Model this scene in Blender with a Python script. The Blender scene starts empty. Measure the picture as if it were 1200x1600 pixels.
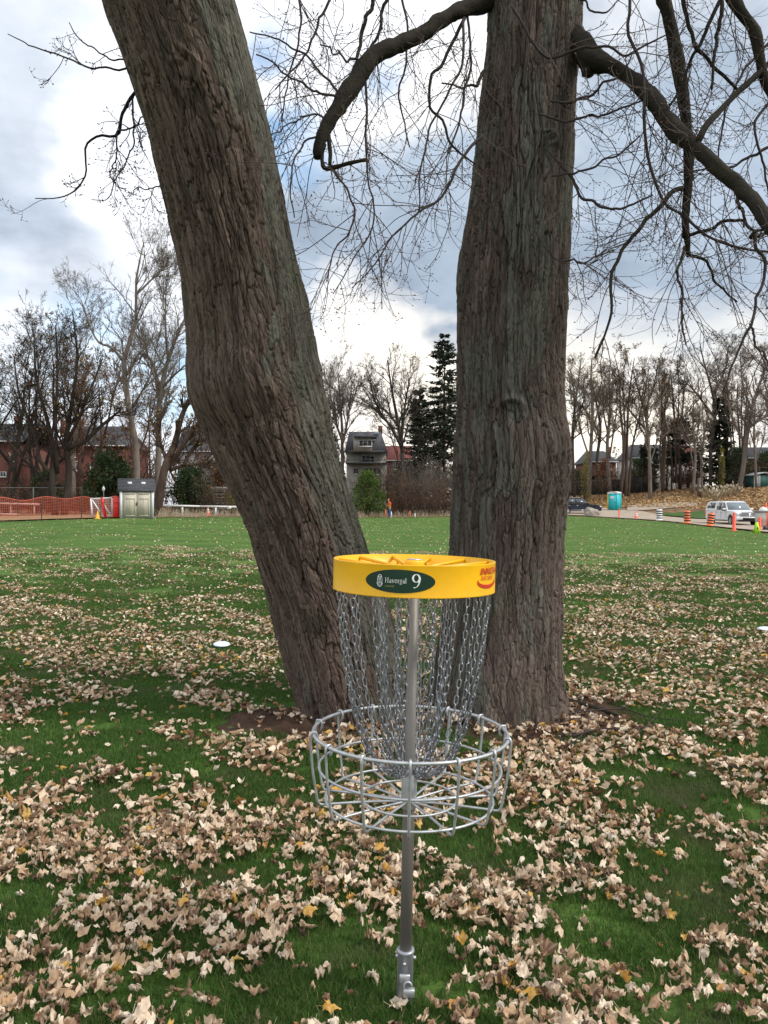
import bpy, bmesh, math, random
import numpy as np
from mathutils import Vector, Matrix
SC = bpy.context.scene
COL = SC.collection
F = 1200.0            # focal length in pixels of the 1200 x 1600 photograph
CAMZ = 1.63
PITCH = math.atan(8 / F)
# ---------------------------------------------------------------- camera
cd = bpy.data.cameras.new("camera"); cam = bpy.data.objects.new("camera", cd); COL.objects.link(cam)
cd.sensor_fit = 'VERTICAL'; cd.sensor_height = 36; cd.sensor_width = 27; cd.lens = 36 * F / 1600
cd.clip_start = .05; cd.clip_end = 5000
cam.location = (0, 0, CAMZ); cam.rotation_euler = (math.pi / 2 - PITCH, 0, 0)
SC.camera = cam
SC.view_settings.view_transform = 'Standard'; SC.view_settings.look = 'None'
SC.view_settings.exposure = 0.85; SC.view_settings.gamma = 1.0
SC.view_settings.use_curve_mapping = False
SC.cycles.use_denoising = True
SC.cycles.max_bounces = 6; SC.cycles.diffuse_bounces = 3; SC.cycles.transparent_max_bounces = 16
SC.cycles.sample_clamp_indirect = 4

def pdir(px, py):
    a = (px - 600) / F; b = -(py - 800) / F
    return np.array([a, math.cos(PITCH) + b * math.sin(PITCH), b * math.cos(PITCH) - math.sin(PITCH)])
def P(px, py, d):
    v = pdir(px, py); v = v * (d / v[1])
    return np.array([v[0], v[1], v[2] + CAMZ])

# ---------------------------------------------------------------- sky
SUN_EL, SUN_AZ = math.radians(46), math.radians(112)      # azimuth measured from +Y towards +X
world = bpy.data.worlds.new("World"); SC.world = world; world.use_nodes = True
nt = world.node_tree; nt.nodes.clear()
def N(t, **k):
    n = nt.nodes.new(t)
    for a, b in k.items(): setattr(n, a, b)
    return n
def L(a, b): nt.links.new(a, b)
def setin(sock, v):
    if isinstance(v, bpy.types.NodeSocket): L(v, sock)
    else: sock.default_value = v
def M2(op, a, b=None, c=None, clamp=False):
    n = N('ShaderNodeMath', operation=op); n.use_clamp = clamp
    setin(n.inputs[0], a)
    if b is not None: setin(n.inputs[1], b)
    if c is not None: setin(n.inputs[2], c)
    return n.outputs[0]
def VM(op, a, b=None):
    n = N('ShaderNodeVectorMath', operation=op); setin(n.inputs[0], a)
    if b is not None: setin(n.inputs[1], b)
    return n.outputs['Value'] if op == 'DOT_PRODUCT' else n.outputs[0]
def SSTEP(v, lo, hi, a=0.0, b=1.0):
    n = N('ShaderNodeMapRange', interpolation_type='SMOOTHSTEP'); n.clamp = True
    setin(n.inputs[0], v); n.inputs[1].default_value = lo; n.inputs[2].default_value = hi
    n.inputs[3].default_value = a; n.inputs[4].default_value = b
    return n.outputs[0]
def CMIX(f, a, b):
    n = N('ShaderNodeMix', data_type='RGBA'); setin(n.inputs[0], f)
    for i, v in ((6, a), (7, b)):
        if isinstance(v, bpy.types.NodeSocket): L(v, n.inputs[i])
        else: n.inputs[i].default_value = (*v, 1)
    return n.outputs[2]
tc = N('ShaderNodeTexCoord'); D0 = tc.outputs['Generated']
def NOISE(vec, scale, detail=5, rough=.55, col=False):
    n = N('ShaderNodeTexNoise'); L(vec, n.inputs['Vector']); n.inputs['Scale'].default_value = scale
    n.inputs['Detail'].default_value = detail; n.inputs['Roughness'].default_value = rough
    return n.outputs['Color'] if col else n.outputs['Fac']
flat = VM('MULTIPLY', D0, (1, 1, 1.9))
wn = VM('SUBTRACT', NOISE(flat, 3.2, 5, .55, True), (.5, .5, .5))
wn = VM('MULTIPLY', wn, (.30, .30, .22))
DW = VM('NORMALIZE', VM('ADD', D0, wn))
def blobs(lst, DW=DW):
    tot = None
    for px, py, ri, ro, s in lst:
        v = pdir(px, py); v = v / np.linalg.norm(v)
        d = VM('DOT_PRODUCT', DW, tuple(v))
        m = SSTEP(d, math.cos(math.radians(ro)), math.cos(math.radians(ri)), 0, s)
        tot = m if tot is None else M2('ADD', tot, m)
    return tot
dark = blobs([(640, 300, 1, 9, .8), (560, 390, 1, 9, .6), (700, 400, 1, 8, .5), (530, 530, 1, 5, .45),
              (960, 300, 4, 17, .42), (1080, 80, 4, 18, .30), (1020, 480, 2, 9, .22), (820, 100, 2, 10, .25),
              (-20, 190, 1, 9, .45), (20, 400, 1, 6, .32), (110, 410, 1, 5, .25), (60, 40, 1, 6, .2), (-300, 300, 6, 16, .35),
              (1500, 300, 8, 24, .4), (620, 480, 1, 6, -.9), (1000, 660, 3, 14, -.7), (480, 110, 1, 9, -.7), (660, 90, 1, 6, -.35),
              (190, 260, 1, 6, -.6), (330, 60, 1, 9, -.6), (40, 560, 2, 8, -.4), (620, 620, 2, 10, -.6)])
fb = NOISE(flat, 4.2, 8, .58)
dk2 = M2('ADD', dark, M2('MULTIPLY', M2('SUBTRACT', fb, .5), 1.25))
gen = SSTEP(NOISE(flat, 1.3, 3, .5), .52, .68, 0, .45)
dk2 = M2('ADD', dk2, gen, clamp=True)
blue = blobs([(462, 235, .6, 3.4, 1.3), (425, 75, .4, 2.2, 1.0), (585, 130, .4, 2.4, .8), (130, 540, .5, 5, .6), (275, 600, .5, 4, .6), (900, 620, .3, 2, .2), (225, 190, .3, 3, .35), (-500, 600, 4, 20, .7)], VM('NORMALIZE', VM('ADD', D0, VM('MULTIPLY', wn, (.22, .22, .3)))))
blue = M2('MULTIPLY', blue, SSTEP(fb, .38, .62, .35, 1.0), clamp=True)
sky = N('ShaderNodeTexSky', sky_type='NISHITA'); sky.sun_disc = False
sky.sun_elevation = SUN_EL; sky.sun_rotation = SUN_AZ; sky.altitude = 100; sky.air_density = 1.0; sky.dust_density = .6
SKYK = .10
def X(c): return tuple(v / SKYK for v in c)
sep = N('ShaderNodeSeparateXYZ'); L(D0, sep.inputs[0])
vsun = np.array([math.sin(.30), math.cos(.30), .10]); vsun /= np.linalg.norm(vsun)
warm = SSTEP(VM('DOT_PRODUCT', D0, tuple(vsun)), math.cos(math.radians(32)), 1.0, 0, 1)
white = CMIX(warm, X((.66, .68, .72)), X((.80, .74, .64)))
grey = CMIX(SSTEP(fb, .35, .7), X((.31, .37, .45)), X((.20, .245, .31)))
c = CMIX(dk2, white, grey)
skyc = VM('MULTIPLY', sky.outputs[0], (.62, 1.15, 1.3))
c = CMIX(M2('MULTIPLY', blue, .85), c, skyc)
# below the horizon: dull ground colour
c = CMIX(SSTEP(sep.outputs[2], -.06, -.01), X((.10, .11, .08)), c)
bg = N('ShaderNodeBackground'); L(c, bg.inputs[0]); bg.inputs[1].default_value = SKYK
wo = N('ShaderNodeOutputWorld'); L(bg.outputs[0], wo.inputs[0])
# ---------------------------------------------------------------- sun
sl = bpy.data.lights.new("sun", 'SUN'); sl.energy = 1.5; sl.angle = math.radians(10); sl.color = (1, .95, .86)
so = bpy.data.objects.new("sun", sl); COL.objects.link(so); so.location = (0, 0, 30)
sv = Vector((math.sin(SUN_AZ) * math.cos(SUN_EL), math.cos(SUN_AZ) * math.cos(SUN_EL), math.sin(SUN_EL)))
so.rotation_euler = sv.to_track_quat('Z', 'Y').to_euler()

# ---------------------------------------------------------------- numeric helpers
def hsh(*a):
    h = np.zeros(np.broadcast(*a).shape, np.uint64)
    for i, v in enumerate(a):
        h = h ^ (np.asarray(v).astype(np.int64).astype(np.uint64) + np.uint64(0x9E3779B97F4A7C15 * (i + 1) & 0xFFFFFFFFFFFFFFFF))
        h = h * np.uint64(0xBF58476D1CE4E5B9); h = h ^ (h >> np.uint64(29))
    h = h * np.uint64(0x94D049BB133111EB); h = h ^ (h >> np.uint64(32))
    return (h & np.uint64(0xFFFFFF)).astype(np.float64) / 0xFFFFFF
def vnoise(x, y, seed=0, wrapx=None):
    x = np.asarray(x, float); y = np.asarray(y, float)
    ix = np.floor(x).astype(np.int64); iy = np.floor(y).astype(np.int64)
    fx = x - ix; fy = y - iy; fx = fx * fx * (3 - 2 * fx); fy = fy * fy * (3 - 2 * fy)
    def h(a, b):
        if wrapx: a = a % wrapx
        return hsh(a, b, np.int64(seed))
    return (h(ix, iy) * (1 - fx) + h(ix + 1, iy) * fx) * (1 - fy) + (h(ix, iy + 1) * (1 - fx) + h(ix + 1, iy + 1) * fx) * fy
def fbm(x, y, seed=0, oct=4, wrapx=None):
    s = 0; a = 1; t = 0
    for i in range(oct):
        s = s + a * vnoise(x * 2 ** i, y * 2 ** i, seed + i * 17, wrapx * 2 ** i if wrapx else None); t += a; a *= .5
    return s / t
def sm(a, b, x):
    t = np.clip((x - a) / (b - a), 0, 1); return t * t * (3 - 2 * t)
def voro(x, y, seed, wrapx):
    """jittered-grid cells: distance to the border between the two nearest cells, and a random per cell"""
    ix = np.floor(x).astype(np.int64); iy = np.floor(y).astype(np.int64)
    f1 = np.full(x.shape, 9.); f2 = np.full(x.shape, 9.); rid = np.zeros(x.shape)
    dy1 = np.zeros(x.shape)
    for dx in (-1, 0, 1):
        for dy in (-1, 0, 1):
            cx = ix + dx; cy = iy + dy; wx = cx % wrapx
            jx = cx + .5 + .84 * (hsh(wx, cy, np.int64(seed)) - .5); jy = cy + .5 + .9 * (hsh(wx, cy, np.int64(seed + 5)) - .5)
            jy = jy + .5 * (wx % 2)
            d = np.sqrt((x - jx) ** 2 + (y - jy) ** 2)
            r = hsh(wx, cy, np.int64(seed + 9)); near = d < f1
            f2 = np.where(near, f1, np.minimum(f2, d)); rid = np.where(near, r, rid); dy1 = np.where(near, y - jy, dy1); f1 = np.where(near, d, f1)
    return f2 - f1, rid, dy1

# terrain table: column = sideways / depth, row = depth, value = ground height
TU = np.array([-.5, -.33, -.18, 0, .24, .33, .42, .5])
TY = np.array([0, 12, 25, 45, 60, 75, 90, 110, 150, 400, 3000.])
TZ = np.array([[0] * 8, [0] * 8,
    [.20, .25, .20, .12, .05, .03, 0, 0],
    [.75, .85, .60, .30, .12, .10, .05, .02],
    [.95, 1.0, .85, .45, .30, .28, .16, .10],
    [1.0, 1.05, .95, .57, .62, .50, .38, .30],
    [1.1, 1.1, 1.1, .80, 1.2, 1.3, 1.7, 2.4],
    [1.4, 1.4, 1.3, 1.2, 3.0, 3.4, 4.4, 5.2],
    [1.8, 1.8, 1.6, 1.8, 4.0, 4.6, 5.6, 6.2],
    [2, 2, 2, 2, 4, 4, 5, 6], [2, 2, 2, 2, 4, 4, 5, 6.]])
def H(x, y):
    x = np.asarray(x, float); y = np.asarray(y, float)
    u = np.clip(x / np.maximum(y, 5), -.4999, .4999); yy = np.clip(y, 0, 2999)
    i = np.clip(np.searchsorted(TU, u, 'right') - 1, 0, len(TU) - 2); j = np.clip(np.searchsorted(TY, yy, 'right') - 1, 0, len(TY) - 2)
    fu = (u - TU[i]) / (TU[i + 1] - TU[i]); fv = (yy - TY[j]) / (TY[j + 1] - TY[j])
    z = (TZ[j, i] * (1 - fu) + TZ[j, i + 1] * fu) * (1 - fv) + (TZ[j + 1, i] * (1 - fu) + TZ[j + 1, i + 1] * fu) * fv
    near = np.exp(-((x - .3) ** 2 + (y - 6) ** 2) / 9.)
    return z + (fbm(x * .5 + 40, y * .5 + 40, 3, 3) - .5) * .05 * np.clip(y / 3, 0, 1) * np.clip(1 - y / 40, 0, 1) + .03 * near
def Hs(x, y): return float(H(np.array([x]), np.array([y]))[0])
def G(px, d):            # ground point seen in pixel column px at depth d
    x = (px - 600) / F * d
    return np.array([x, d, Hs(x, d)])

class MB:
    def __init__(s): s.v = []; s.q = []; s.t = []; s.n = 0; s.at = []; s.uv = []
    def add(s, v, q=None, t=None, a=None, uv=None):
        v = np.asarray(v, float).reshape(-1, 3)
        if q is not None and len(q): s.q.append(np.asarray(q, np.int64).reshape(-1, 4) + s.n)
        if t is not None and len(t): s.t.append(np.asarray(t, np.int64).reshape(-1, 3) + s.n)
        s.v.append(v); s.n += len(v)
        s.at.append(np.broadcast_to(np.asarray(0. if a is None else a, float), (len(v),)))
        s.uv.append(np.zeros(len(v)) if uv is None else np.broadcast_to(np.asarray(uv, float), (len(v),)))
        return s
    def mesh(s, name, origin=None):
        v = np.concatenate(s.v); 
        if origin is not None: v = v - np.asarray(origin, float)
        q = np.concatenate(s.q) if s.q else np.zeros((0, 4), np.int64); t = np.concatenate(s.t) if s.t else np.zeros((0, 3), np.int64)
        me = bpy.data.meshes.new(name)
        me.vertices.add(len(v)); me.vertices.foreach_set('co', v.astype(np.float32).ravel())
        me.loops.add(q.size + t.size); me.loops.foreach_set('vertex_index', np.concatenate([q.ravel(), t.ravel()]).astype(np.int32))
        me.polygons.add(len(q) + len(t))
        st = np.concatenate([np.arange(len(q)) * 4, q.size + np.arange(len(t)) * 3]).astype(np.int32)
        me.polygons.foreach_set('loop_start', st)
        me.update(calc_edges=True)
        a = me.attributes.new('tint', 'FLOAT', 'POINT'); a.data.foreach_set('value', np.concatenate(s.at).astype(np.float32))
        a = me.attributes.new('aux', 'FLOAT', 'POINT'); a.data.foreach_set('value', np.concatenate(s.uv).astype(np.float32))
        return me
    def build(s, name, mat, parent=None, smooth=True, origin=None):
        me = s.mesh(name, origin)
        if mat is not None: me.materials.append(mat)
        if smooth: me.polygons.foreach_set('use_smooth', np.ones(len(me.polygons), bool))
        o = bpy.data.objects.new(name, me); COL.objects.link(o)
        if parent is not None: o.parent = parent
        return o
def tag(o, label=None, cat=None, group=None, kind=None):
    if label: o['label'] = label
    if cat: o['category'] = cat
    if group: o['group'] = group
    if kind: o['kind'] = kind
    return o
def thing(name, loc, label, cat, rz=0., group=None):
    o = bpy.data.objects.new(name, None); COL.objects.link(o); o.empty_display_size = .2
    o.location = tuple(float(v) for v in loc); o.rotation_euler = (0, 0, rz)
    return tag(o, label, cat, group)
def copy_tree(o, parent=None):
    c = o.copy(); COL.objects.link(c); c.parent = parent
    for ch in list(o.children): copy_tree(ch, c)
    return c

def nrm(v): return v / np.maximum(np.linalg.norm(v, axis=-1, keepdims=True), 1e-9)
def tubes(mb, Pt, R, sides=5, a=0., cap=True, uv=None):
    """Pt (B,n,3) paths, R (B,n) radii, batched"""
    Pt = np.asarray(Pt, float); R = np.asarray(R, float)
    if Pt.ndim == 2: Pt = Pt[None]; R = R[None]
    B, n, _ = Pt.shape
    T = np.empty_like(Pt); T[:, 1:-1] = Pt[:, 2:] - Pt[:, :-2]; T[:, 0] = Pt[:, 1] - Pt[:, 0]; T[:, -1] = Pt[:, -1] - Pt[:, -2]
    T = nrm(T); av = nrm(Pt[:, -1] - Pt[:, 0])
    ref = np.eye(3)[np.argmin(np.abs(av), axis=1)]
    U = np.empty_like(Pt)
    u = nrm(np.cross(T[:, 0], ref))
    for i in range(n):
        u = u - T[:, i] * np.sum(u * T[:, i], -1, keepdims=True); u = nrm(u); U[:, i] = u
    V = np.cross(T, U)
    ang = np.arange(sides) * 2 * math.pi / sides
    ring = Pt[:, :, None] + R[:, :, None, None] * (np.cos(ang)[None, None, :, None] * U[:, :, None] + np.sin(ang)[None, None, :, None] * V[:, :, None])
    base = (np.arange(B) * n * sides)[:, None, None]; k = np.arange(n - 1)[None, :, None]; j = np.arange(sides)[None, None, :]; j2 = (j + 1) % sides
    q = np.stack([base + k * sides + j, base + k * sides + j2, base + (k + 1) * sides + j2, base + (k + 1) * sides + j], -1).reshape(-1, 4)
    t = []
    if cap:
        for e, off in ((0, 0), (1, (n - 1) * sides)):
            for m in range(1, sides - 1):
                tri = np.stack([np.arange(B) * n * sides + off, np.arange(B) * n * sides + off + (m + 1 if e == 0 else m), np.arange(B) * n * sides + off + (m if e == 0 else m + 1)], -1)
                t.append(tri)
        t = np.concatenate(t)
    a = np.asarray(a, float)
    if a.ndim == 1: a = np.repeat(a, n * sides)
    mb.add(ring, q, t, a, uv)
def tube(mb, pts, r, sides=8, closed=False, cap=True, a=0.):
    pts = np.asarray(pts, float)
    r = np.broadcast_to(np.asarray(r, float), (len(pts),)).copy()
    if not closed: tubes(mb, pts, r, sides, a, cap); return
    n = len(pts); T = nrm(np.roll(pts, -1, 0) - np.roll(pts, 1, 0))
    c = pts.mean(0); nn = nrm(np.cross(pts[0] - c, pts[n // 4] - c)); U = nrm(np.cross(T, nn)); V = np.broadcast_to(nn, U.shape)
    ang = np.arange(sides) * 2 * math.pi / sides
    ring = pts[:, None] + r[:, None, None] * (np.cos(ang)[None, :, None] * U[:, None] + np.sin(ang)[None, :, None] * V[:, None])
    k = np.arange(n)[:, None]; k2 = (k + 1) % n; j = np.arange(sides)[None]; j2 = (j + 1) % sides
    mb.add(ring, np.stack([k * sides + j, k2 * sides + j, k2 * sides + j2, k * sides + j2], -1).reshape(-1, 4), None, a)
def ringpts(r, z, n=72, cx=0, cy=0):
    a = np.arange(n) * 2 * math.pi / n
    return np.stack([cx + r * np.cos(a), cy + r * np.sin(a), np.full(n, z)], -1)
def lathe(mb, prof, n=32, c=(0, 0, 0), a=0.):
    prof = np.asarray(prof, float); m = len(prof); an = np.arange(n) * 2 * math.pi / n
    v = np.stack([np.cos(an)[None] * prof[:, :1] + c[0], np.sin(an)[None] * prof[:, :1] + c[1], np.broadcast_to(prof[:, 1:2] + c[2], (m, n))], -1)
    k = np.arange(m - 1)[:, None]; j = np.arange(n)[None]; j2 = (j + 1) % n
    mb.add(v, np.stack([k * n + j, k * n + j2, (k + 1) * n + j2, (k + 1) * n + j], -1).reshape(-1, 4), None, a)
BOXQ = np.array([[0, 3, 2, 1], [4, 5, 6, 7], [0, 1, 5, 4], [1, 2, 6, 5], [2, 3, 7, 6], [3, 0, 4, 7]])
def box(mb, c, s, rz=0., a=0., taper=1., M=None):
    x, y, z = np.array(s) / 2
    v = np.array([[-x, -y, -z], [x, -y, -z], [x, y, -z], [-x, y, -z], [-x * taper, -y * taper, z], [x * taper, -y * taper, z], [x * taper, y * taper, z], [-x * taper, y * taper, z]])
    if M is not None: v = v @ np.asarray(M).T
    if rz: v = v @ np.array([[math.cos(rz), math.sin(rz), 0], [-math.sin(rz), math.cos(rz), 0], [0, 0, 1]])
    mb.add(v + np.asarray(c, float), BOXQ, None, a)
def beam(mb, p, q, w, h=None, a=0.):
    """square bar from p to q"""
    p = np.asarray(p, float); q = np.asarray(q, float); d = nrm(q - p); up = np.array([0, 0, 1.]) if abs(d[2]) < .9 else np.array([0, 1., 0])
    s = nrm(np.cross(d, up)); u = np.cross(s, d); h = h or w
    v = [e + s * i * w / 2 + u * j * h / 2 for e in (p, q) for i, j in ((-1, -1), (1, -1), (1, 1), (-1, 1))]
    mb.add(v, BOXQ, None, a)
def crom(pts, n):
    """Catmull-Rom resample of rows (any width) to n rows, even in parameter length of the first three columns"""
    p = np.asarray(pts, float); p = np.vstack([2 * p[0] - p[1], p, 2 * p[-1] - p[-2]]); out = []
    for i in range(1, len(p) - 2):
        for t in np.linspace(0, 1, 24, endpoint=False):
            a, b, c_, d = p[i - 1], p[i], p[i + 1], p[i + 2]
            out.append(.5 * ((2 * b) + (c_ - a) * t + (2 * a - 5 * b + 4 * c_ - d) * t * t + (3 * b - a - 3 * c_ + d) * t ** 3))
    out.append(p[-2]); out = np.array(out)
    s = np.concatenate([[0], np.cumsum(np.linalg.norm(np.diff(out[:, :3], axis=0), axis=1))])
    ss = np.linspace(0, s[-1], n)
    return np.stack([np.interp(ss, s, out[:, k]) for k in range(out.shape[1])], -1)

# ---------------------------------------------------------------- materials
def mat(name, c1, c2=None, scale=5., rough=.7, bump=0., bscale=None, metal=0., stretch=(1, 1, 1), lo=.35, hi=.65, tintc=None, spec=.5, coord='Object', trans=0., detail=6, emis=None, bdist=.01, auxc=None):
    """two-tone noise material; tintc = colour reached where the vertex attribute tint is 1"""
    m = bpy.data.materials.new(name); m.use_nodes = True; t = m.node_tree; t.nodes.clear()
    def n(k, **kw):
        x = t.nodes.new(k)
        for a, b in kw.items(): setattr(x, a, b)
        return x
    l = t.links.new
    out = n('ShaderNodeOutputMaterial'); b = n('ShaderNodeBsdfPrincipled')
    b.inputs['Roughness'].default_value = rough; b.inputs['Metallic'].default_value = metal; b.inputs['Specular IOR Level'].default_value = spec
    c2 = c2 or tuple(v * .8 for v in c1)
    co = n('ShaderNodeTexCoord').outputs[coord] if coord != 'World' else n('ShaderNodeNewGeometry').outputs['Position']
    mp = n('ShaderNodeMapping'); l(co, mp.inputs[0]); mp.inputs['Scale'].default_value = stretch
    no = n('ShaderNodeTexNoise'); l(mp.outputs[0], no.inputs['Vector']); no.inputs['Scale'].default_value = scale; no.inputs['Detail'].default_value = detail
    mr = n('ShaderNodeMapRange'); l(no.outputs[0], mr.inputs[0]); mr.inputs[1].default_value = lo; mr.inputs[2].default_value = hi
    mx = n('ShaderNodeMix', data_type='RGBA'); l(mr.outputs[0], mx.inputs[0]); mx.inputs[6].default_value = (*c1, 1); mx.inputs[7].default_value = (*c2, 1)
    col = mx.outputs[2]
    for cc, nm in ((tintc, 'tint'), (auxc, 'aux')):
        if cc:
            at = n('ShaderNodeAttribute', attribute_name=nm); m2 = n('ShaderNodeMix', data_type='RGBA'); l(at.outputs['Fac'], m2.inputs[0]); l(col, m2.inputs[6]); m2.inputs[7].default_value = (*cc, 1); col = m2.outputs[2]
    l(col, b.inputs['Base Color'])
    if bump:
        n2 = n('ShaderNodeTexNoise'); l(mp.outputs[0], n2.inputs['Vector']); n2.inputs['Scale'].default_value = bscale or scale * 4; n2.inputs['Detail'].default_value = 5
        bu = n('ShaderNodeBump'); l(n2.outputs[0], bu.inputs['Height']); bu.inputs['Strength'].default_value = bump; bu.inputs['Distance'].default_value = bdist
        l(bu.outputs[0], b.inputs['Normal'])
    if emis: b.inputs['Emission Color'].default_value = (*emis, 1); b.inputs['Emission Strength'].default_value = 1
    sh = b.outputs[0]
    if trans:
        tr = n('ShaderNodeBsdfTranslucent'); l(col, tr.inputs[0]); ms = n('ShaderNodeMixShader'); ms.inputs[0].default_value = trans
        l(sh, ms.inputs[1]); l(tr.outputs[0], ms.inputs[2]); sh = ms.outputs[0]
    l(sh, out.inputs[0])
    return m
# ================================================================ GROUND
rs = np.random.RandomState(7)
EPX = np.array([-400, 0, 65, 185, 385, 480, 600, 710, 885, 945, 1030, 1110, 1200, 1400.])
EDP = np.array([40, 45, 47, 50, 60, 70, 76, 77, 78, 75, 68, 57, 46, 36.])
def edge(px): return np.interp(px, EPX, EDP)
def grid_sheet(name, mat_, X_, Y_, off, label=None, kind='structure', parent=None, noise=0.):
    n, m = X_.shape
    Z = H(X_, Y_) + off
    if noise: Z = Z + (fbm(X_ * 3, Y_ * 3, 11, 4) - .5) * noise
    i = np.arange(n - 1)[:, None]; j = np.arange(m - 1)[None]
    q = np.stack([i * m + j, i * m + j + 1, (i + 1) * m + j + 1, (i + 1) * m + j], -1).reshape(-1, 4)
    b = MB(); b.add(np.stack([X_, Y_, Z], -1), q[:, ::-1] if False else q)
    o = b.build(name, mat_, parent)
    return tag(o, label, kind=kind)
# base sheet: polar, fine in front of the camera
ang = np.radians(np.concatenate([np.linspace(-180, -42, 30)[:-1], np.linspace(-42, 42, 190), np.linspace(42, 180, 30)[1:]]))
rad = np.concatenate([[.05], np.geomspace(.5, 14, 150), np.geomspace(14, 170, 130)[1:], np.geomspace(170, 3000, 20)[1:]])
A_, R_ = np.meshgrid(ang, rad)
lawn_m = mat('mown_lawn', (.052, .108, .018), (.088, .160, .030), scale=.55, rough=.9, bump=.9, bscale=35, coord='World', stretch=(.5, 1.6, 1), bdist=.03, spec=.15)
lawn = grid_sheet('lawn', lawn_m, R_ * np.sin(A_), R_ * np.cos(A_), 0, 'mown green field covered with fallen leaves')
# woodland floor beyond the mown edge
px_ = np.linspace(-1100, 2300, 260); t_ = np.linspace(0, 1, 70) ** 1.4
PX, TT = np.meshgrid(px_, t_); D0_ = edge(PX) + (fbm(PX * .05, TT * 0, 5, 3) - .5) * 1.2; DD = D0_ + (190 - D0_) * TT
litter_m = mat('leaf_litter', (.30, .19, .105), (.13, .085, .05), scale=1.1, rough=.95, bump=1, bscale=7, coord='World', stretch=(1, 1, 1), bdist=.25, lo=.38, hi=.62, detail=9, spec=.1)
grid_sheet('woodland_ground', litter_m, (PX - 600) / F * DD, DD, .03, 'brown leaf covered ground beyond the lawn', noise=.05)
# gravel road on the right
def strip(name, m_, px0, px1, near, far, off, label):
    p = np.linspace(px0, px1, 120); t = np.linspace(0, 1, 24); PP, T_ = np.meshgrid(p, t)
    a = near(PP); b = far(PP); D = a + (b - a) * T_ + (fbm(PP * .08, T_ * 0 + off, 9, 3) - .5) * .6 * np.where(T_ > 0, 1, 1)
    return grid_sheet(name, m_, (PP - 600) / F * D, D, off, label)
gravel_m = mat('gravel', (.42, .35, .28), (.30, .25, .20), scale=1.2, rough=.95, bump=.6, bscale=20, coord='World', bdist=.03, spec=.1)
strip('gravel_road', gravel_m, 700, 1500, lambda p: edge(p) + .4, lambda p: np.interp(p, [700, 850, 945, 1000, 1040, 1110, 1200, 1500], [80, 96, 92, 86, 77, 73, 66, 55.]), .09, 'pale gravel road along the lawn edge')
strip('dirt_track', gravel_m, 980, 1090, lambda p: np.interp(p, [980, 1090], [86., 90.]), lambda p: np.interp(p, [980, 1040, 1090], [94, 95, 93.]), .12, 'pale dirt track turning off the gravel road')
verge_m = mat('verge', (.045, .10, .03), (.08, .12, .04), scale=1.5, rough=.95, bump=.8, bscale=12, coord='World', bdist=.1, spec=.1)
strip('grass_verge', verge_m, 1030, 1500, lambda p: np.interp(p, [1030, 1110, 1200, 1500], [78.5, 74, 67, 55.5]), lambda p: np.interp(p, [1030, 1110, 1200, 1500], [81, 83, 78, 65.]), .13, 'strip of green grass beyond the gravel road')
# orange-brown dirt in front of the safety fence on the left
strip('bare_dirt', mat('dirt', (.34, .20, .11), (.24, .14, .08), scale=1.5, rough=.95, bump=.7, bscale=9, coord='World', bdist=.08, spec=.1), -400, 186, lambda p: edge(p) - .1, lambda p: edge(p) + 9, .08, 'bare orange-brown dirt beside the lawn')

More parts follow.
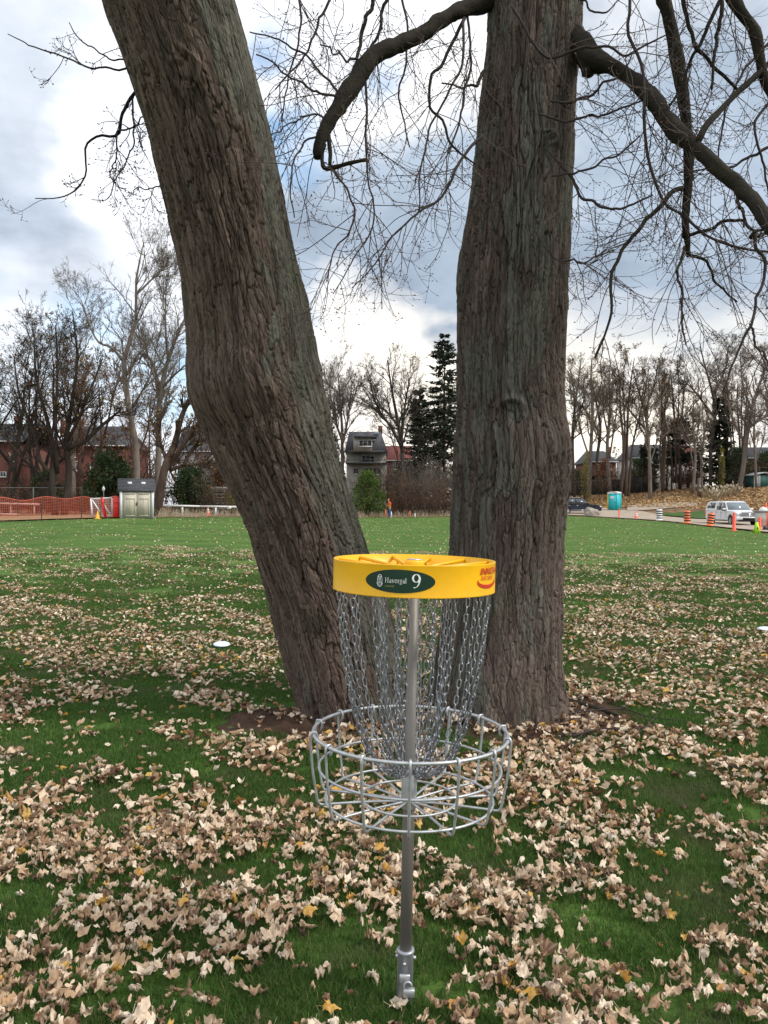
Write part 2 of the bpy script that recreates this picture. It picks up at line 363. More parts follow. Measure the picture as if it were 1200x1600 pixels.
# ================================================================ THE TWO BIG TRUNKS
def bark_material(name, brown, grey, moss):
    m = bpy.data.materials.new(name); m.use_nodes = True; t = m.node_tree; t.nodes.clear()
    def n(k, **kw):
        x = t.nodes.new(k)
        for a, b in kw.items(): setattr(x, a, b)
        return x
    l = t.links.new
    def noise(sc, st, det=7, ro=.6):
        mp = n('ShaderNodeMapping'); l(pos, mp.inputs[0]); mp.inputs['Scale'].default_value = st
        x = n('ShaderNodeTexNoise'); l(mp.outputs[0], x.inputs['Vector']); x.inputs['Scale'].default_value = sc; x.inputs['Detail'].default_value = det; x.inputs['Roughness'].default_value = ro
        return x.outputs[0]
    def rng(v, a, b, c=0, d=1):
        x = n('ShaderNodeMapRange'); l(v, x.inputs[0])
        for i, w in enumerate((a, b, c, d)): x.inputs[i + 1].default_value = w
        return x.outputs[0]
    def mix(f, a, b, bt='MIX'):
        x = n('ShaderNodeMix', data_type='RGBA', blend_type=bt); 
        if isinstance(f, float): x.inputs[0].default_value = f
        else: l(f, x.inputs[0])
        for i, v in ((6, a), (7, b)):
            if isinstance(v, bpy.types.NodeSocket): l(v, x.inputs[i])
            else: x.inputs[i].default_value = (*v, 1)
        return x.outputs[2]
    pos = n('ShaderNodeAttribute', attribute_name='straight').outputs['Vector']
    at = n('ShaderNodeAttribute', attribute_name='tint').outputs['Fac']      # a number per bark plate
    li = n('ShaderNodeAttribute', attribute_name='aux').outputs['Fac']       # lichen growth
    bb = mix(rng(at, .1, .9), tuple(v * .62 for v in brown), tuple(v * 1.35 for v in brown))
    gg = mix(rng(at, .1, .9), tuple(v * .75 for v in grey), tuple(v * 1.2 for v in grey))
    fine = noise(60, (1, 1, .35), 6, .7); streak = noise(38, (1, 1, .07), 6, .7); mid = noise(7, (1, 1, .25), 6)
    lf = n('ShaderNodeMath', operation='ADD'); l(li, lf.inputs[0]); l(rng(mid, .3, .7, -.35, .35), lf.inputs[1]); 
    col = mix(rng(lf.outputs[0], .35, .62), bb, gg)
    col = mix(rng(noise(3.1, (1, 1, .5)), .58, .72, 0, .55), col, moss)
    f2 = n('ShaderNodeMath', operation='MULTIPLY'); l(rng(fine, .55, .75), f2.inputs[0]); l(rng(lf.outputs[0], .3, .8, .1, .6), f2.inputs[1])
    col = mix(f2.outputs[0], col, (.20, .21, .18))
    col = mix(rng(fine, .28, .5, .45, 0), col, (.028, .019, .014))
    col = mix(rng(streak, .36, .50, .8, 0), col, (.034, .024, .019)); col = mix(rng(streak, .55, .70, 0, .35), col, (.21, .19, .16))
    bs = n('ShaderNodeBsdfPrincipled'); bs.inputs['Roughness'].default_value = .92; bs.inputs['Specular IOR Level'].default_value = .2; l(col, bs.inputs['Base Color'])
    bu = n('ShaderNodeBump'); bu.inputs['Strength'].default_value = 1; bu.inputs['Distance'].default_value = .011
    ad = n('ShaderNodeMath', operation='ADD'); l(streak, ad.inputs[0]); l(fine, ad.inputs[1])
    wv = n('ShaderNodeTexNoise'); l(pos, wv.inputs['Vector']); wv.inputs['Scale'].default_value = 6; wa = n('ShaderNodeVectorMath', operation='SCALE'); l(wv.outputs['Color'], wa.inputs[0]); wa.inputs['Scale'].default_value = .06
    wb = n('ShaderNodeVectorMath', operation='ADD'); l(pos, wb.inputs[0]); l(wa.outputs[0], wb.inputs[1]); mp = n('ShaderNodeMapping'); l(wb.outputs[0], mp.inputs[0]); mp.inputs['Scale'].default_value = (1, 1, .055)
    vo = n('ShaderNodeTexVoronoi', feature='DISTANCE_TO_EDGE'); l(mp.outputs[0], vo.inputs['Vector']); vo.inputs['Scale'].default_value = 24
    a2 = n('ShaderNodeMath', operation='ADD'); l(ad.outputs[0], a2.inputs[0]); l(rng(vo.outputs[0], 0, .055, 0, .9), a2.inputs[1]); 
    m3 = n('ShaderNodeMapping'); l(wb.outputs[0], m3.inputs[0]); m3.inputs['Scale'].default_value = (1, 1, .42); v3 = n('ShaderNodeTexVoronoi', feature='F1'); l(m3.outputs[0], v3.inputs['Vector']); v3.inputs['Scale'].default_value = 62; s3 = n('ShaderNodeSeparateColor'); l(v3.outputs['Color'], s3.inputs[0])
    m4 = n('ShaderNodeMath', operation='MULTIPLY'); l(s3.outputs[0], m4.inputs[0]); m4.inputs[1].default_value = .55; a3 = n('ShaderNodeMath', operation='ADD'); l(a2.outputs[0], a3.inputs[0]); l(m4.outputs[0], a3.inputs[1]); l(a3.outputs[0], bu.inputs['Height']); l(bu.outputs[0], bs.inputs['Normal'])
    out = n('ShaderNodeOutputMaterial'); l(bs.outputs[0], out.inputs[0])
    return m
bark_brown = bark_material('bark_reddish', (.146, .104, .084), (.130, .124, .100), (.085, .095, .05))
bark_grey = bark_material('bark_grey', (.130, .098, .082), (.128, .124, .100), (.080, .088, .05))
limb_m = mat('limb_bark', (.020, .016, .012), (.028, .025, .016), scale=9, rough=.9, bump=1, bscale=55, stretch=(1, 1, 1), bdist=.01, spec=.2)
twig_m = mat('twig_bark', (.055, .038, .034), (.034, .025, .023), scale=12, rough=.8, spec=.3, tintc=(.12, .09, .075))

def trunk(name, rows, material, seed, base, side_lichen, knots, parent, flare=(.10, .30), NR=700, MR=360):
    """rows: (py, left px, right px, depth). Relief of plates and fissures is real geometry"""
    rr = []
    for py, l_, r_, d in rows:
        rr.append([*P((l_ + r_) / 2, py, d), (r_ - l_) / 2 / F * d])
    S = crom(rr, NR); C = S[:, :3]; T = nrm(np.gradient(C, axis=0))
    Rr = S[:, 3] * np.sqrt(np.maximum(.55, 1 - T[:, 0] ** 2))
    # denser vertices on the side that faces the lawn's camera path
    k = np.arange(MR) / MR * 2 * math.pi; th = k + .52 * np.sin(k)            # th = 0 is away from the viewer, pi faces him
    th = np.mod(th, 2 * math.pi)
    U = nrm(np.cross(T, np.array([0, 1., 0]))); U = -U                           # sideways
    V = np.cross(U, T); V = np.where(V[:, 1:2] < 0, -V, V)                       # away from the viewer
    V = nrm(V)
    s_arc = np.concatenate([[0], np.cumsum(np.linalg.norm(np.diff(C, axis=0), axis=1))])[:, None]
    TH = th[None, :]
    rx = np.ones_like(TH); R0 = .40
    hgt = C[:, 2:3]
    lobes = 1 + .035 * np.sin(2 * TH + seed) + .03 * np.sin(3 * TH + 1.3 * seed + .6 * s_arc) + .02 * np.sin(5 * TH + .9 * s_arc + seed)
    fl = flare[0] * np.exp(-np.maximum(hgt, -.2) / flare[1]) * (1 + .55 * np.sin(5 * TH + seed * 2) + .25 * np.sin(9 * TH + seed))
    R = Rr[:, None] * lobes * (1 + np.clip(fl, -.02, 1))
    ncol = 56
    wav = (fbm(TH / (2 * math.pi) * 10, s_arc * 1.3, seed, 3, 10) - .5)
    wav2 = (fbm(TH / (2 * math.pi) * 40, s_arc * 5, seed + 3, 3, 40) - .5)
    u = TH / (2 * math.pi) * ncol + wav * 2.2 + wav2 * 1.5; v = s_arc * 2.3 + wav2 * 1.4
    e1, id1, dy = voro(u, v, seed + 20, ncol)
    u2 = TH / (2 * math.pi) * ncol * 2 + wav * 8 + wav2 * 2.6; v2 = s_arc * 7.5 + wav * 2
    e2, id2, dy2 = voro(u2, v2, seed + 40, ncol * 2)
    patch = fbm(TH / (2 * math.pi) * 6, s_arc * .9, seed + 60, 3, 6)             # smoother and rougher stretches
    depth = .55 + 1.0 * sm(.38, .62, patch)
    disp = (sm(0, .10, e1) * .017 + (id1 - .5) * .006 - dy * .004) * depth + (sm(0, .16, e2) * .006 + (id2 - .5) * .005)
    disp = disp + (fbm(TH / (2 * math.pi) * 110, s_arc * 9, seed + 70, 3, 110) - .5) * .006
    # long loose strips
    st = vnoise(TH / (2 * math.pi) * 34, s_arc * 1.1, seed + 80, 34)
    disp = disp + sm(.74, .80, st) * .010
    wcol = np.broadcast_to(C[:, None, :], (NR, MR, 3))
    pos = wcol + (R[:, :, None] * (np.sin(TH)[:, :, None] * U[:, None] + np.cos(TH)[:, :, None] * V[:, None]))
    for kp, kr, amp, kind in knots:
        d = np.linalg.norm(pos - kp, axis=-1) / kr
        if kind == 'eye': d = d * (1 + .45 * (fbm(TH * 9, s_arc * 9, seed + 5, 3) - .5) * 2)
        if kind == 'eye': disp = disp + amp * np.exp(-(d * 1.0) ** 2) * (.55 + .65 * np.cos(d * 13)) + amp * .8 * np.exp(-((d - .95) / .25) ** 2)
        elif kind == 'arch': disp = disp + amp * np.exp(-((d - .8) / .16) ** 2) * sm(-.3, .5, (pos[..., 2] - kp[2]) / kr) - amp * .5 * np.exp(-((d - .55) / .14) ** 2) * sm(-.3, .5, (pos[..., 2] - kp[2]) / kr)
        else: disp = disp + amp * np.exp(-d ** 2)
    disp = disp - .020
    pos = pos + disp[:, :, None] * (np.sin(TH)[:, :, None] * U[:, None] + np.cos(TH)[:, :, None] * V[:, None])
    lich = side_lichen(TH, hgt) + (fbm(TH / (2 * math.pi) * 8, s_arc * 1.6, seed + 90, 4, 8) - .5) * 1.3 + (id1 - .5) * .35
    i = np.arange(NR - 1)[:, None]; j = np.arange(MR)[None]; j2 = (j + 1) % MR
    q = np.stack([i * MR + j, (i + 1) * MR + j, (i + 1) * MR + j2, i * MR + j2], -1).reshape(-1, 4)
    strt = np.stack([np.sin(TH) * R0 + 0 * s_arc, np.cos(TH) * R0 + 0 * s_arc, s_arc + 0 * TH], -1)
    b = MB(); b.add(pos, q, None, np.clip(id1 * .6 + id2 * .4, 0, 1).ravel(), np.clip(lich, 0, 1).ravel())
    o = b.build(name, material, parent, True, base)
    at = o.data.attributes.new('straight', 'FLOAT_VECTOR', 'POINT'); at.data.foreach_set('vector', strt.astype(np.float32).ravel())
    return o, C, Rr

LB = np.array([-.27, 6.0, 0.]); RB = np.array([.88, 6.05, 0.])
tree1 = thing('maple_tree', LB, 'big leaning maple trunk with reddish brown furrowed bark, left of the yellow basket', 'tree', group='two big maples behind the basket')
tree2 = thing('maple_tree', RB, 'upright thick maple with grey-green bark and spreading limbs, right of the yellow basket', 'tree', group='two big maples behind the basket')
lrows = [(1190, 468, 640, 6.02), (1125, 470, 634, 6.0), (1060, 455, 628, 5.97), (1000, 438, 618, 5.93), (930, 418, 602, 5.88), (860, 399, 574, 5.8), (800, 381, 555, 5.72), (700, 338, 526, 5.58), (650, 318, 516, 5.52), (610, 299, 508, 5.46),
         (575, 294, 500, 5.42), (530, 294, 492, 5.37), (460, 288, 477, 5.28), (400, 280, 464, 5.2), (300, 258, 444, 5.08), (200, 233, 423, 4.96), (100, 201, 398, 4.85), (0, 166, 370, 4.75), (-120, 120, 335, 4.62), (-260, 60, 285, 4.5), (-420, -20, 215, 4.35)]
rrows = [(1190, 668, 893, 6.06), (1130, 676, 884, 6.05), (1060, 681, 877, 6.05), (1000, 689, 877, 6.05), (930, 697, 879, 6.05), (850, 706, 880, 6.04), (800, 708, 883, 6.03), (750, 710, 889, 6.02), (700, 711, 889, 6.0), (655, 716, 882, 6.0), (600, 716, 880, 5.98),
         (500, 715, 884, 5.95), (400, 721, 892, 5.9), (300, 735, 894, 5.85), (200, 746, 897, 5.8), (100, 757, 902, 5.75), (0, 764, 908, 5.7), (-120, 765, 915, 5.65), (-260, 760, 925, 5.6), (-420, 745, 935, 5.5)]
kn1 = [(P(285, 112, 4.50), .105, .017, 'eye'), (P(430, 800, 5.4), .08, .02, 'bump'), (P(390, 250, 4.65), .05, .015, 'bump'), (P(310, 600, 5.2), .25, .02, 'bump')]
kn2 = [(P(800, 640, 5.63), .12, .035, 'arch'), (P(855, 700, 5.7), .14, .03, 'bump'), (P(855, 790, 5.7), .13, -.03, 'bump'), (P(860, 215, 5.45), .05, .02, 'eye'), (P(790, 520, 5.55), .09, .02, 'bump'), (P(760, 900, 5.65), .2, .015, 'bump')]
o1, C1, Rr1 = trunk('trunk', lrows, bark_brown, 3, LB, lambda th, h: sm(.15, 1.0, -np.sin(th - .0) * -1 * .75 + .25 - .0 * h) if False else .04 + .85 * sm(.12, .8, np.sin(th)), kn1, tree1)
o2, C2, Rr2 = trunk('trunk', rrows, bark_grey, 8, RB, lambda th, h: .46 + .12 * np.cos(th), kn2, tree2)

# ---- limbs: (px, py, depth, radius in px)
def limb_path(pts, n=40):
    S = crom([[*P(a, b, d), r / F * d] for a, b, d, r in pts], n)
    return S[:, :3], S[:, 3]
LIMBS = []
def limb(tree, base, pts, n=44, name='limb', rough=.10, seed=1):
    C, R = limb_path(pts, n); m = 14; R = R * .80; rough = .24
    s = np.linspace(0, 1, n)
    wob = 1 + rough * (fbm(s * n * .35, s * 0 + seed, seed, 3) - .5) * 2
    b = MB(); tube(b, C, R * wob, m)
    v = b.v[0]
    v = v.reshape(-1, 3); ctr = np.repeat(C, m, 0); rad_ = np.repeat(R, m)[:, None]
    k = np.tile(np.arange(m), n); ii = np.repeat(np.arange(n), m)
    v = ctr + (v - ctr) * (1 + .30 * (hsh(k, ii // 2, np.int64(seed)) - .5)[:, None])
    b.v[0] = v
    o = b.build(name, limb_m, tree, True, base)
    LIMBS.append((C, R, tree, base))
    return o
limb(tree2, RB, [(800, -5, 5.7, 22), (762, 4, 5.6, 16), (730, 12, 5.5, 14.5), (695, 28, 5.4, 14), (653, 57, 5.3, 14.5), (604, 77, 5.2, 15), (576, 95, 5.15, 16), (555, 126, 5.1, 15.5), (530, 166, 5.05, 15), (506, 207, 5.0, 13), (496, 238, 5.0, 10.5), (495, 248, 5.0, 6)], 60, seed=2)
limb(tree2, RB, [(505, 225, 5.0, 6), (503, 243, 5.0, 4.5), (506, 262, 4.98, 4), (520, 262, 4.96, 4), (545, 255, 4.9, 3.6), (574, 249, 4.86, 3)], 24, 'branch', seed=3)
limb(tree2, RB, [(512, 205, 5.0, 5), (516, 240, 5.0, 3.4), (515, 258, 4.98, 3.2)], 12, 'branch', seed=4)
limb(tree2, RB, [(870, 45, 5.7, 24), (905, 66, 5.5, 21), (922, 92, 5.4, 22), (938, 98, 5.35, 19), (955, 103, 5.3, 16), (991, 126, 5.15, 16), (1025, 162, 5.0, 16.5), (1050, 198, 4.9, 16), (1087, 230, 4.75, 14.5), (1122, 263, 4.6, 13.5), (1156, 291, 4.5, 13), (1181, 320, 4.4, 12.5), (1200, 350, 4.3, 12), (1240, 400, 4.2, 11), (1300, 450, 4.1, 9)], 70, seed=5)
limb(tree2, RB, [(915, 96, 5.42, 14), (920, 112, 5.4, 13), (923, 120, 5.4, 6)], 10, 'branch_stub', seed=6)
limb(tree2, RB, [(1005, -120, 5.2, 14), (1037, 0, 5.25, 12), (1053, 62, 5.3, 12), (1066, 140, 5.3, 11.5), (1073, 195, 5.3, 10.5), (1076, 250, 5.3, 9), (1075, 297, 5.3, 8.5), (1070, 344, 5.3, 7), (1074, 380, 5.3, 6), (1075, 402, 5.3, 3)], 50, seed=7)
limb(tree2, RB, [(1090, -120, 4.9, 14), (1147, 0, 4.9, 11.5), (1178, 48, 4.9, 11.5), (1187, 90, 4.9, 10.5), (1200, 132, 4.9, 10), (1250, 210, 4.9, 8)], 30, seed=8)
limb(tree2, RB, [(1090, 222, 4.72, 7), (1104, 196, 4.75, 6), (1121, 177, 4.8, 5.6), (1150, 147, 4.85, 5.4), (1194, 106, 4.9, 5.4), (1260, 40, 5, 4.5)], 26, 'branch', seed=9)
BRK = .85
BR = [  # thinner branches, drooping
 [(1067, 294, 5.3, 4.6), (1050, 298, 5.25, 4.4), (1037, 314, 5.2, 4.2), (1000, 359, 5.1, 3.8), (969, 402, 5.0, 3.4), (953, 446, 4.95, 3), (953, 494, 4.9, 2.4), (930, 560, 4.9, 1.6)],
 [(975, -90, 5.2, 3.2), (984, 0, 5.1, 2.9), (981, 47, 5.1, 2.9), (1006, 105, 5.05, 2.9), (1009, 156, 5.0, 2.9), (1012, 219, 5, 2.8), (1025, 275, 5, 2.8), (1044, 322, 5, 2.6), (1069, 336, 5, 2.6), (1109, 372, 4.95, 2.4), (1162, 388, 4.9, 2.3), (1215, 394, 4.9, 2)],
 [(1181, 365, 4.4, 3.6), (1180, 386, 4.4, 3.2), (1193, 405, 4.4, 3), (1190, 440, 4.4, 2.8), (1172, 508, 4.4, 2.5), (1152, 560, 4.4, 2), (1130, 610, 4.4, 1.4)],
 [(1172, 505, 4.4, 2.3), (1186, 545, 4.4, 2), (1203, 575, 4.4, 1.5)],
 [(1062, -60, 5, 4), (1075, 40, 5, 3.6), (1101, 92, 5, 3.3), (1130, 118, 5, 3), (1152, 140, 5, 2.6)],
 [(1130, -60, 4.8, 4.2), (1125, 20, 4.8, 3.8), (1118, 80, 4.8, 3.2), (1112, 140, 4.8, 2.2)],
 [(1140, -30, 5, 4), (1110, 30, 5, 3.6), (1085, 90, 5, 3), (1060, 140, 5, 2.5), (1030, 190, 5, 2)],
 [(1066, 370, 5.3, 3.6), (1100, 362, 5.25, 3.2), (1140, 345, 5.2, 3), (1185, 358, 5.15, 2.6), (1230, 360, 5.1, 2)],
 [(1150, 290, 4.5, 3.6), (1153, 315, 4.5, 3.2), (1163, 335, 4.5, 2.8), (1162, 355, 4.5, 2)],
 [(1074, 398, 5.3, 3.4), (1090, 402, 5.3, 3), (1108, 408, 5.3, 2.6), (1122, 440, 5.3, 2.2), (1152, 472, 5.3, 1.3)],
 [(1070, 385, 5.3, 3), (1061, 420, 5.3, 2.5), (1064, 470, 5.3, 2), (1072, 540, 5.3, 1.3)],
 [(1180, 360, 4.4, 4), (1176, 372, 4.42, 3.4), (1195, 362, 4.4, 3), (1240, 350, 4.4, 2.6)],
 [(800, 10, 5.3, 3), (850, 91, 5.28, 2.4), (900, 76, 5.2, 2.6), (945, 76, 5.1, 2.4), (975, 88, 5.05, 2.2), (1010, 70, 5, 1.8), (1040, 55, 5, 1.3)],
 [(860, 158, 5.3, 2), (893, 160, 5.28, 2.6), (915, 150, 5.2, 2.4), (945, 130, 5.1, 2.2), (975, 110, 5, 1.7), (990, 80, 5, 1.3)],
 [(840, 178, 5.3, 1.8), (895, 188, 5.25, 2.2), (960, 172, 5.15, 2), (1010, 155, 5.05, 1.4)],
 [(850, 230, 5.3, 1.6), (892, 275, 5.25, 2.4), (910, 310, 5.2, 2.6), (940, 322, 5.15, 2.4), (980, 322, 5.1, 2.2), (1020, 305, 5.1, 1.5)],
 [(862, 275, 5.25, 1.4), (893, 272, 5.2, 2), (928, 260, 5.15, 2), (965, 243, 5.1, 1.8), (1000, 212, 5.1, 1.3)],
 [(850, 385, 5.3, 1.4), (880, 408, 5.25, 1.8), (915, 408, 5.2, 1.6), (960, 390, 5.2, 1.2)],
 [(600, -60, 5.2, 4.2), (581, 0, 5.2, 3.8), (565, 56, 5.2, 3.4), (557, 92, 5.15, 3)],
 [(625, -60, 5.2, 3.6), (604, 0, 5.2, 3.2), (585, 60, 5.2, 2.8), (570, 94, 5.15, 2.4)],
 [(726, 28, 5.45, 3.4), (710, 60, 5.4, 3.2), (695, 90, 5.35, 3), (670, 150, 5.3, 2.6), (688, 186, 5.3, 2.4), (705, 225, 5.25, 2.2), (742, 256, 5.25, 1.4)],
 [(724, 30, 5.4, 2.6), (722, 90, 5.3, 2.4), (690, 160, 5.3, 2), (660, 240, 5.3, 1.8), (655, 330, 5.3, 1.2)],
 [(730, 20, 5.5, 2.4), (735, 90, 5.45, 2.2), (722, 170, 5.4, 2), (700, 240, 5.4, 1.5)],
 [(755, 212, 5.5, 3), (735, 230, 5.4, 2.8), (716, 259, 5.35, 2.6), (688, 308, 5.3, 2.3), (653, 329, 5.25, 2), (611, 371, 5.2, 1.7), (583, 416, 5.2, 1.2), (550, 450, 5.2, .9)],
 [(757, 110, 5.5, 3.4), (745, 130, 5.4, 3), (730, 135, 5.3, 2), (690, 130, 5.2, 1.4)],
 [(570, 110, 5.15, 2.6), (573, 190, 5.1, 2.2), (575, 270, 5.1, 1.8), (580, 350, 5.1, 1.5), (550, 410, 5.05, 1.2), (520, 460, 5.05, .8)],
 [(520, 265, 4.95, 2.2), (548, 310, 4.95, 1.9), (552, 350, 4.95, 1.7), (525, 390, 4.95, 1.4), (510, 440, 4.95, 1)],
 [(525, 150, 5.05, 2.4), (470, 135, 4.95, 2), (430, 100, 4.9, 1.6), (400, 85, 4.85, 1.3)],
 [(530, 145, 5.05, 2.4), (480, 90, 5, 2), (440, 65, 5, 1.6), (390, 50, 5, 1.2)],
 [(560, 92, 5.1, 2.6), (537, 93, 5.1, 2.2), (530, 80, 5.1, 1.6), (500, 70, 5, 1.2)],
 [(512, 190, 5, 2.2), (490, 178, 5, 1.8), (460, 190, 4.95, 1.4), (425, 210, 4.9, 1)],
 [(505, 210, 5, 2.2), (470, 230, 5, 1.8), (455, 280, 4.95, 1.5), (460, 340, 4.95, 1.1)],
 [(620, -40, 5.6, 2.4), (640, 60, 5.6, 2), (625, 150, 5.6, 1.7), (640, 230, 5.6, 1.2)],
 [(540, -60, 5.4, 2.8), (500, 30, 5.4, 2.4), (480, 80, 5.4, 1.9), (430, 140, 5.4, 1.3)],
 [(450, -60, 5.5, 2.4), (470, 20, 5.5, 2.1), (455, 110, 5.5, 1.6), (440, 190, 5.5, 1.1)],
 [(850, -30, 5.2, 2), (930, 15, 5.2, 1.8), (960, 5, 5.2, 1.2), (990, -20, 5.2, 1)],
 [(1200, 230, 5.6, 3), (1160, 250, 5.6, 2.4), (1110, 265, 5.6, 1.8), (1060, 270, 5.6, 1.2)],
 [(1210, 60, 5.6, 3), (1160, 110, 5.6, 2.4), (1130, 190, 5.6, 1.8), (1120, 270, 5.6, 1.2)],
 [(1210, 150, 5.6, 3), (1180, 200, 5.6, 2.4), (1200, 300, 5.6, 1.8), (1185, 380, 5.6, 1.2)],
]
BL = [
 [(250, 100, 4.9, 2.2), (193, 103, 4.9, 2), (150, 106, 4.85, 1.8), (133, 106, 4.8, 1.7), (100, 90, 4.8, 1.5), (55, 75, 4.75, 1.2), (12, 53, 4.7, .8)],
 [(240, 94, 4.95, 1.8), (190, 93, 4.9, 1.6), (160, 86, 4.9, 1.4), (125, 60, 4.9, 1.1), (108, 35, 4.9, .8)],
 [(240, 110, 5.0, 3.4), (208, 152, 4.95, 3.2), (190, 185, 4.95, 2.9), (183, 205, 4.95, 2.7), (155, 209, 4.9, 2.3), (138, 230, 4.9, 2), (136, 255, 4.9, 1.7), (125, 290, 4.9, 1.5), (100, 308, 4.9, 1.2), (55, 310, 4.85, .8)],
 [(207, 155, 4.95, 1.8), (209, 185, 4.95, 1.7), (212, 218, 4.95, 1.5), (198, 250, 4.95, 1.3), (180, 285, 4.95, 1.1), (165, 310, 4.95, .9), (143, 312, 4.95, .7)],
 [(183, 205, 4.95, 1.6), (182, 235, 4.95, 1.4), (174, 265, 4.95, 1.2), (182, 290, 4.95, 1), (198, 295, 4.95, .7)],
 [(270, 290, 5.0, 1.6), (240, 293, 5, 1.2), (212, 295, 5, 1), (208, 306, 5, .7)],
 [(183, 205, 4.95, 1.8), (205, 198, 4.95, 1.6), (225, 180, 5, 1.2)],
]
def thin(tree, base, lst, seed0):
    out = []
    for k, pts in enumerate(lst):
        C, R = limb_path(pts, 36); R = R * .85
        L_ = np.linalg.norm(C[-1] - C[0]); s = np.linspace(0, 1, 36)
        for ax in range(3): C[:, ax] += (fbm(s * 7, s * 0 + k * 3.1, seed0 + ax, 3) - .5) * .07 * np.sin(np.pi * s)
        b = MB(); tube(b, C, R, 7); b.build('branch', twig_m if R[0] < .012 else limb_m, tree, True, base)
        out.append((C, R))
    return out
br2 = thin(tree2, RB, BR, 21); br1 = thin(tree1, LB, BL, 55)

# ---- fine twigs: vectorised branching
def interp_paths(Pt, R, idx, t):
    n = Pt.shape[1]; f = t * (n - 1); i = np.minimum(f.astype(int), n - 2); w = (f - i)[:, None]
    p = Pt[idx, i] * (1 - w) + Pt[idx, i + 1] * w; d = nrm(Pt[idx, i + 1] - Pt[idx, i])
    return p, d, R[idx, i] * (1 - w[:, 0]) + R[idx, i + 1] * w[:, 0]
def rotdir(d, ang, az, rng):
    ref = np.where(np.abs(d[:, 2:3]) < .9, np.array([[0, 0, 1.]]), np.array([[1., 0, 0]]))
    u = nrm(np.cross(d, ref)); v = np.cross(d, u)
    return d * np.cos(ang)[:, None] + (u * np.cos(az)[:, None] + v * np.sin(az)[:, None]) * np.sin(ang)[:, None]
def growlevel(p, d, ln, r, n, wig, trop, rng, tip=.35, trop_end=None, inert=0.):
    B = len(p); Pt = np.empty((B, n, 3)); Pt[:, 0] = p; d = d.copy(); step = (ln / (n - 1))[:, None]
    w = rng.normal(size=(B, 3))
    for i in range(1, n):
        w = w * inert + rng.normal(size=(B, 3)) * (1 - inert)
        tt = trop if trop_end is None else trop + (trop_end - trop) * (i / (n - 1))
        d = nrm(d + w * wig + np.array([0, 0, 1.]) * tt); Pt[:, i] = Pt[:, i - 1] + d * step
    R = r[:, None] * np.linspace(1, tip, n)[None]
    return Pt, R
def spawn(Pt, R, lens, per, t0, t1, ang, angs, lr, rr, rng, rmin=.0, bylen=None):
    B = len(Pt)
    cnt = np.full(B, per) if bylen is None else np.maximum(1, rng.poisson(lens * bylen))
    idx = np.repeat(np.arange(B), cnt); t = t0 + (t1 - t0) * rng.uniform(size=len(idx))
    p, d, r = interp_paths(Pt, R, idx, t)
    a = np.radians(ang + rng.normal(size=len(idx)) * angs); az = rng.uniform(0, 2 * math.pi, len(idx))
    nd = rotdir(d, a, az, rng)
    ln = lens[idx] * lr * (1 - .45 * t) * rng.uniform(.6, 1.3, len(idx))
    return p, nd, ln, np.maximum(r * rr, rmin)
def fgtwigs(tree, base, branches, seed, dens, lenf=1.0, budm=None):
    rng = np.random.RandomState(seed); b = MB(); buds = MB()
    Pt = np.stack([crom(np.c_[C, R], 36)[:, :3] for C, R in branches]); R = np.stack([R_ for C, R_ in branches])
    lens = np.linalg.norm(np.diff(Pt, axis=1), axis=-1).sum(1)
    p, d, ln, r = spawn(Pt, np.minimum(R, .008), lens, 0, .12, 1, 50, 18, .3, .6, rng, .0016, bylen=dens)
    ln = rng.uniform(.25, .75, len(ln)) * lenf; d[:, 1] *= .75; d = nrm(d + np.array([0, 0, -.25]))
    A, Ra = growlevel(p, d, ln, np.clip(r, .0018, .0034), 12, .12, -.12, rng, .6, .05, .3)
    tubes(b, A, Ra, 4, rng.uniform(0, 1, len(A)))
    p, d, l2, r = spawn(A, Ra, ln, 4, .25, 1, 48, 15, .62, .75, rng, .0012)
    Bp, Rb = growlevel(p, d, l2, r, 8, .14, -.07, rng, .7, .14, .3)
    tubes(b, Bp, Rb, 3, rng.uniform(0, 1, len(Bp)), False)
    p, d, l3, r = spawn(Bp, Rb, l2, 2, .3, 1, 50, 15, .45, .8, rng, .0011)
    Cp, Rc = growlevel(p, d, np.maximum(l3, .035), r, 5, .15, .1, rng, .8)
    tubes(b, Cp, Rc, 3, rng.uniform(0, 1, len(Cp)), False)
    tw = b.build('twigs', twig_m, tree, False, base); tag(tw, kind='stuff')
    # swollen buds at the twig ends and along them
    ends = np.concatenate([Cp[:, -1], Bp[:, -1], Bp[:, 4]]); dd = np.concatenate([Cp[:, -1] - Cp[:, -2], Bp[:, -1] - Bp[:, -2], Bp[:, 4] - Bp[:, 3]]); dd = nrm(dd)
    sel = rng.uniform(size=len(ends)) < .75; ends = ends[sel]; dd = dd[sel]
    s = rng.uniform(.006, .012, len(ends))[:, None]
    tubes(buds, np.stack([ends - dd * s * .3, ends + dd * s * .3, ends + dd * s], 1), np.stack([s[:, 0] * .25, s[:, 0] * .40, s[:, 0] * .08], 1), 4, rng.uniform(0, 1, len(ends)), False)
    bo = buds.build('buds', budm, tree, False, base); tag(bo, kind='stuff')
bud_m = mat('red_buds', (.11, .035, .03), (.07, .03, .025), scale=20, rough=.6, tintc=(.16, .06, .045))
main2 = [(C, R) for C, R, t, _ in LIMBS if t is tree2 and R[0] > .02]
up2 = []
fgtwigs(tree2, RB, [(crom(np.c_[C, R], 36)[:, :3], crom(np.c_[C, R], 36)[:, 3]) for C, R in main2 + br2], 5, 8.5, 1.0, bud_m)
fgtwigs(tree1, LB, br1, 9, 8, .42, bud_m)
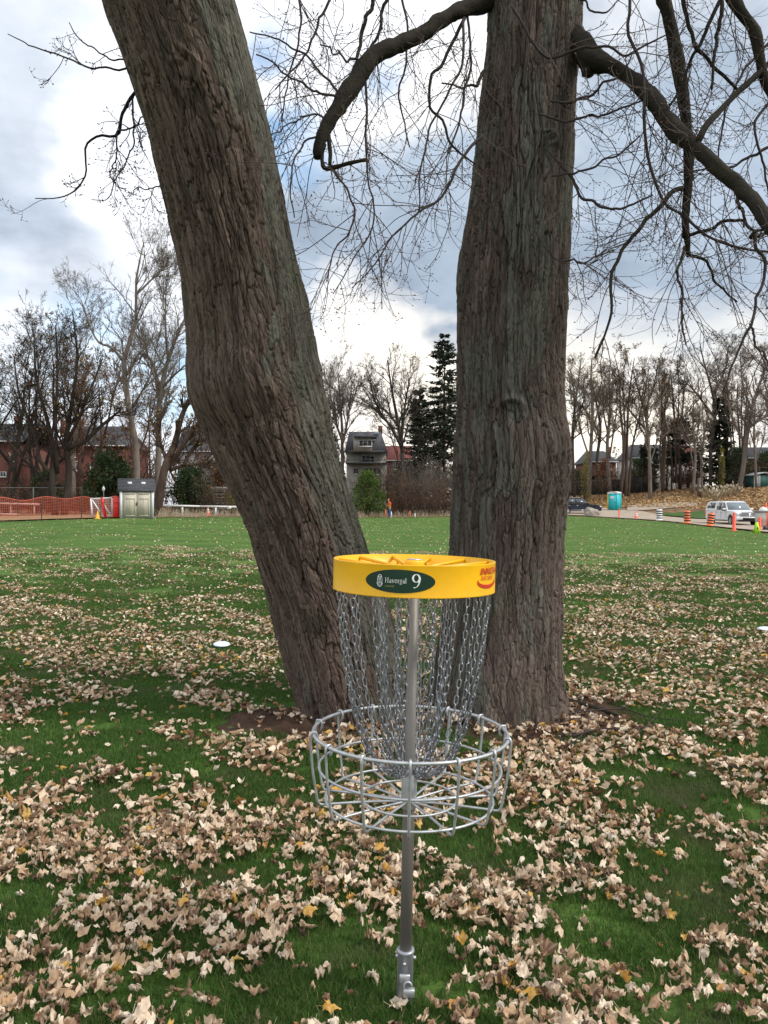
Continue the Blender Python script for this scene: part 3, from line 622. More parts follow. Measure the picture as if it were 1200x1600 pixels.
# ================================================================ DISC GOLF BASKET
galv = mat('galvanised_wire', (.54, .56, .57), (.42, .44, .46), scale=40, rough=.42, metal=.65, bump=.25, bscale=260, bdist=.001)
chain_m = mat('chain_steel', (.36, .37, .40), (.25, .26, .29), scale=50, rough=.38, metal=.8, bump=.2, bscale=300, bdist=.001)
pole_m = mat('pole_steel', (.235, .225, .21), (.17, .158, .142), scale=7, rough=.55, metal=.45, bump=.35, bscale=140, stretch=(1, 1, .12), bdist=.001, lo=.3, hi=.7)
sleeve_m = mat('sleeve_zinc', (.42, .44, .46), (.33, .35, .37), scale=26, rough=.45, metal=.6, bump=.3, bscale=90, bdist=.001)
yellow_m = mat('yellow_plastic', (.95, .50, .004), (.84, .43, .008), scale=9, rough=.36, bump=.12, bscale=60, bdist=.001)
green_d = mat('decal_green', (.004, .032, .016), rough=.35)
white_d = mat('decal_white', (.85, .86, .84), (.83, .84, .82), rough=.5)
gold_d = mat('decal_gold', (.40, .36, .10), rough=.5)
red_d = mat('decal_red', (.62, .03, .015), rough=.4)
BB = np.array([(632 - 600) / F * 2.5, 2.5, 0]); BB[2] = 0.
bk = thing('disc_golf_basket', BB, 'galvanised disc golf basket with a yellow numbered band in front of the two trunks', 'disc golf basket')
bk.rotation_euler = (0, math.radians(1.25), 0)
ZB = lambda z: z - BB[2]
# pole, stub, sleeve
b = MB(); lathe(b, [(.001, .16), (.0195, .16), (.0195, .70), (.0175, .705), (.0175, 1.44), (.001, 1.44)], 36); b.build('pole', pole_m, bk)
b = MB(); lathe(b, [(.0, -.12), (.0265, -.12), (.0265, .176), (.0285, .178), (.0285, .186), (.0195, .187)], 36); sl_o = b.build('ground_sleeve', sleeve_m, bk)
def bolt(parent, c, d, r=.0055, h=.006):
    b = MB(); tubes(b, np.array([[np.array(c) - np.array(d) * .004, np.array(c) + np.array(d) * h]]), np.array([[r, r]]), 6); b.build('bolt', galv, parent, False)
bolt(sl_o, (-.004, -.0265, .152), (0, -1, 0)); bolt(sl_o, (.0262, -.003, .160), (1, 0, 0), .006, .008); bolt(sl_o, (-.0262, -.003, .165), (-1, 0, 0), .006, .006)
# padlock plate and lock
b = MB(); box(b, (-.002, -.031, .108), (.034, .010, .026)); pl = b.build('lock_tab', galv, bk, False)
lk = MB(); box(lk, (.012, -.036, .066), (.036, .019, .026)); box(lk, (.012, -.0362, .0735), (.037, .0195, .003)); lo_ = lk.build('padlock', galv, bk, False)
sh = MB(); aa = np.linspace(0, math.pi, 14); tube(sh, np.stack([.008 + .0125 * np.cos(aa), np.full(14, -.040), .088 + .014 * np.sin(aa)], -1).tolist() + [[-.0045, -.040, .078]], .0032, 8); sh.build('shackle', galv, lo_)
m_ = MB(); 
bv = lambda o, w=.002, s=2: setattr(o.modifiers.new('b', 'BEVEL'), 'width', w)
bv(pl); bv(lo_, .003)
# hub of the catcher
b = MB(); lathe(b, [(.0176, .762), (.024, .762), (.0255, .758), (.0255, .652), (.0235, .648), (.0197, .648)], 36); b.build('hub', galv, bk)
# rings
for nm, r, z, rad_ in (('top_ring', .3155, .898, .0056), ('middle_ring', .2955, .786, .0040), ('bottom_ring', .272, .684, .0042), ('inner_ring', .154, .682, .0038)):
    b = MB(); tube(b, ringpts(r, z, 110), rad_, 10, True); b.build(nm, galv, bk)
# fourteen uprights that bend into the spokes at the bottom and hook over the top ring
for k in range(14):
    a = -math.pi / 2 + math.radians(-2.0 + k * 360 / 14)
    prof = [(.3185, .872), (.3135, .882), (.3130, .896), (.3165, .9045), (.3240, .9085), (.3310, .905), (.3340, .896), (.3335, .88), (.3270, .80), (.3175, .74), (.3085, .690), (.3030, .678), (.294, .6735), (.26, .674), (.14, .675), (.030, .672), (.024, .672)]
    prof = [(r - .0085 * min(1, r / .2), z) for r, z in prof]
    S = crom([[r * math.cos(a), r * math.sin(a), z] for r, z in prof], 46)
    b = MB(); tube(b, S, .0043, 8); b.build('basket_wire', galv, bk)
# yellow band: a tube wall with real thickness, hub cap and radial arms
RB_, ZT, ZBt = .262, 1.460, 1.3625
b = MB(); lathe(b, [(RB_ - .004, ZBt + .001), (RB_, ZBt), (RB_ + .0005, ZBt + .002), (RB_, ZBt + .004), (RB_, ZT - .004), (RB_ + .0005, ZT - .002), (RB_, ZT), (RB_ - .004, ZT), (RB_ - .004, ZBt + .001)], 160)
band = b.build('band', yellow_m, bk)
for k in range(12):
    a = math.radians(-90 + 15 + k * 30)
    c_, s_ = math.cos(a), math.sin(a)
    b = MB(); beam(b, (.03 * c_, .03 * s_, 1.428), (.2578 * c_, .2578 * s_, 1.449), .007, .010)
    beam(b, (.19 * c_, .19 * s_, 1.436), (.2578 * c_, .2578 * s_, 1.392), .005, .008)
    b.build('support_arm', yellow_m, bk, False)
b = MB(); lathe(b, [(.0, 1.457), (.030, 1.457), (.032, 1.453), (.032, 1.405), (.0176, 1.405)], 24); hc = b.build('hub_cap', yellow_m, bk)
b = MB(); box(b, (0, 0, 1.459), (.045, .03, .004)); b.build('cap_plate', galv, hc, False)
# --- print on the band (flat shapes wrapped on the cylinder)
def wrap(b, pts2, faces, lift=.0012):
    p = np.asarray(pts2, float); r = RB_ + lift; th = p[:, 0] / r
    v = np.stack([r * np.sin(th), -r * np.cos(th), p[:, 1]], -1)
    q = [f for f in faces if len(f) == 4]; t = [f for f in faces if len(f) == 3]
    b.add(v, q if q else None, t if t else None)
def ribbon(b, pts, ws, lift=.0024, pen=None):
    """pts list of (x,y); ws widths; pen angle gives thick and thin strokes"""
    p = np.asarray(pts, float); w = np.broadcast_to(np.asarray(ws, float), (len(p),))
    t = np.gradient(p, axis=0); t = t / np.maximum(np.linalg.norm(t, axis=1, keepdims=True), 1e-9); n = np.stack([-t[:, 1], t[:, 0]], -1)
    l_ = p + n * w[:, None] / 2; r_ = p - n * w[:, None] / 2; v = np.empty((2 * len(p), 2)); v[0::2] = l_; v[1::2] = r_
    wrap(b, v, [[2 * i, 2 * i + 1, 2 * i + 3, 2 * i + 2] for i in range(len(p) - 1)], lift)
def arc(cx, cy, rx, ry, a0, a1, n=20): 
    a = np.radians(np.linspace(a0, a1, n)); return np.stack([cx + rx * np.cos(a), cy + ry * np.sin(a)], -1)
ox, oz = -.0545, 1.4115
b = MB(); nr = 12; an = np.linspace(0, 2 * math.pi, 72, endpoint=False); vs = []; fs = []
for i in range(nr + 1):
    s_ = i / nr; vs += [(ox + .1075 * s_ * math.cos(t), oz + .0345 * s_ * math.sin(t)) for t in an]
fs = [[i * 72 + j, i * 72 + (j + 1) % 72, (i + 1) * 72 + (j + 1) % 72, (i + 1) * 72 + j] for i in range(nr) for j in range(72)]
wrap(b, vs, fs); oval = b.build('oval_sticker', green_d, band)
def glyphs(word, x, y, h, m, parent, name, thick=.13):
    """simple serif lowercase set drawn with thick uprights and thin joins; h = x-height unit"""
    b = MB(); T = thick * h * 1.15; t = .06 * h
    def R(pts, w): ribbon(b, [(x + px * h, y + py * h) for px, py in pts], w)
    for ch in word:
        if ch == 'H':
            for X_ in (.22, .98): R([(X_, 0), (X_, 1.5)], T); R([(X_ - .2, .03), (X_ + .2, .03)], t); R([(X_ - .2, 1.47), (X_ + .2, 1.47)], t)
            R([(.22, .78), (.98, .78)], t * 1.2); adv = 1.3
        elif ch == 'a':
            R(arc(.38, .72, .24, .26, 160, 0, 10), t * 1.3); R([(.62, .72), (.62, .02), (.74, .02)], T); w = T; R(arc(.36, .26, .22, .24, 60, 330, 14), T * .8); adv = .86
        elif ch == 'v':
            R([(.12, 1), (.42, 0)], T); R([(.42, .02), (.72, 1)], t * 1.3); R([(0, .98), (.28, .98)], t); R([(.58, .98), (.84, .98)], t); adv = .88
        elif ch == 'e':
            R(arc(.4, .5, .30, .48, 0, 320, 24), T * .8); R([(.12, .56), (.68, .56)], t); adv = .84
        elif ch == 'r':
            R([(.22, 0), (.22, 1)], T); R([(.04, .03), (.42, .03)], t); R([(.06, .96), (.22, .96)], t); R(arc(.42, .72, .18, .24, 150, 40, 8), T * .7); adv = .68
        elif ch == 'g':
            R(arc(.36, .66, .24, .32, 0, 360, 22), T * .7); R(arc(.38, -.22, .34, .2, 0, 360, 22), t * 1.4); R([(.3, .36), (.2, .12), (.55, -.02)], T * .6); R([(.55, .92), (.78, .98)], t * 1.5); adv = .84
        elif ch == 'l':
            R([(.2, 0), (.2, 1.55)], T); R([(.02, .03), (.38, .03)], t); R([(.04, 1.5), (.2, 1.5)], t); adv = .42
        x += adv * h
    return b.build(name, m, parent, False)
glyphs('Havergal', -.0985 + .0015, 1.4065, .0098, white_d, oval, 'lettering')
# the 9
b = MB()
def nine(cx, cy, h):
    a = np.radians(np.linspace(0, 360, 40)); w = h * (.035 + .10 * np.abs(np.cos(a)))
    ribbon(b, np.stack([cx + h * .235 * np.cos(a), cy + h * .205 + h * .27 * np.sin(a)], -1), w)
    p = arc(cx - h * .10, cy + .16 * h, h * .345, h * .62, 8, -72, 24); ribbon(b, p, np.linspace(.15, .035, 24) * h)
    ribbon(b, [(cx + .0 * h, cy - .43 * h), (cx - .12 * h, cy - .465 * h), (cx - .2 * h, cy - .45 * h)], .05 * h)
nine(-.0035, 1.4135, .0415); b.build('numeral_nine', white_d, oval, False)
# crest: shield outline with small charges and a crown-like top
b = MB(); cx, cz = -.1135, 1.4115
ribbon(b, [(cx - .0070, cz + .010), (cx - .0078, cz), (cx - .006, cz - .009), (cx, cz - .0145), (cx + .006, cz - .009), (cx + .0078, cz), (cx + .0070, cz + .010), (cx - .007, cz + .010)], .0013)
ribbon(b, [(cx - .0088, cz - .006), (cx - .006, cz - .0145), (cx, cz - .0180), (cx + .006, cz - .0145), (cx + .0088, cz - .006)], .0018)
ribbon(b, arc(cx, cz + .0135, .0042, .0042, 0, 360, 16), .0016)
for dz in (.006, .002, -.002, -.006): ribbon(b, [(cx - .0050, cz + dz), (cx - .0010, cz + dz)], .0014); ribbon(b, [(cx + .0010, cz + dz), (cx + .0050, cz + dz)], .0014)
ribbon(b, [(cx, cz + .009), (cx, cz - .011)], .001)
for sx in (-1, 1): ribbon(b, [(cx + sx * .0050, cz + .0095), (cx + sx * .0058, cz + .0145)], .0016)
b.build('crest', white_d, oval, False)
def fonttext(txt, x, z, h, m, parent, name, shear=0., fat=0., space=1., sx=1.):
    cu = bpy.data.curves.new('t', 'FONT'); cu.body = txt; cu.shear = shear; cu.offset = fat; cu.space_character = space; cu.resolution_u = 4
    o = bpy.data.objects.new('t', cu); COL.objects.link(o); bpy.context.view_layer.update()
    me = o.evaluated_get(bpy.context.evaluated_depsgraph_get()).to_mesh()
    v = np.array([tuple(q.co) for q in me.vertices]); hh = max(.001, v[:, 1].max()); v = v * (h / hh)
    fs = [list(p.vertices) for p in me.polygons]; tri = []
    for f in fs:
        for i in range(1, len(f) - 1): tri.append([f[0], f[i], f[i + 1]])
    w = v[:, 0].max() * sx
    b = MB(); wrap(b, np.stack([x + v[:, 0] * sx, z + v[:, 1]], -1), tri, .0024)
    o.to_mesh_clear(); bpy.data.objects.remove(o); bpy.data.curves.remove(cu)
    b.build(name, m, parent, False); return w
fonttext('COLLEGE', -.0965, 1.3945, .0042, gold_d, oval, 'small_lettering', fat=.01, space=1.15)
lx = .2125
fonttext('INNOVA', lx + .003, 1.4285, .0205, red_d, band, 'maker_lettering', shear=.3, fat=.02, space=1.08, sx=1.1)
fonttext('DISC GOLF', lx + .010, 1.4125, .0110, red_d, band, 'maker_small_lettering', shear=.15, fat=.01)
b = MB(); n_ = 30; ribbon(b, arc(lx + .055, 1.4085, .060, .0175, 165, 375, n_), .0015 + .0095 * np.sin(np.linspace(.05, math.pi * .97, n_)) ** .8); b.build('maker_swoosh', red_d, band, False)

# --- chains: every link modelled, a mesh per chain
def linkverts():
    n, m = 14, 6; a = np.arange(n) * 2 * math.pi / n; L_, W_, r = .0172, .0084, .0023
    y = np.sin(a) * (W_ - r); x = np.cos(a) * (W_ - r) + np.sign(np.cos(a)) * (L_ - W_)
    c_ = np.stack([x, y, 0 * x], -1); T = nrm(np.roll(c_, -1, 0) - np.roll(c_, 1, 0)); Nn = np.array([0, 0, 1.]); U = np.cross(T, Nn)
    p = np.arange(m) * 2 * math.pi / m
    v = c_[:, None] + r * (np.cos(p)[None, :, None] * U[:, None] + np.sin(p)[None, :, None] * Nn)
    k = np.arange(n)[:, None]; k2 = (k + 1) % n; j = np.arange(m)[None]; j2 = (j + 1) % m
    return v.reshape(-1, 3), np.stack([k * m + j, k2 * m + j, k2 * m + j2, k * m + j2], -1).reshape(-1, 4)
LV, LQ = linkverts(); crng = np.random.RandomState(4)
def chain(a_top, r_top, z_top, a_bot, bow, name='chain'):
    t = np.linspace(0, 1, 200); p0 = np.array([r_top, z_top]); p3 = np.array([.027, .772 + crng.uniform(-.012, .008)])
    p1 = np.array([r_top * .86 + .005, .97]); p2 = np.array([r_top * bow, .725 + .05 * (1 - r_top / .25)])
    rz = ((1 - t) ** 3)[:, None] * p0 + (3 * t * (1 - t) ** 2)[:, None] * p1 + (3 * t ** 2 * (1 - t))[:, None] * p2 + (t ** 3)[:, None] * p3
    a = a_top + (a_bot - a_top) * t ** 1.5
    C = np.stack([rz[:, 0] * np.cos(a), rz[:, 0] * np.sin(a), rz[:, 1]], -1)
    s = np.concatenate([[0], np.cumsum(np.linalg.norm(np.diff(C, axis=0), axis=1))]); n = int(s[-1] / .0272); ss = (np.arange(n) + .5) * s[-1] / n
    X = np.stack([np.interp(ss, s, C[:, k]) for k in range(3)], -1); T = nrm(np.stack([np.interp(ss + .004, s, C[:, k]) - np.interp(ss - .004, s, C[:, k]) for k in range(3)], -1))
    b = MB(); tw = crng.uniform(0, math.pi)
    for i in range(n):
        u = nrm(np.cross(T[i], [math.cos(a[0] + .3), math.sin(a[0] + .3), .1])); v = np.cross(T[i], u)
        f = tw + (i % 2) * math.pi / 2 + crng.uniform(-.3, .3); uu = u * math.cos(f) + v * math.sin(f); vv = np.cross(T[i], uu)
        M_ = np.stack([T[i], uu, vv]); b.add(LV @ M_ + X[i] + crng.normal(size=3) * .0008, LQ)
    return b.build(name, chain_m, bk)
for k in range(18):
    a = -math.pi / 2 + math.radians(9 + k * 20 + crng.uniform(-3, 3)); chain(a, .246 + crng.uniform(-.004, .004), 1.374, a + crng.uniform(-.25, .25), .60)
for k in range(10):
    a = -math.pi / 2 + math.radians(24 + k * 36 + crng.uniform(-5, 5)); chain(a, .120 + crng.uniform(-.015, .015), 1.40, a + crng.uniform(-.3, .3), .72)
b = MB(); tube(b, ringpts(.024, .775, 30), .004, 8, True); b.build('chain_collar', galv, bk)

# ================================================================ SOIL, GRASS, LEAVES
soil_m = mat('soil', (.085, .052, .034), (.045, .028, .02), scale=6, rough=.98, bump=1, bscale=45, coord='World', bdist=.02, spec=.1)
def soilpatch(cx, cy, rx, ry, seed, label):
    n, m = 40, 70; r = np.linspace(0, 1, n) ** .8; a = np.linspace(0, 2 * math.pi, m, endpoint=False); R_, A_ = np.meshgrid(r, a, indexing='ij')
    k = 1 + .35 * (fbm(A_ / (2 * math.pi) * 8, R_ * 0, seed, 3, 8) - .5) * 2
    X_ = cx + rx * R_ * k * np.cos(A_); Y_ = cy + ry * R_ * k * np.sin(A_)
    Z_ = H(X_, Y_) + .035 * (1 - R_ ** 2) + (fbm(X_ * 18, Y_ * 18, seed, 4) - .5) * .085 * (1 - R_ ** 4) - .012 * (R_ > .97)
    i = np.arange(n - 1)[:, None]; j = np.arange(m)[None]; j2 = (j + 1) % m
    b = MB(); b.add(np.stack([X_, Y_, Z_], -1), np.stack([i * m + j, (i + 1) * m + j, (i + 1) * m + j2, i * m + j2], -1).reshape(-1, 4)); 
    return tag(b.build('soil', soil_m), label, kind='structure')
soilpatch(-.45, 5.75, .95, .55, 2, 'bare brown soil round the foot of the leaning trunk')
soilpatch(1.12, 5.9, 1.0, .72, 6, 'dark soil with twigs round the foot of the upright trunk')

def pxpy(x, y): return 600 + x / y * F, 792 + (CAMZ - 0) / y * F
CTRL = [(190, 1115, 150, 38, -.9), (330, 1150, 90, 30, -.35), (520, 1570, 190, 45, -1.1), (440, 1500, 90, 30, -.5), (900, 1075, 60, 18, -.6), (1010, 1130, 110, 28, -.55), (1010, 1210, 90, 30, -.35),
        (950, 1180, 110, 60, .30), (1120, 1380, 60, 90, -.75), (1010, 1300, 70, 40, -.2), (700, 1470, 60, 60, -.45), (560, 1400, 60, 40, -.2), (480, 1340, 60, 25, -.3), (640, 1300, 150, 60, .1), (60, 1380, 70, 40, -.55), (120, 1200, 80, 25, -.4),
        (450, 1210, 60, 30, -.5), (230, 1290, 120, 40, .3), (380, 1290, 90, 60, .3), (330, 1460, 150, 60, .45), (80, 1530, 120, 70, .5), (870, 1400, 70, 60, .3), (890, 1540, 170, 50, .5), (1170, 1340, 60, 120, .5), (1150, 1560, 90, 60, .4),
        (880, 1500, 60, 20, -.3), (830, 1360, 60, 30, .1), (240, 1420, 80, 26, -.3), (230, 1545, 50, 20, -.3), (700, 1380, 50, 30, .1), (1080, 1050, 160, 25, .3), (980, 980, 200, 40, .3), (150, 1020, 180, 45, .35),
        (60, 1060, 60, 14, -.3), (430, 1118, 60, 34, -.75), (460, 1150, 40, 16, -.5), (320, 1060, 60, 20, .2), (560, 1290, 60, 60, .3), (780, 1250, 60, 40, .2), (900, 1240, 80, 40, .25)]
def density(x, y):
    y = np.maximum(y, .4); px, py = pxpy(x, y)
    rx = x * .80 - y * .60; ry = x * .60 + y * .80
    n = fbm(rx * 1.0 + 9, ry * 2.6 + 3, 31, 4) * .62 + fbm(x * 5, y * 5, 37, 3) * .38
    d = (n - .485) * 6.5 + .42
    d = d + sm(5.5, 7.5, y) * .42 - sm(7, 18, y + 10 * (fbm(x * .35, y * .35, 44, 4) - .5)) * 1.35
    for cx, cy, sx, sy, a in CTRL: d = d + a * 1.25 * np.exp(-((px - cx) / sx) ** 2 - ((py - cy) / sy) ** 2)
    d = d + .16 * (1 - sm(3.2, 5, y)) + .35 * np.exp(-((x - .9) ** 2 + (y - 5.9) ** 2) / 1.3)
    return np.clip(d, .05, 1.2) * (1 - .55 * sm(24, 50, y)) + .004
def leaftemplate(rng, k, lod):
    """silver / norway maple leaf: five pointed lobes, curled and crumpled when dry"""
    nlob = [(-2.2, .58), (-1.12, .84), (0, 1.0), (1.12, .84), (2.2, .58)]
    if lod == 0:
        pts = [(-2.9, .22)]
        for i, (a, l_) in enumerate(nlob):
            l2 = l_ * rng.uniform(.88, 1.1)
            pts += [(a - .36, l2 * .74), (a - .19, l2 * .86), (a, l2), (a + .19, l2 * .88), (a + .36, l2 * .74)]
            if i < 4: pts.append(((a + nlob[i + 1][0]) / 2, .50 + .16 * rng.uniform()))
        pts.append((2.9, .22))
        th = np.array([p[0] for p in pts]); r = np.array([p[1] for p in pts]); vein = np.array([0.] + sum([[.0, .3, 1, .3, .0] + ([0.] if i < 4 else []) for i in range(5)], []) + [0.])
        rings = [.0, .58, 1.0]
    elif lod == 1:
        pts = []
        for i, (a, l_) in enumerate(nlob):
            pts.append((a, l_ * rng.uniform(.9, 1.1)))
            if i < 4: pts.append(((a + nlob[i + 1][0]) / 2, .68))
        pts = [(-2.9, .25)] + pts + [(2.9, .25)]
        th = np.array([p[0] for p in pts]); r = np.array([p[1] for p in pts]); vein = np.zeros(len(pts)); rings = [0., .55, 1.]
    else:
        th = np.array([-2.2, -1.1, 0, 1.1, 2.2]); r = np.array([.6, .8, 1, .8, .6]); vein = np.zeros(5); rings = [0., 1.]
    m = len(th); V_ = []; A = []
    for q in rings:
        rr = r * q if q == 1 else np.minimum(r, .75) * q + (r - np.minimum(r, .75)) * q * q
        V_.append(np.stack([rr * np.sin(th), rr * np.cos(th), 0 * th], -1)); A.append(vein * (1 - .2 * q))
    v = np.concatenate(V_) * .055; a = np.concatenate(A); x, y = v[:, 0].copy(), v[:, 1].copy()
    # curl: roll about an axis, cup, crumple
    ph = rng.uniform(0, math.pi); cu = rng.uniform(8, 95) * rng.choice([1, 1, -1]); ux, uy = math.cos(ph), math.sin(ph)
    s = x * ux + y * uy; t = -x * uy + y * ux; th_ = s * cu
    s2 = np.where(abs(cu) > 1e-6, np.sin(th_) / cu, s); z = (1 - np.cos(th_)) / cu
    z = z + rng.uniform(-9, 14) * t * t + .011 * np.sin(x * rng.uniform(90, 190) + rng.uniform(0, 6)) * np.cos(y * rng.uniform(90, 190) + rng.uniform(0, 6)) + a * .0025
    v = np.stack([s2 * ux - t * uy, s2 * uy + t * ux, z], -1)
    qd = []; nr_ = len(rings)
    tr = [[0, m + j + 1, m + j] for j in range(m - 1)]
    for i in range(1, nr_ - 1): qd += [[i * m + j, i * m + j + 1, (i + 1) * m + j + 1, (i + 1) * m + j] for j in range(m - 1)]
    if lod == 0:   # stem
        st = np.array([[0, 0, z[0]], [.001, -.02, z[0] + .006], [.004, -.042, z[0] + .018]]); 
        n0 = len(v); sv = np.concatenate([st + [[.0009, 0, 0]], st - [[.0009, 0, 0]]]); v = np.concatenate([v, sv]); a = np.concatenate([a, np.full(6, .7)])
        qd += [[n0, n0 + 1, n0 + 4, n0 + 3], [n0 + 1, n0 + 2, n0 + 5, n0 + 4]]
    v[:, 0] *= rng.uniform(.38, .95); v[:, 1] *= rng.uniform(.85, 1.1); v[:, 2] -= v[:, 2].min()
    return v, np.array(qd).reshape(-1, 4), np.array(tr), a
# leaf colours: pale pinkish-beige undersides, tan, brown and a few yellow ones
def leaf_material():
    m = bpy.data.materials.new('dry_leaf'); m.use_nodes = True; t = m.node_tree; t.nodes.clear()
    def n(k): return t.nodes.new(k)
    l = t.links.new
    at = n('ShaderNodeAttribute'); at.attribute_name = 'tint'; cr = n('ShaderNodeValToRGB'); l(at.outputs['Fac'], cr.inputs[0])
    stops = [(0, (.10, .052, .03)), (.12, (.20, .11, .062)), (.27, (.36, .22, .12)), (.45, (.54, .38, .24)), (.65, (.74, .585, .43)), (.80, (.88, .77, .62)), (.88, (.46, .24, .08)), (.94, (.60, .33, .06)), (1, (.66, .46, .13))]
    e = cr.color_ramp.elements; e[0].position = 0; e[0].color = (*stops[0][1], 1); e[1].position = 1; e[1].color = (*stops[-1][1], 1)
    for p, c_ in stops[1:-1]: x = e.new(p); x.color = (*c_, 1)
    ax = n('ShaderNodeAttribute'); ax.attribute_name = 'aux'; mx = n('ShaderNodeMix'); mx.data_type = 'RGBA'; mx.blend_type = 'MULTIPLY'
    no = n('ShaderNodeTexNoise'); no.inputs['Scale'].default_value = 75; no.inputs['Detail'].default_value = 5
    ge = n('ShaderNodeNewGeometry'); l(ge.outputs['Position'], no.inputs['Vector'])
    mr = n('ShaderNodeMapRange'); l(no.outputs[0], mr.inputs[0]); mr.inputs[1].default_value = .46; mr.inputs[2].default_value = .72
    mf = n('ShaderNodeMath'); mf.operation = 'MULTIPLY'; l(mr.outputs[0], mf.inputs[0]); mf.inputs[1].default_value = .65
    l(mf.outputs[0], mx.inputs[0]); l(cr.outputs[0], mx.inputs[6]); mx.inputs[7].default_value = (.58, .44, .36, 1)
    m2 = n('ShaderNodeMix'); m2.data_type = 'RGBA'; mv = n('ShaderNodeMath'); mv.operation = 'MULTIPLY'; l(ax.outputs['Fac'], mv.inputs[0]); mv.inputs[1].default_value = .4
    l(mv.outputs[0], m2.inputs[0]); l(mx.outputs[2], m2.inputs[6]); m2.inputs[7].default_value = (.62, .50, .36, 1)
    b = n('ShaderNodeBsdfPrincipled'); b.inputs['Roughness'].default_value = .72; b.inputs['Specular IOR Level'].default_value = .3; l(m2.outputs[2], b.inputs['Base Color'])
    bu = n('ShaderNodeBump'); bu.inputs['Strength'].default_value = .5; bu.inputs['Distance'].default_value = .003; l(no.outputs[0], bu.inputs['Height']); l(bu.outputs[0], b.inputs['Normal'])
    tr = n('ShaderNodeBsdfTranslucent'); l(m2.outputs[2], tr.inputs[0]); ms = n('ShaderNodeMixShader'); ms.inputs[0].default_value = .18; l(b.outputs[0], ms.inputs[1]); l(tr.outputs[0], ms.inputs[2])
    o = n('ShaderNodeOutputMaterial'); l(ms.outputs[0], o.inputs[0])
    return m
leaf_m = leaf_material()
lr_ = np.random.RandomState(12)
TPL = [[leaftemplate(lr_, k, lod) for k in range((40, 24, 12)[lod])] for lod in (0, 1, 2)]
def zone(y0, y1, dens, lod, scale, ext=.58, outer=None):
    if outer is None:
        n = int((y1 * y1 - y0 * y0) * ext * dens + (y1 - y0) * .8 * dens)
        y = np.sqrt(lr_.uniform(0, 1, n) * (y1 * y1 - y0 * y0) + y0 * y0); x = lr_.uniform(-1, 1, n) * (y * ext + .4)
    else:          # the ground beside and behind the picture's edges
        n = int((y1 - y0) * 2 * outer * dens); y = lr_.uniform(y0, y1, n); x = lr_.uniform(-outer, outer, n); k_ = (np.abs(x) > y * ext + .4) | (y < 1.35); x, y = x[k_], y[k_]; n = len(x)
    D = density(x, y); keep = lr_.uniform(size=n) < D
    r1 = (x - LB[0]) ** 2 + (y - 6.0) ** 2 > .33 ** 2; r2 = (x - RB[0]) ** 2 + (y - 6.05) ** 2 > .40 ** 2; r3 = (x - BB[0]) ** 2 + (y - BB[1]) ** 2 > .045 ** 2
    for gx, gy in ((-1.855, 8.66), (4.97, 9.9)): keep &= (x - gx) ** 2 + ((y - gy) * .6) ** 2 > .135 ** 2
    keep &= r1 & r2 & r3
    x, y, D = x[keep], y[keep], D[keep]; n = len(x)
    z = H(x, y) + lr_.uniform(0, 1, n) ** 1.3 * .055 * np.clip(D, 0, 1) + .014
    sz = lr_.uniform(.50, 1.25, n) ** 1.1 * scale * .80
    tilt = np.abs(lr_.normal(size=n)) * (.38, .34, .28)[lod]; az = lr_.uniform(0, 2 * math.pi, n); spin = lr_.uniform(0, 2 * math.pi, n)
    flip = lr_.uniform(size=n) < .35
    tint = np.clip(lr_.beta(2.1, 1.1, n) * .86, 0, .86); yl = lr_.uniform(size=n); tint = np.where(yl < .035, lr_.uniform(.86, 1, n), tint); tint = np.where(yl > .84, lr_.uniform(0, .28, n), tint)
    return dict(x=x, y=y, z=z, s=sz, tilt=tilt, az=az, spin=spin, flip=flip, tint=tint, k=lr_.randint(0, len(TPL[lod]), n), lod=lod)
def matrices(Zn):
    cz, sz = np.cos(Zn['spin']), np.sin(Zn['spin']); n = len(cz); o = np.zeros(n); i = np.ones(n)
    Rz = np.stack([cz, -sz, o, sz, cz, o, o, o, i], -1).reshape(n, 3, 3)
    f = np.where(Zn['flip'], -1., 1.); Fl = np.stack([i, o, o, o, f, o, o, o, f], -1).reshape(n, 3, 3)
    ct, st = np.cos(Zn['tilt']), np.sin(Zn['tilt']); Rx = np.stack([i, o, o, o, ct, -st, o, st, ct], -1).reshape(n, 3, 3)
    ca, sa = np.cos(Zn['az']), np.sin(Zn['az']); Ra = np.stack([ca, -sa, o, sa, ca, o, o, o, i], -1).reshape(n, 3, 3)
    return Ra @ Rx @ Fl @ Rz * Zn['s'][:, None, None]
def leafmass(b, Zn, sel):
    M_ = matrices(Zn)
    for k, (v, q, t, a) in enumerate(TPL[Zn['lod']]):
        idx = np.where(sel & (Zn['k'] == k))[0]
        if not len(idx): continue
        V_ = np.einsum('nij,vj->nvi', M_[idx], v) 
        lowest = V_[:, :, 2].min(1)
        V_ = V_ + np.stack([Zn['x'], Zn['y'], Zn['z']], -1)[idx][:, None]; V_[:, :, 2] -= (lowest * .75)[:, None]
        off = (np.arange(len(idx)) * len(v))[:, None, None]
        b.add(V_, (q[None] + off).reshape(-1, 4) if len(q) else None, (t[None] + off).reshape(-1, 3), np.repeat(Zn['tint'][idx], len(v)), np.tile(a, len(idx)))
LEAFK = 1.0
z1 = zone(1.35, 3.9, 880, 0, 1.0); z2 = zone(3.9, 6.6, 740, 1, 1.0); z3 = zone(6.6, 26, 430, 2, 1.05, .70); z4 = zone(26, 78, 48, 2, 1.3, .62); z5 = zone(-1., 6.6, 300, 1, 1.0, .58, 5.0)
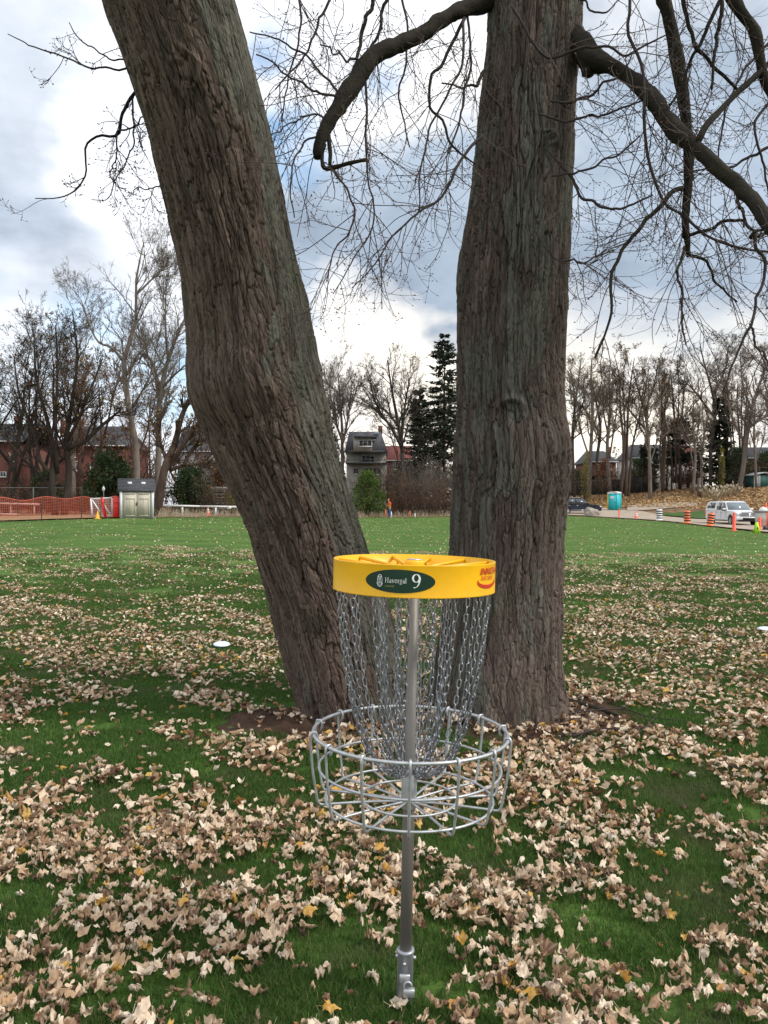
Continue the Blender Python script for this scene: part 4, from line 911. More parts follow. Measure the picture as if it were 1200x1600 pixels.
# the 300 that show largest are objects of their own
infr = (np.abs(z1['x'] / z1['y']) < .5) & (CAMZ / z1['y'] < 808 / F)
size = np.where(infr, z1['s'] / z1['y'], -1); top = np.argsort(-size)[:300]
lm = []
for k, (v, q, t, a) in enumerate(TPL[0]):
    for tv in (.35, .5, .62, .74, .1, .95):
        b = MB(); b.add(v, q, t, tv, a); me = b.mesh('fallen_leaf'); me.materials.append(leaf_m); me.polygons.foreach_set('use_smooth', np.ones(len(me.polygons), bool)); lm.append((tv, me))
Mz = matrices(z1)
for i in top:
    tv = (.35, .5, .62, .74, .1, .95); j = int(np.argmin([abs(z1['tint'][i] - q) for q in tv]))
    o = bpy.data.objects.new('fallen_leaf', lm[z1['k'][i] * 6 + j][1]); COL.objects.link(o); o.parent = lawn
    V_ = TPL[0][z1['k'][i]][0] @ Mz[i].T
    m4 = Matrix.Identity(4)
    for r in range(3):
        for c_ in range(3): m4[r][c_] = Mz[i][r, c_]
    m4.translation = (z1['x'][i], z1['y'][i], z1['z'][i] - V_[:, 2].min() * .75); o.matrix_local = m4
sel = np.ones(len(z1['x']), bool); sel[top] = False
b = MB(); leafmass(b, z1, sel)
for zz in (z2, z3, z4, z5): leafmass(b, zz, np.ones(len(zz['x']), bool))
tag(b.build('fallen_leaves', leaf_m, None, False), 'dry beige and brown maple leaves drifted over the lawn', 'fallen leaves', kind='stuff')

# ---- grass: a tuft repeated on thousands of points by geometry nodes
def grass_material():
    m = bpy.data.materials.new('grass_blade'); m.use_nodes = True; t = m.node_tree; t.nodes.clear()
    def n(k): return t.nodes.new(k)
    l = t.links.new
    at = n('ShaderNodeAttribute'); at.attribute_name = 'tint'; ge = n('ShaderNodeNewGeometry')
    no = n('ShaderNodeTexNoise'); no.inputs['Scale'].default_value = 1.7; no.inputs['Detail'].default_value = 5; l(ge.outputs['Position'], no.inputs['Vector'])
    cr = n('ShaderNodeValToRGB'); l(at.outputs['Fac'], cr.inputs[0]); e = cr.color_ramp.elements
    e[0].position = 0; e[0].color = (.026, .066, .013, 1); e[1].position = 1; e[1].color = (.30, .25, .12, 1)
    x = e.new(.55); x.color = (.084, .168, .034, 1); x = e.new(.86); x.color = (.12, .225, .035, 1); x = e.new(.93); x.color = (.20, .20, .09, 1)
    mr = n('ShaderNodeMapRange'); l(no.outputs[0], mr.inputs[0]); mr.inputs[1].default_value = .53; mr.inputs[2].default_value = .66; mr.inputs[4].default_value = .75
    mx = n('ShaderNodeMix'); mx.data_type = 'RGBA'; l(mr.outputs[0], mx.inputs[0]); l(cr.outputs[0], mx.inputs[6]); mx.inputs[7].default_value = (.15, .155, .075, 1)
    b = n('ShaderNodeBsdfPrincipled'); b.inputs['Roughness'].default_value = .6; b.inputs['Specular IOR Level'].default_value = .25; l(mx.outputs[2], b.inputs['Base Color'])
    tr = n('ShaderNodeBsdfTranslucent'); l(mx.outputs[2], tr.inputs[0]); ms = n('ShaderNodeMixShader'); ms.inputs[0].default_value = .4; l(b.outputs[0], ms.inputs[1]); l(tr.outputs[0], ms.inputs[2])
    o = n('ShaderNodeOutputMaterial'); l(ms.outputs[0], o.inputs[0]); return m
gm = grass_material()
def blades(n, R_, hh, w, rng):
    r = R_ * np.sqrt(rng.uniform(size=n)); a = rng.uniform(0, 6.283, n); x, y = r * np.cos(a), r * np.sin(a)
    h = hh * rng.uniform(.5, 1.15, n); la = rng.uniform(0, 6.283, n); ln = rng.uniform(.15, .95, n) * h; wa = rng.uniform(0, 6.283, n)
    dx, dy = np.cos(la) * ln, np.sin(la) * ln; wx, wy = np.cos(wa) * w / 2, np.sin(wa) * w / 2; z0 = -.01 * np.ones(n)
    v = np.stack([np.stack([x - wx, y - wy, z0], -1), np.stack([x + wx, y + wy, z0], -1),
                  np.stack([x + dx * .35 + wx * .8, y + dy * .35 + wy * .8, h * .6], -1), np.stack([x + dx * .35 - wx * .8, y + dy * .35 - wy * .8, h * .6], -1),
                  np.stack([x + dx, y + dy, h * .92], -1)], 1)
    k = np.arange(n)[:, None] * 5
    q = k + np.array([[0, 1, 2, 3]]); t = k + np.array([[3, 2, 4]])
    tint = np.clip(rng.beta(2, 2.4, n), 0, 1); tint = np.where(rng.uniform(size=n) > .95, rng.uniform(.9, 1, n), tint * .9)
    return v.reshape(-1, 3), q, t, np.repeat(tint, 5)
def grass(name, y0, y1, dens, nb, R_, hh, w, seed, label, fade=None):
    rng = np.random.RandomState(seed); v, q, t, a = blades(nb, R_, hh, w, rng)
    w_ = lambda y: y * .72 + 1.9
    n = int((y1 - y0) * 2 * w_(y1) * dens); y = rng.uniform(y0, y1, n); x = rng.uniform(-1, 1, n) * w_(y1); k_ = np.abs(x) < w_(np.maximum(y, 2)); x, y = x[k_], y[k_]; n = len(x)
    s1 = ((x + .45) / 1.0) ** 2 + ((y - 5.75) / .62) ** 2 > .8; s2 = ((x - 1.12) / 1.0) ** 2 + ((y - 5.9) / .74) ** 2 > .8
    keep = s1 & s2
    if fade: keep &= rng.uniform(size=n) > sm(fade, y1, y)
    x, y = x[keep], y[keep]; pts = np.stack([x, y, H(x, y)], -1)
    b = MB(); b.add(v, q, t, a); b.add(pts, None, None, 0.)
    me = b.mesh(name); me.materials.append(gm); nv = len(v)
    at = me.attributes.new('is_pt', 'BOOLEAN', 'POINT'); at.data.foreach_set('value', np.concatenate([np.zeros(nv, bool), np.ones(len(pts), bool)]))
    at = me.attributes.new('rot', 'FLOAT', 'POINT'); at.data.foreach_set('value', np.concatenate([np.zeros(nv), rng.uniform(0, 6.283, len(pts))]).astype(np.float32))
    clump = .75 + .55 * fbm(x * 2.3, y * 2.3, 71, 3)
    at = me.attributes.new('scl', 'FLOAT', 'POINT'); at.data.foreach_set('value', np.concatenate([np.ones(nv), clump]).astype(np.float32))
    o = bpy.data.objects.new(name, me); COL.objects.link(o); tag(o, label, 'grass', kind='stuff')
    ng = bpy.data.node_groups.new('spread', 'GeometryNodeTree'); ng.interface.new_socket('Geometry', in_out='INPUT', socket_type='NodeSocketGeometry'); ng.interface.new_socket('Geometry', in_out='OUTPUT', socket_type='NodeSocketGeometry')
    gi = ng.nodes.new('NodeGroupInput'); go = ng.nodes.new('NodeGroupOutput'); sp = ng.nodes.new('GeometryNodeSeparateGeometry'); sp.domain = 'POINT'
    def na(nm, ty):
        x_ = ng.nodes.new('GeometryNodeInputNamedAttribute'); x_.data_type = ty; x_.inputs[0].default_value = nm; return [s for s in x_.outputs if s.enabled][0]
    l = ng.links.new; l(gi.outputs[0], sp.inputs[0]); l(na('is_pt', 'BOOLEAN'), sp.inputs[1])
    ip = ng.nodes.new('GeometryNodeInstanceOnPoints'); l(sp.outputs[0], ip.inputs['Points']); l(sp.outputs[1], ip.inputs['Instance'])
    cx = ng.nodes.new('ShaderNodeCombineXYZ'); l(na('rot', 'FLOAT'), cx.inputs[2]); l(cx.outputs[0], ip.inputs['Rotation']); l(na('scl', 'FLOAT'), ip.inputs['Scale'])
    l(ip.outputs[0], go.inputs[0]); md = o.modifiers.new('spread', 'NODES'); md.node_group = ng
    return o
grass('grass', -.8, 4.6, 75, 420, .16, .034, .0024, 3, 'short dark green turf in the foreground')
grass('grass', 4.4, 11.5, 38, 420, .22, .037, .0040, 4, 'short green turf round the trees', 8)
grass('grass', 8.5, 26, 8, 420, .42, .036, .0085, 5, 'short green turf in the middle of the field', 9.5)

# discs lying on the leaves
def disc(px, d, label, tilt, m):
    g = G(px, d); b = MB(); b2 = [(0, .012), (.07, .0125), (.092, .011), (.102, .006), (.1055, -.002), (.104, -.010), (.101, -.010), (.099, -.002), (.09, .007), (0, .009)]
    lathe(b, b2, 48); o = b.build('flying_disc', m); o.location = g + np.array([0, 0, .05]); o.scale = (.9, .9, .9); o.rotation_euler = tilt
    return tag(o, label, 'disc', 'discs lying in the leaves')
disc(346, 8.75, 'pale blue and white disc lying tilted on the leaves left of the leaning trunk', (.10, .04, 0), mat('disc_blue', (.52, .62, .85), (.74, .80, .90), scale=9, rough=.35))
disc(1196, 10.0, 'grey-white disc lying on the leaves at the right edge', (.06, -.1, 0), mat('disc_white', (.62, .68, .76), (.7, .74, .8), scale=9, rough=.35))
# dead twigs on the soil by the right trunk
TW = [[(880, 1135), (925, 1128), (975, 1125), (1020, 1138), (1078, 1143)], [(895, 1172), (940, 1160), (985, 1160), (1030, 1152), (1060, 1148)], [(888, 1190), (905, 1178), (920, 1155), (918, 1130)], [(870, 1150), (910, 1140), (960, 1152), (1000, 1160)],
      [(900, 1110), (930, 1103), (975, 1125), (985, 1110)], [(1160, 1228), (1140, 1222), (1120, 1195), (1100, 1180)], [(850, 1160), (870, 1168), (900, 1165), (925, 1172)], [(960, 1180), (990, 1172), (1015, 1150), (1040, 1120)]]
for k, w in enumerate(TW):
    pts = []
    for (a, c_) in w:
        d = CAMZ * F / (c_ - 792); x = (a - 600) / F * d; pts.append([x, d, Hs(x, d) + .065 + .01 * (k % 3)])
    S = crom(pts, 24); b = MB(); tube(b, S, np.linspace(.0075 if k < 2 else .0045, .002, 24), 6)
    tag(b.build('fallen_twig', twig_m), ['longest grey dead twig pointing right from the upright trunk', 'forked-looking dead twig lying below the longest twig by the upright trunk', 'upright-curving dead twig close to the foot of the upright trunk', 'thin dead twig lying along the soil right of the upright trunk', 'short crooked dead twig farthest behind the others by the upright trunk', 'thin dead twig on the grass well right of the soil patch', 'short dead twig in front of the upright trunk foot', 'thin slanting dead twig crossing the soil right of the upright trunk'][k], 'twig', 'dead twigs on the ground')
b = MB(); tube(b, crom([[*(np.array([1.33 + i * .10, 6.25 - .02 * i * i, .05 - .004 * i]))] for i in range(6)], 20), np.linspace(.05, .015, 20), 8); tag(b.build('surface_root', limb_m), 'thick brown root on the soil right of the upright trunk', 'root')
# ================================================================ BACKGROUND TREES
def barkmat(name, c, c2): return mat(name, c, c2, scale=3, rough=.9, bump=.5, bscale=14, stretch=(1, 1, .3), bdist=.03, spec=.15)
BK = dict(grey=barkmat('tree_bark_grey', (.085, .072, .060), (.05, .042, .036)), dark=barkmat('tree_bark_dark', (.050, .040, .032), (.03, .025, .02)),
          brown=barkmat('tree_bark_brown', (.10, .068, .050), (.055, .038, .03)), pale=barkmat('tree_bark_pale', (.21, .175, .145), (.13, .105, .09)), red=barkmat('tree_bark_reddish', (.12, .065, .052), (.06, .035, .03)))
deadleaf_m = mat('clinging_leaves', (.30, .17, .08), (.16, .08, .045), scale=2, rough=.9, spec=.1, tintc=(.40, .30, .10), trans=.3)
def leafcloud(b, pts, size, rng, tri=True):
    n = len(pts); a = nrm(rng.normal(size=(n, 3))); c = nrm(np.cross(a, rng.normal(size=(n, 3)))); s = (size * rng.uniform(.5, 1.3, n))[:, None]
    v = np.stack([pts - a * s * .5, pts + c * s * .42, pts + a * s * .5, pts - c * s * .42], 1)
    b.add(v, (np.arange(n)[:, None] * 4 + np.arange(4)[None]), None, np.repeat(rng.uniform(0, 1, n) ** 1.5, 4))
def bare_tree(label, px, d, top, seed, bark='grey', stems=None, nst=1, fan=.15, spread=.42, dens=(11, 6, 5, 4), wpx=7, group='bare trees round the field', leaf=0, start=.22, up=.05, cat='tree', lleaf=(.5, 1.), tw=.011, name='bare_tree'):
    rng = np.random.RandomState(seed); g = G(px, d); hh = P(px, top, d)[2] - g[2]
    t = thing(name, g, label, cat, group=group); m_ = BK[bark]; n = 14; Pt = []; R = []
    if stems:
        for s_ in stems:
            rows = [[*(P(a, c_, d) + np.array([0, rng.uniform(-.6, .6), 0]) * (i > 0)), w_ / F * d / 2] for i, (a, c_, w_) in enumerate(s_)]
            S = crom(rows, n); Pt.append(S[:, :3]); R.append(S[:, 3])
        Pt = np.array(Pt); R = np.array(R); Pt[:, :, :] -= 0
    else:
        az = rng.uniform(0, 6.28) + np.arange(nst) * 6.283 / nst; fa = fan * rng.uniform(.6, 1.3, nst)
        dr = nrm(np.stack([np.cos(az) * fa, np.sin(az) * fa, np.ones(nst)], -1)); b0 = np.repeat(g[None], nst, 0) + dr * [.25, .25, 0] - [0, 0, .15]
        Pt, R = growlevel(b0, dr, hh * rng.uniform(.82, .98, nst), np.full(nst, wpx / F * d / 2), n, .07, .03, rng, .12)
    lens = np.linalg.norm(np.diff(Pt, axis=1), axis=-1).sum(1)
    b = MB(); tubes(b, Pt, R, 8); b.build('trunk', m_, t, True, g)
    b = MB(); L0 = np.full(len(Pt), hh)
    cur = (Pt, R, L0)
    prm = [(start, 1, 38, 10, spread, .5, 9, .11, up, 5, .3), (.18, 1, 38, 12, .55, .62, 6, .12, up, 4, .4), (.15, 1, 38, 14, .55, .62, 4, .12, up * .7, 3, .5), (.1, 1, 38, 15, .60, .7, 2, .12, up * .5, 3, .6)]
    ends = None
    for k, per in enumerate(dens):
        t0, t1, an, ans, lr, rr, nn, wg, tr_, sd, tip = prm[k]
        p, dd, ln, r = spawn(*cur, per, t0, t1, an, ans, lr, rr, rng, tw)
        A, Ra = growlevel(p, dd, ln, r, nn, wg, tr_, rng, tip); Ra = np.maximum(Ra, tw * .8)
        tubes(b, A, Ra, sd, 0., k < 1); cur = (A, Ra, ln); ends = A
    b.build('branches', m_, t, False, g)
    if leaf:
        idx = rng.randint(0, len(ends), leaf); pts = ends[idx, -1]; zz = (pts[:, 2] - g[2]) / hh; pts = pts[(zz > lleaf[0] * 0) & (zz < lleaf[1])]
        b = MB(); leafcloud(b, pts, .16, rng); tag(b.build('clinging_leaf', deadleaf_m, t, False, g), kind='stuff')
    t['h'] = hh
    return t
def clone(src, label, px, d, top, rz, group=None, sx=1.):
    c = copy_tree(src); g = G(px, d); hh = P(px, top, d)[2] - g[2]; k = hh / src['h']
    c.location = tuple(g); c.scale = (k * sx, k * sx, k); c.rotation_euler = (0, 0, rz); c['label'] = label
    if group: c['group'] = group
    return c
TL = 'bare trees behind the left end of the field'; TC = 'trees seen between the two big trunks'; TR = 'bare trees in the wood behind the cars'
tA = bare_tree('tallest slender bare tree rising above the beige shed, trunk forking high up', 207, 64, 352, 101, 'pale', [[(214, 790, 11), (212, 700, 10), (205, 640, 9), (196, 575, 8), (197, 545, 7), (210, 500, 5), (214, 440, 3.6), (222, 375, 1.6)], [(196, 570, 5), (178, 545, 4), (150, 530, 3), (128, 470, 1.6)], [(213, 460, 4), (240, 430, 2.6), (262, 405, 1.2)], [(205, 640, 4), (232, 600, 3), (245, 560, 1.4)]], spread=.24, dens=(13, 7, 5, 4), group=TL, start=.35, up=.07, tw=.008)
tB = bare_tree('second tall bare tree right of the shed, partly hidden by the leaning trunk', 250, 66, 410, 102, 'pale', [[(246, 790, 11), (247, 690, 9), (251, 620, 8), (262, 560, 6), (280, 515, 4), (300, 470, 2)], [(251, 610, 5), (240, 570, 4), (226, 555, 3), (215, 570, 1.4)], [(262, 560, 4), (256, 500, 2.6), (262, 440, 1.3)]], spread=.24, dens=(13, 8, 5, 4), group=TL, start=.3, up=.08)
tC = bare_tree('leaning brown willow-like tree with long limbs reaching right, behind the white rail', 248, 58, 600, 103, 'brown', [[(246, 809, 15), (252, 770, 14), (262, 725, 12), (272, 690, 10), (283, 650, 8), (305, 610, 5), (325, 570, 3)], [(262, 728, 8), (285, 700, 7), (305, 670, 6), (325, 645, 4), (350, 620, 3)], [(264, 735, 7), (285, 728, 5), (310, 724, 4), (335, 720, 3)], [(262, 728, 6), (252, 690, 4), (248, 660, 3)], [(286, 728, 5), (300, 700, 5), (318, 688, 4), (345, 672, 3)]], spread=.26, dens=(10, 6, 5, 4), group=TL, leaf=500)
tD = bare_tree('wide dark bare tree with twin trunks rising behind the orange net fence', 92, 60, 470, 104, 'dark', [[(86, 806, 12), (84, 760, 11), (80, 700, 8), (74, 650, 6), (60, 590, 4), (50, 520, 2)], [(100, 806, 12), (103, 740, 11), (104, 690, 8), (112, 620, 6), (120, 560, 4), (118, 490, 2)], [(82, 765, 6), (62, 745, 5), (35, 715, 4), (8, 680, 3), (-15, 655, 2)], [(84, 745, 7), (66, 720, 6), (52, 680, 5), (35, 620, 3.5), (20, 560, 2)], [(106, 700, 7), (130, 690, 7), (150, 670, 6), (172, 650, 4), (190, 640, 2)], [(105, 690, 6), (128, 650, 5), (148, 600, 3.5), (160, 560, 2)], [(90, 740, 6), (92, 660, 5), (94, 580, 3.5), (90, 510, 2)]], spread=.22, dens=(9, 6, 5, 4), group=TL, leaf=700)
tE = bare_tree('dense dark bare tree at the far left edge of the picture', 10, 70, 480, 105, 'dark', None, 4, .28, .34, (10, 6, 6, 3), 7, TL, leaf=400)
tF = bare_tree('red-brown twiggy tree still holding dead leaves, behind the shed roof', 175, 74, 560, 106, 'red', None, 3, .25, .40, (9, 6, 6, 3), 6, TL, leaf=1600)
clone(tE, 'dark bare tree between the left edge and the twin trunked tree', 55, 78, 470, 1.9, TL)
clone(tF, 'red-brown twiggy tree left of the tallest slender tree', 130, 80, 540, 2.2, TL)
clone(tE, 'bare tree just outside the left edge reaching into the picture', -45, 74, 500, 4.0, TL)
clone(tF, 'low red-brown tree behind the leaning brown tree', 300, 76, 620, 3.3, TL)
clone(tF, 'short twiggy tree right of the shed, lower than its neighbours', 226, 82, 590, 5.0, TL)
clone(tB, 'pale bare tree partly behind the dark twin trunked tree', 118, 92, 500, 1.0, TL)
clone(tC, 'brown tree close behind the leaning trunk at the left', 345, 80, 640, 1.2, TL)
# centre
tG = bare_tree('pale upright tree with a broom of thin branches right of the leaning trunk', 535, 92, 575, 111, 'pale', [[(536, 800, 6), (535, 700, 5), (534, 660, 4), (530, 610, 2.5), (528, 580, 1)], [(535, 695, 4), (545, 650, 3), (550, 600, 1.4)], [(535, 690, 4), (522, 650, 3), (514, 600, 1.4)]], spread=.32, dens=(16, 8, 5, 3), group=TC, start=.2, up=.12)
tH = bare_tree('round headed bare tree left of the spruce', 625, 88, 548, 112, 'grey', [[(630, 790, 7), (628, 700, 6), (622, 660, 5), (612, 610, 3.5), (606, 565, 1.6)], [(628, 700, 5), (612, 670, 4), (592, 640, 3), (578, 600, 1.5)], [(627, 690, 5), (632, 640, 3.5), (640, 590, 1.6)], [(622, 665, 4), (600, 640, 2.6), (584, 640, 1.4)]], spread=.30, dens=(13, 8, 5, 4), group=TC, leaf=250)
clone(tG, 'small pale tree half hidden behind the round headed tree', 652, 112, 640, 2.0, TC)
clone(tH, 'bare tree between the spruce and the upright trunk', 690, 100, 600, 2.4, TC)
clone(tH, 'bare tree right behind the leaning trunk, mostly hidden', 470, 95, 590, 3.6, TC)
# right wood
def st(x0, y0, xs): return [[(a, b_, w) for a, b_, w in s_] for s_ in xs]
tI = bare_tree('cluster of four straight bare stems rising from one base left of centre in the wood', 972, 94, 535, 121, 'brown', [[(970, 778, 5.0), (973, 700, 4.3), (968, 640, 3.1), (966, 590, 1.9), (960, 550, 0.9)], [(978, 775, 5.6), (980, 690, 4.3), (984, 620, 3.1), (990, 560, 1.1)], [(982, 775, 4.3), (990, 700, 3.1), (1004, 630, 2.5), (1012, 575, 0.9)], [(972, 760, 3.7), (976, 680, 3.1), (974, 600, 1.9), (978, 550, 0.9)]], spread=.19, dens=(10, 7, 5, 4), group=TR, leaf=900, start=.4, up=.07)
tJ = bare_tree('straight tree with a pale trunk next to the upright big trunk', 925, 96, 545, 122, 'pale', [[(920, 778, 7), (924, 700, 5.5), (925, 640, 4.5), (923, 590, 2.5), (925, 555, 1.2)], [(924, 680, 3.5), (935, 640, 2.6), (945, 590, 1.3)], [(922, 720, 3), (905, 660, 2.4), (900, 610, 1.2)]], spread=.22, dens=(12, 7, 5, 4), group=TR, leaf=900, start=.35)
tK = bare_tree('large bare tree with a pale curving trunk and wide limbs at the right', 1160, 100, 515, 123, 'pale', [[(1152, 775, 8), (1160, 730, 7.5), (1165, 680, 7), (1176, 635, 5.5), (1188, 600, 4), (1200, 565, 2)], [(1163, 690, 5), (1148, 660, 4), (1135, 620, 3), (1120, 570, 1.6)], [(1166, 672, 4.5), (1190, 655, 3.6), (1215, 640, 2)], [(1174, 640, 4), (1160, 600, 3), (1158, 550, 1.4)]], spread=.24, dens=(12, 7, 5, 4), group=TR, leaf=700, start=.35)
tL = bare_tree('tall crooked bare tree with a spreading top above the conifers at the right', 1105, 105, 520, 124, 'grey', [[(1110, 775, 6), (1112, 700, 6), (1118, 650, 5), (1112, 610, 4), (1100, 570, 2.6), (1092, 535, 1.2)], [(1118, 655, 4), (1095, 625, 3.4), (1078, 605, 2.4), (1062, 590, 1.2)], [(1114, 620, 3.5), (1130, 580, 2.4), (1138, 540, 1.2)]], spread=.25, dens=(13, 7, 5, 4), group=TR, leaf=500, start=.35)
RC = [(tI, 'pair-stemmed slim tree right of the four stemmed cluster', 1035, 100, 560, 1.1), (tJ, 'slim tree rising behind the turquoise portable toilet', 950, 104, 560, 2.0), (tJ, 'slim leaning tree above the pale dirt track', 1012, 94, 575, 3.4),
      (tL, 'bare tree with an orange-brown crown just right of the big trunk', 900, 108, 550, 1.7), (tI, 'multi stemmed tree between the dirt track and the conifers', 1062, 108, 555, 2.7), (tJ, 'thin young tree on the leafy bank above the barrels', 1085, 98, 600, 5.1),
      (tL, 'bare tree at the right edge behind the green hut', 1205, 112, 540, 3.9), (tI, 'stems standing behind the white pickup truck', 1135, 108, 575, 4.4), (tK, 'big limbed tree just past the right edge', 1275, 104, 520, 2.0), (tL, 'far bare tree between the pale trunk and the four stemmed cluster', 1000, 118, 560, 5.6),
      (tJ, 'slender tree left of the conifer behind the pickup', 1098, 101, 620, .7), (tJ, 'slender short tree on the bank right of the pickup', 1178, 99, 610, 2.9), (tL, 'far bare tree behind the pale straight trunk', 930, 122, 570, .4), (tI, 'far multi stemmed tree behind the pickup', 1160, 124, 570, 1.9), (tG, 'low upright twiggy tree on the bank by the dark fence', 1050, 112, 650, 2.9)]
for s_, lb, a, d_, tp, rz in RC: clone(s_, lb, a, d_, tp, rz, TR)

# ---- saplings and bare shrubs
def bare_shrub(label, px, d, top, seed, bark, n=16, w=1.6, group='bare shrubs at the field edge', leaf=0, name='bare_shrub', tw=.009):
    rng = np.random.RandomState(seed); g = G(px, d); hh = P(px, top, d)[2] - g[2]; t = thing(name, g, label, 'shrub', group=group)
    az = rng.uniform(0, 6.283, n); f = rng.uniform(.05, .45, n); dr = nrm(np.stack([np.cos(az) * f, np.sin(az) * f, np.ones(n)], -1)); p = g + np.stack([rng.uniform(-w, w, n) * .5, rng.uniform(-w, w, n) * .5, np.full(n, -.1)], -1)
    A, R = growlevel(p, dr, hh * rng.uniform(.6, 1.05, n), rng.uniform(.014, .03, n), 7, .10, .02, rng, .4)
    b = MB(); tubes(b, A, R, 4); b.build('stems', BK[bark], t, False, g); b = MB(); cur = (A, R, np.full(n, hh))
    for k, (per, lr, nn) in enumerate(((8, .38, 5), (5, .5, 3))):
        q, dd, ln, r = spawn(*cur, per, .2, 1, 32, 12, lr, .6, rng, tw); A2, R2 = growlevel(q, dd, ln, r, nn, .12, .06, rng, .6); tubes(b, A2, R2, 3, 0., False); cur = (A2, R2, ln)
    b.build('twigs', BK[bark], t, False, g)
    if leaf:
        b = MB(); leafcloud(b, cur[0][rng.randint(0, len(cur[0]), leaf), -1], .11, rng); tag(b.build('clinging_leaf', deadleaf_m, t, False, g), kind='stuff')
    t['h'] = hh; return t
s1 = bare_shrub('tall pale bare shrub right of the person in orange', 650, 82, 715, 201, 'pale', 20, 2.4)
s2 = bare_shrub('red-brown bare shrub low beside the person', 628, 80, 742, 202, 'red', 18, 2.4, leaf=400)
s3 = bare_shrub('dense grey bare shrub behind the white rail', 290, 68, 735, 203, 'brown', 20, 2.4, leaf=250)
SH = [(s1, 'tall pale bare shrub midway between the person and the upright trunk', 672, 84, 712, 1), (s1, 'tall pale bare shrub touching the upright trunk on its left', 700, 82, 720, 2), (s1, 'pale shrub in front of the red roofed house', 632, 90, 705, 2.6), (s2, 'reddish low shrub near the upright trunk', 688, 80, 752, 3), (s2, 'reddish low shrub right of the white stake', 662, 80, 756, 5),
      (s1, 'pale shrub behind the red roofed house front', 620, 92, 712, 4), (s3, 'shrub right of the green bush in front of the grey house', 590, 88, 735, 2.2), (s3, 'grey shrub below the stone wall', 330, 66, 748, 1.2), (s3, 'grey shrub right next to the leaning trunk by the rail', 362, 64, 752, 4), (s2, 'reddish shrub at the right end of the stone wall', 350, 84, 702, 1.4),
      (s3, 'twiggy shrub behind the twin trunked tree', 60, 70, 745, 2.0), (s3, 'twiggy shrub behind the net fence near the small sign', 135, 70, 742, 3.1), (s3, 'twiggy shrub at the far left behind the net', 15, 68, 748, 5), (s2, 'red-brown shrub between the shed and the leaning brown tree', 262, 70, 745, 2.5), (s1, 'pale shrub left of the leaning brown tree', 240, 84, 715, .5), (s3, 'shrub in front of the red brick house', 180, 72, 735, 4.2)]
for s_, lb, a, d_, tp, rz in SH: clone(s_, lb, a, d_, tp, rz)
s4 = bare_shrub('leggy brown undergrowth behind the dark car', 905, 96, 725, 204, 'dark', 14, 3, 'undergrowth in the wood', leaf=350, name='undergrowth_bush')
s4['label'] = 'leggy brown undergrowth bush behind the dark car'
UG = [(935, 100, 735), (1000, 108, 725), (1025, 106, 730), (1045, 110, 722), (1075, 110, 728), (1100, 106, 735), (1128, 104, 728), (1150, 106, 725), (1172, 110, 715), (1195, 114, 712), (980, 112, 728), (890, 104, 730), (960, 114, 722), (1222, 112, 712), (1090, 118, 715)]
UL = ['beside the portable toilet', 'right of the four stemmed cluster', 'below the white windowed house', 'left of the wide conifer', 'under the wide conifer', 'at the foot of the narrow conifer', 'behind the pickup roof', 'above the pickup bonnet', 'left of the green hut', 'behind the green hut', 'in front of the dark fence', 'close to the upright big trunk', 'behind the portable toilet roof', 'right of the green hut outside the edge', 'far up behind the conifers']
for k, ((a, d_, tp), u_) in enumerate(zip(UG, UL)): clone(s4, 'brown undergrowth bush ' + u_, a, d_, tp, k * 1.3)

# ---- leafy bushes
def leafmat(name, c1, c2, c3): return mat(name, c1, c2, scale=1.5, rough=.75, spec=.25, tintc=c3, trans=.25)
LG = dict(green=leafmat('bush_leaf_green', (.035, .075, .018), (.05, .11, .02), (.13, .18, .03)), dark=leafmat('bush_leaf_dark', (.018, .038, .014), (.03, .055, .02), (.05, .08, .03)), yellow=leafmat('bush_leaf_yellow', (.16, .15, .03), (.10, .12, .03), (.30, .25, .05)), rust=leafmat('bush_leaf_rust', (.20, .075, .04), (.13, .05, .035), (.30, .13, .06)),
          needle=leafmat('needle_green', (.022, .034, .020), (.034, .045, .026), (.055, .065, .038)))
def leafy_bush(label, px, d, top, wpx, seed, col, n=5200, size=.15, group='leafy bushes at the field edge', name='leafy_bush', dep=1.):
    rng = np.random.RandomState(seed); g = G(px, d); hh = P(px, top, d)[2] - g[2]; w = wpx / F * d / 2; t = thing(name, g, label, 'bush', group=group)
    a = rng.uniform(0, 6.283, 34); f = rng.uniform(.2, .95, 34); ends = g + np.stack([np.cos(a) * f * w, np.sin(a) * f * w * dep, hh * (1 - .6 * f ** 2) * rng.uniform(.75, 1, 34)], -1)
    s = np.linspace(0, 1, 6)[None, :, None]; st0 = g + np.stack([np.cos(a) * .15, np.sin(a) * .15, 0 * a], -1); Pp = st0[:, None] * (1 - s) + ends[:, None] * s; Pp[:, :, 2] += np.sin(s[..., 0] * math.pi) * hh * .1
    b = MB(); tubes(b, Pp, np.linspace(.035, .012, 6)[None] * np.ones((34, 1)), 4); b.build('stems', BK['brown'], t, False, g)
    nc = 90; ca = rng.uniform(0, 6.283, nc); cf = np.sqrt(rng.uniform(size=nc)); cz = rng.uniform(.12, 1, nc); lim = np.sqrt(np.clip(1 - (cz * .98) ** 2.4, .02, 1)); cc = np.stack([np.cos(ca) * cf * lim * w, np.sin(ca) * cf * lim * w * dep, cz * hh * .95], -1) + g
    k = rng.randint(0, nc, n); pts = cc[k] + rng.normal(size=(n, 3)) * np.array([w * .12, w * .12, hh * .06]); pts = pts[pts[:, 2] > g[2] + .05]
    b = MB(); leafcloud(b, pts, size, rng); tag(b.build('foliage', LG[col], t, False, g), kind='stuff'); t['h'] = hh; return t
leafy_bush('bright green round bush just right of the leaning trunk', 574, 79, 738, 62, 301, 'green', 6500, .16)
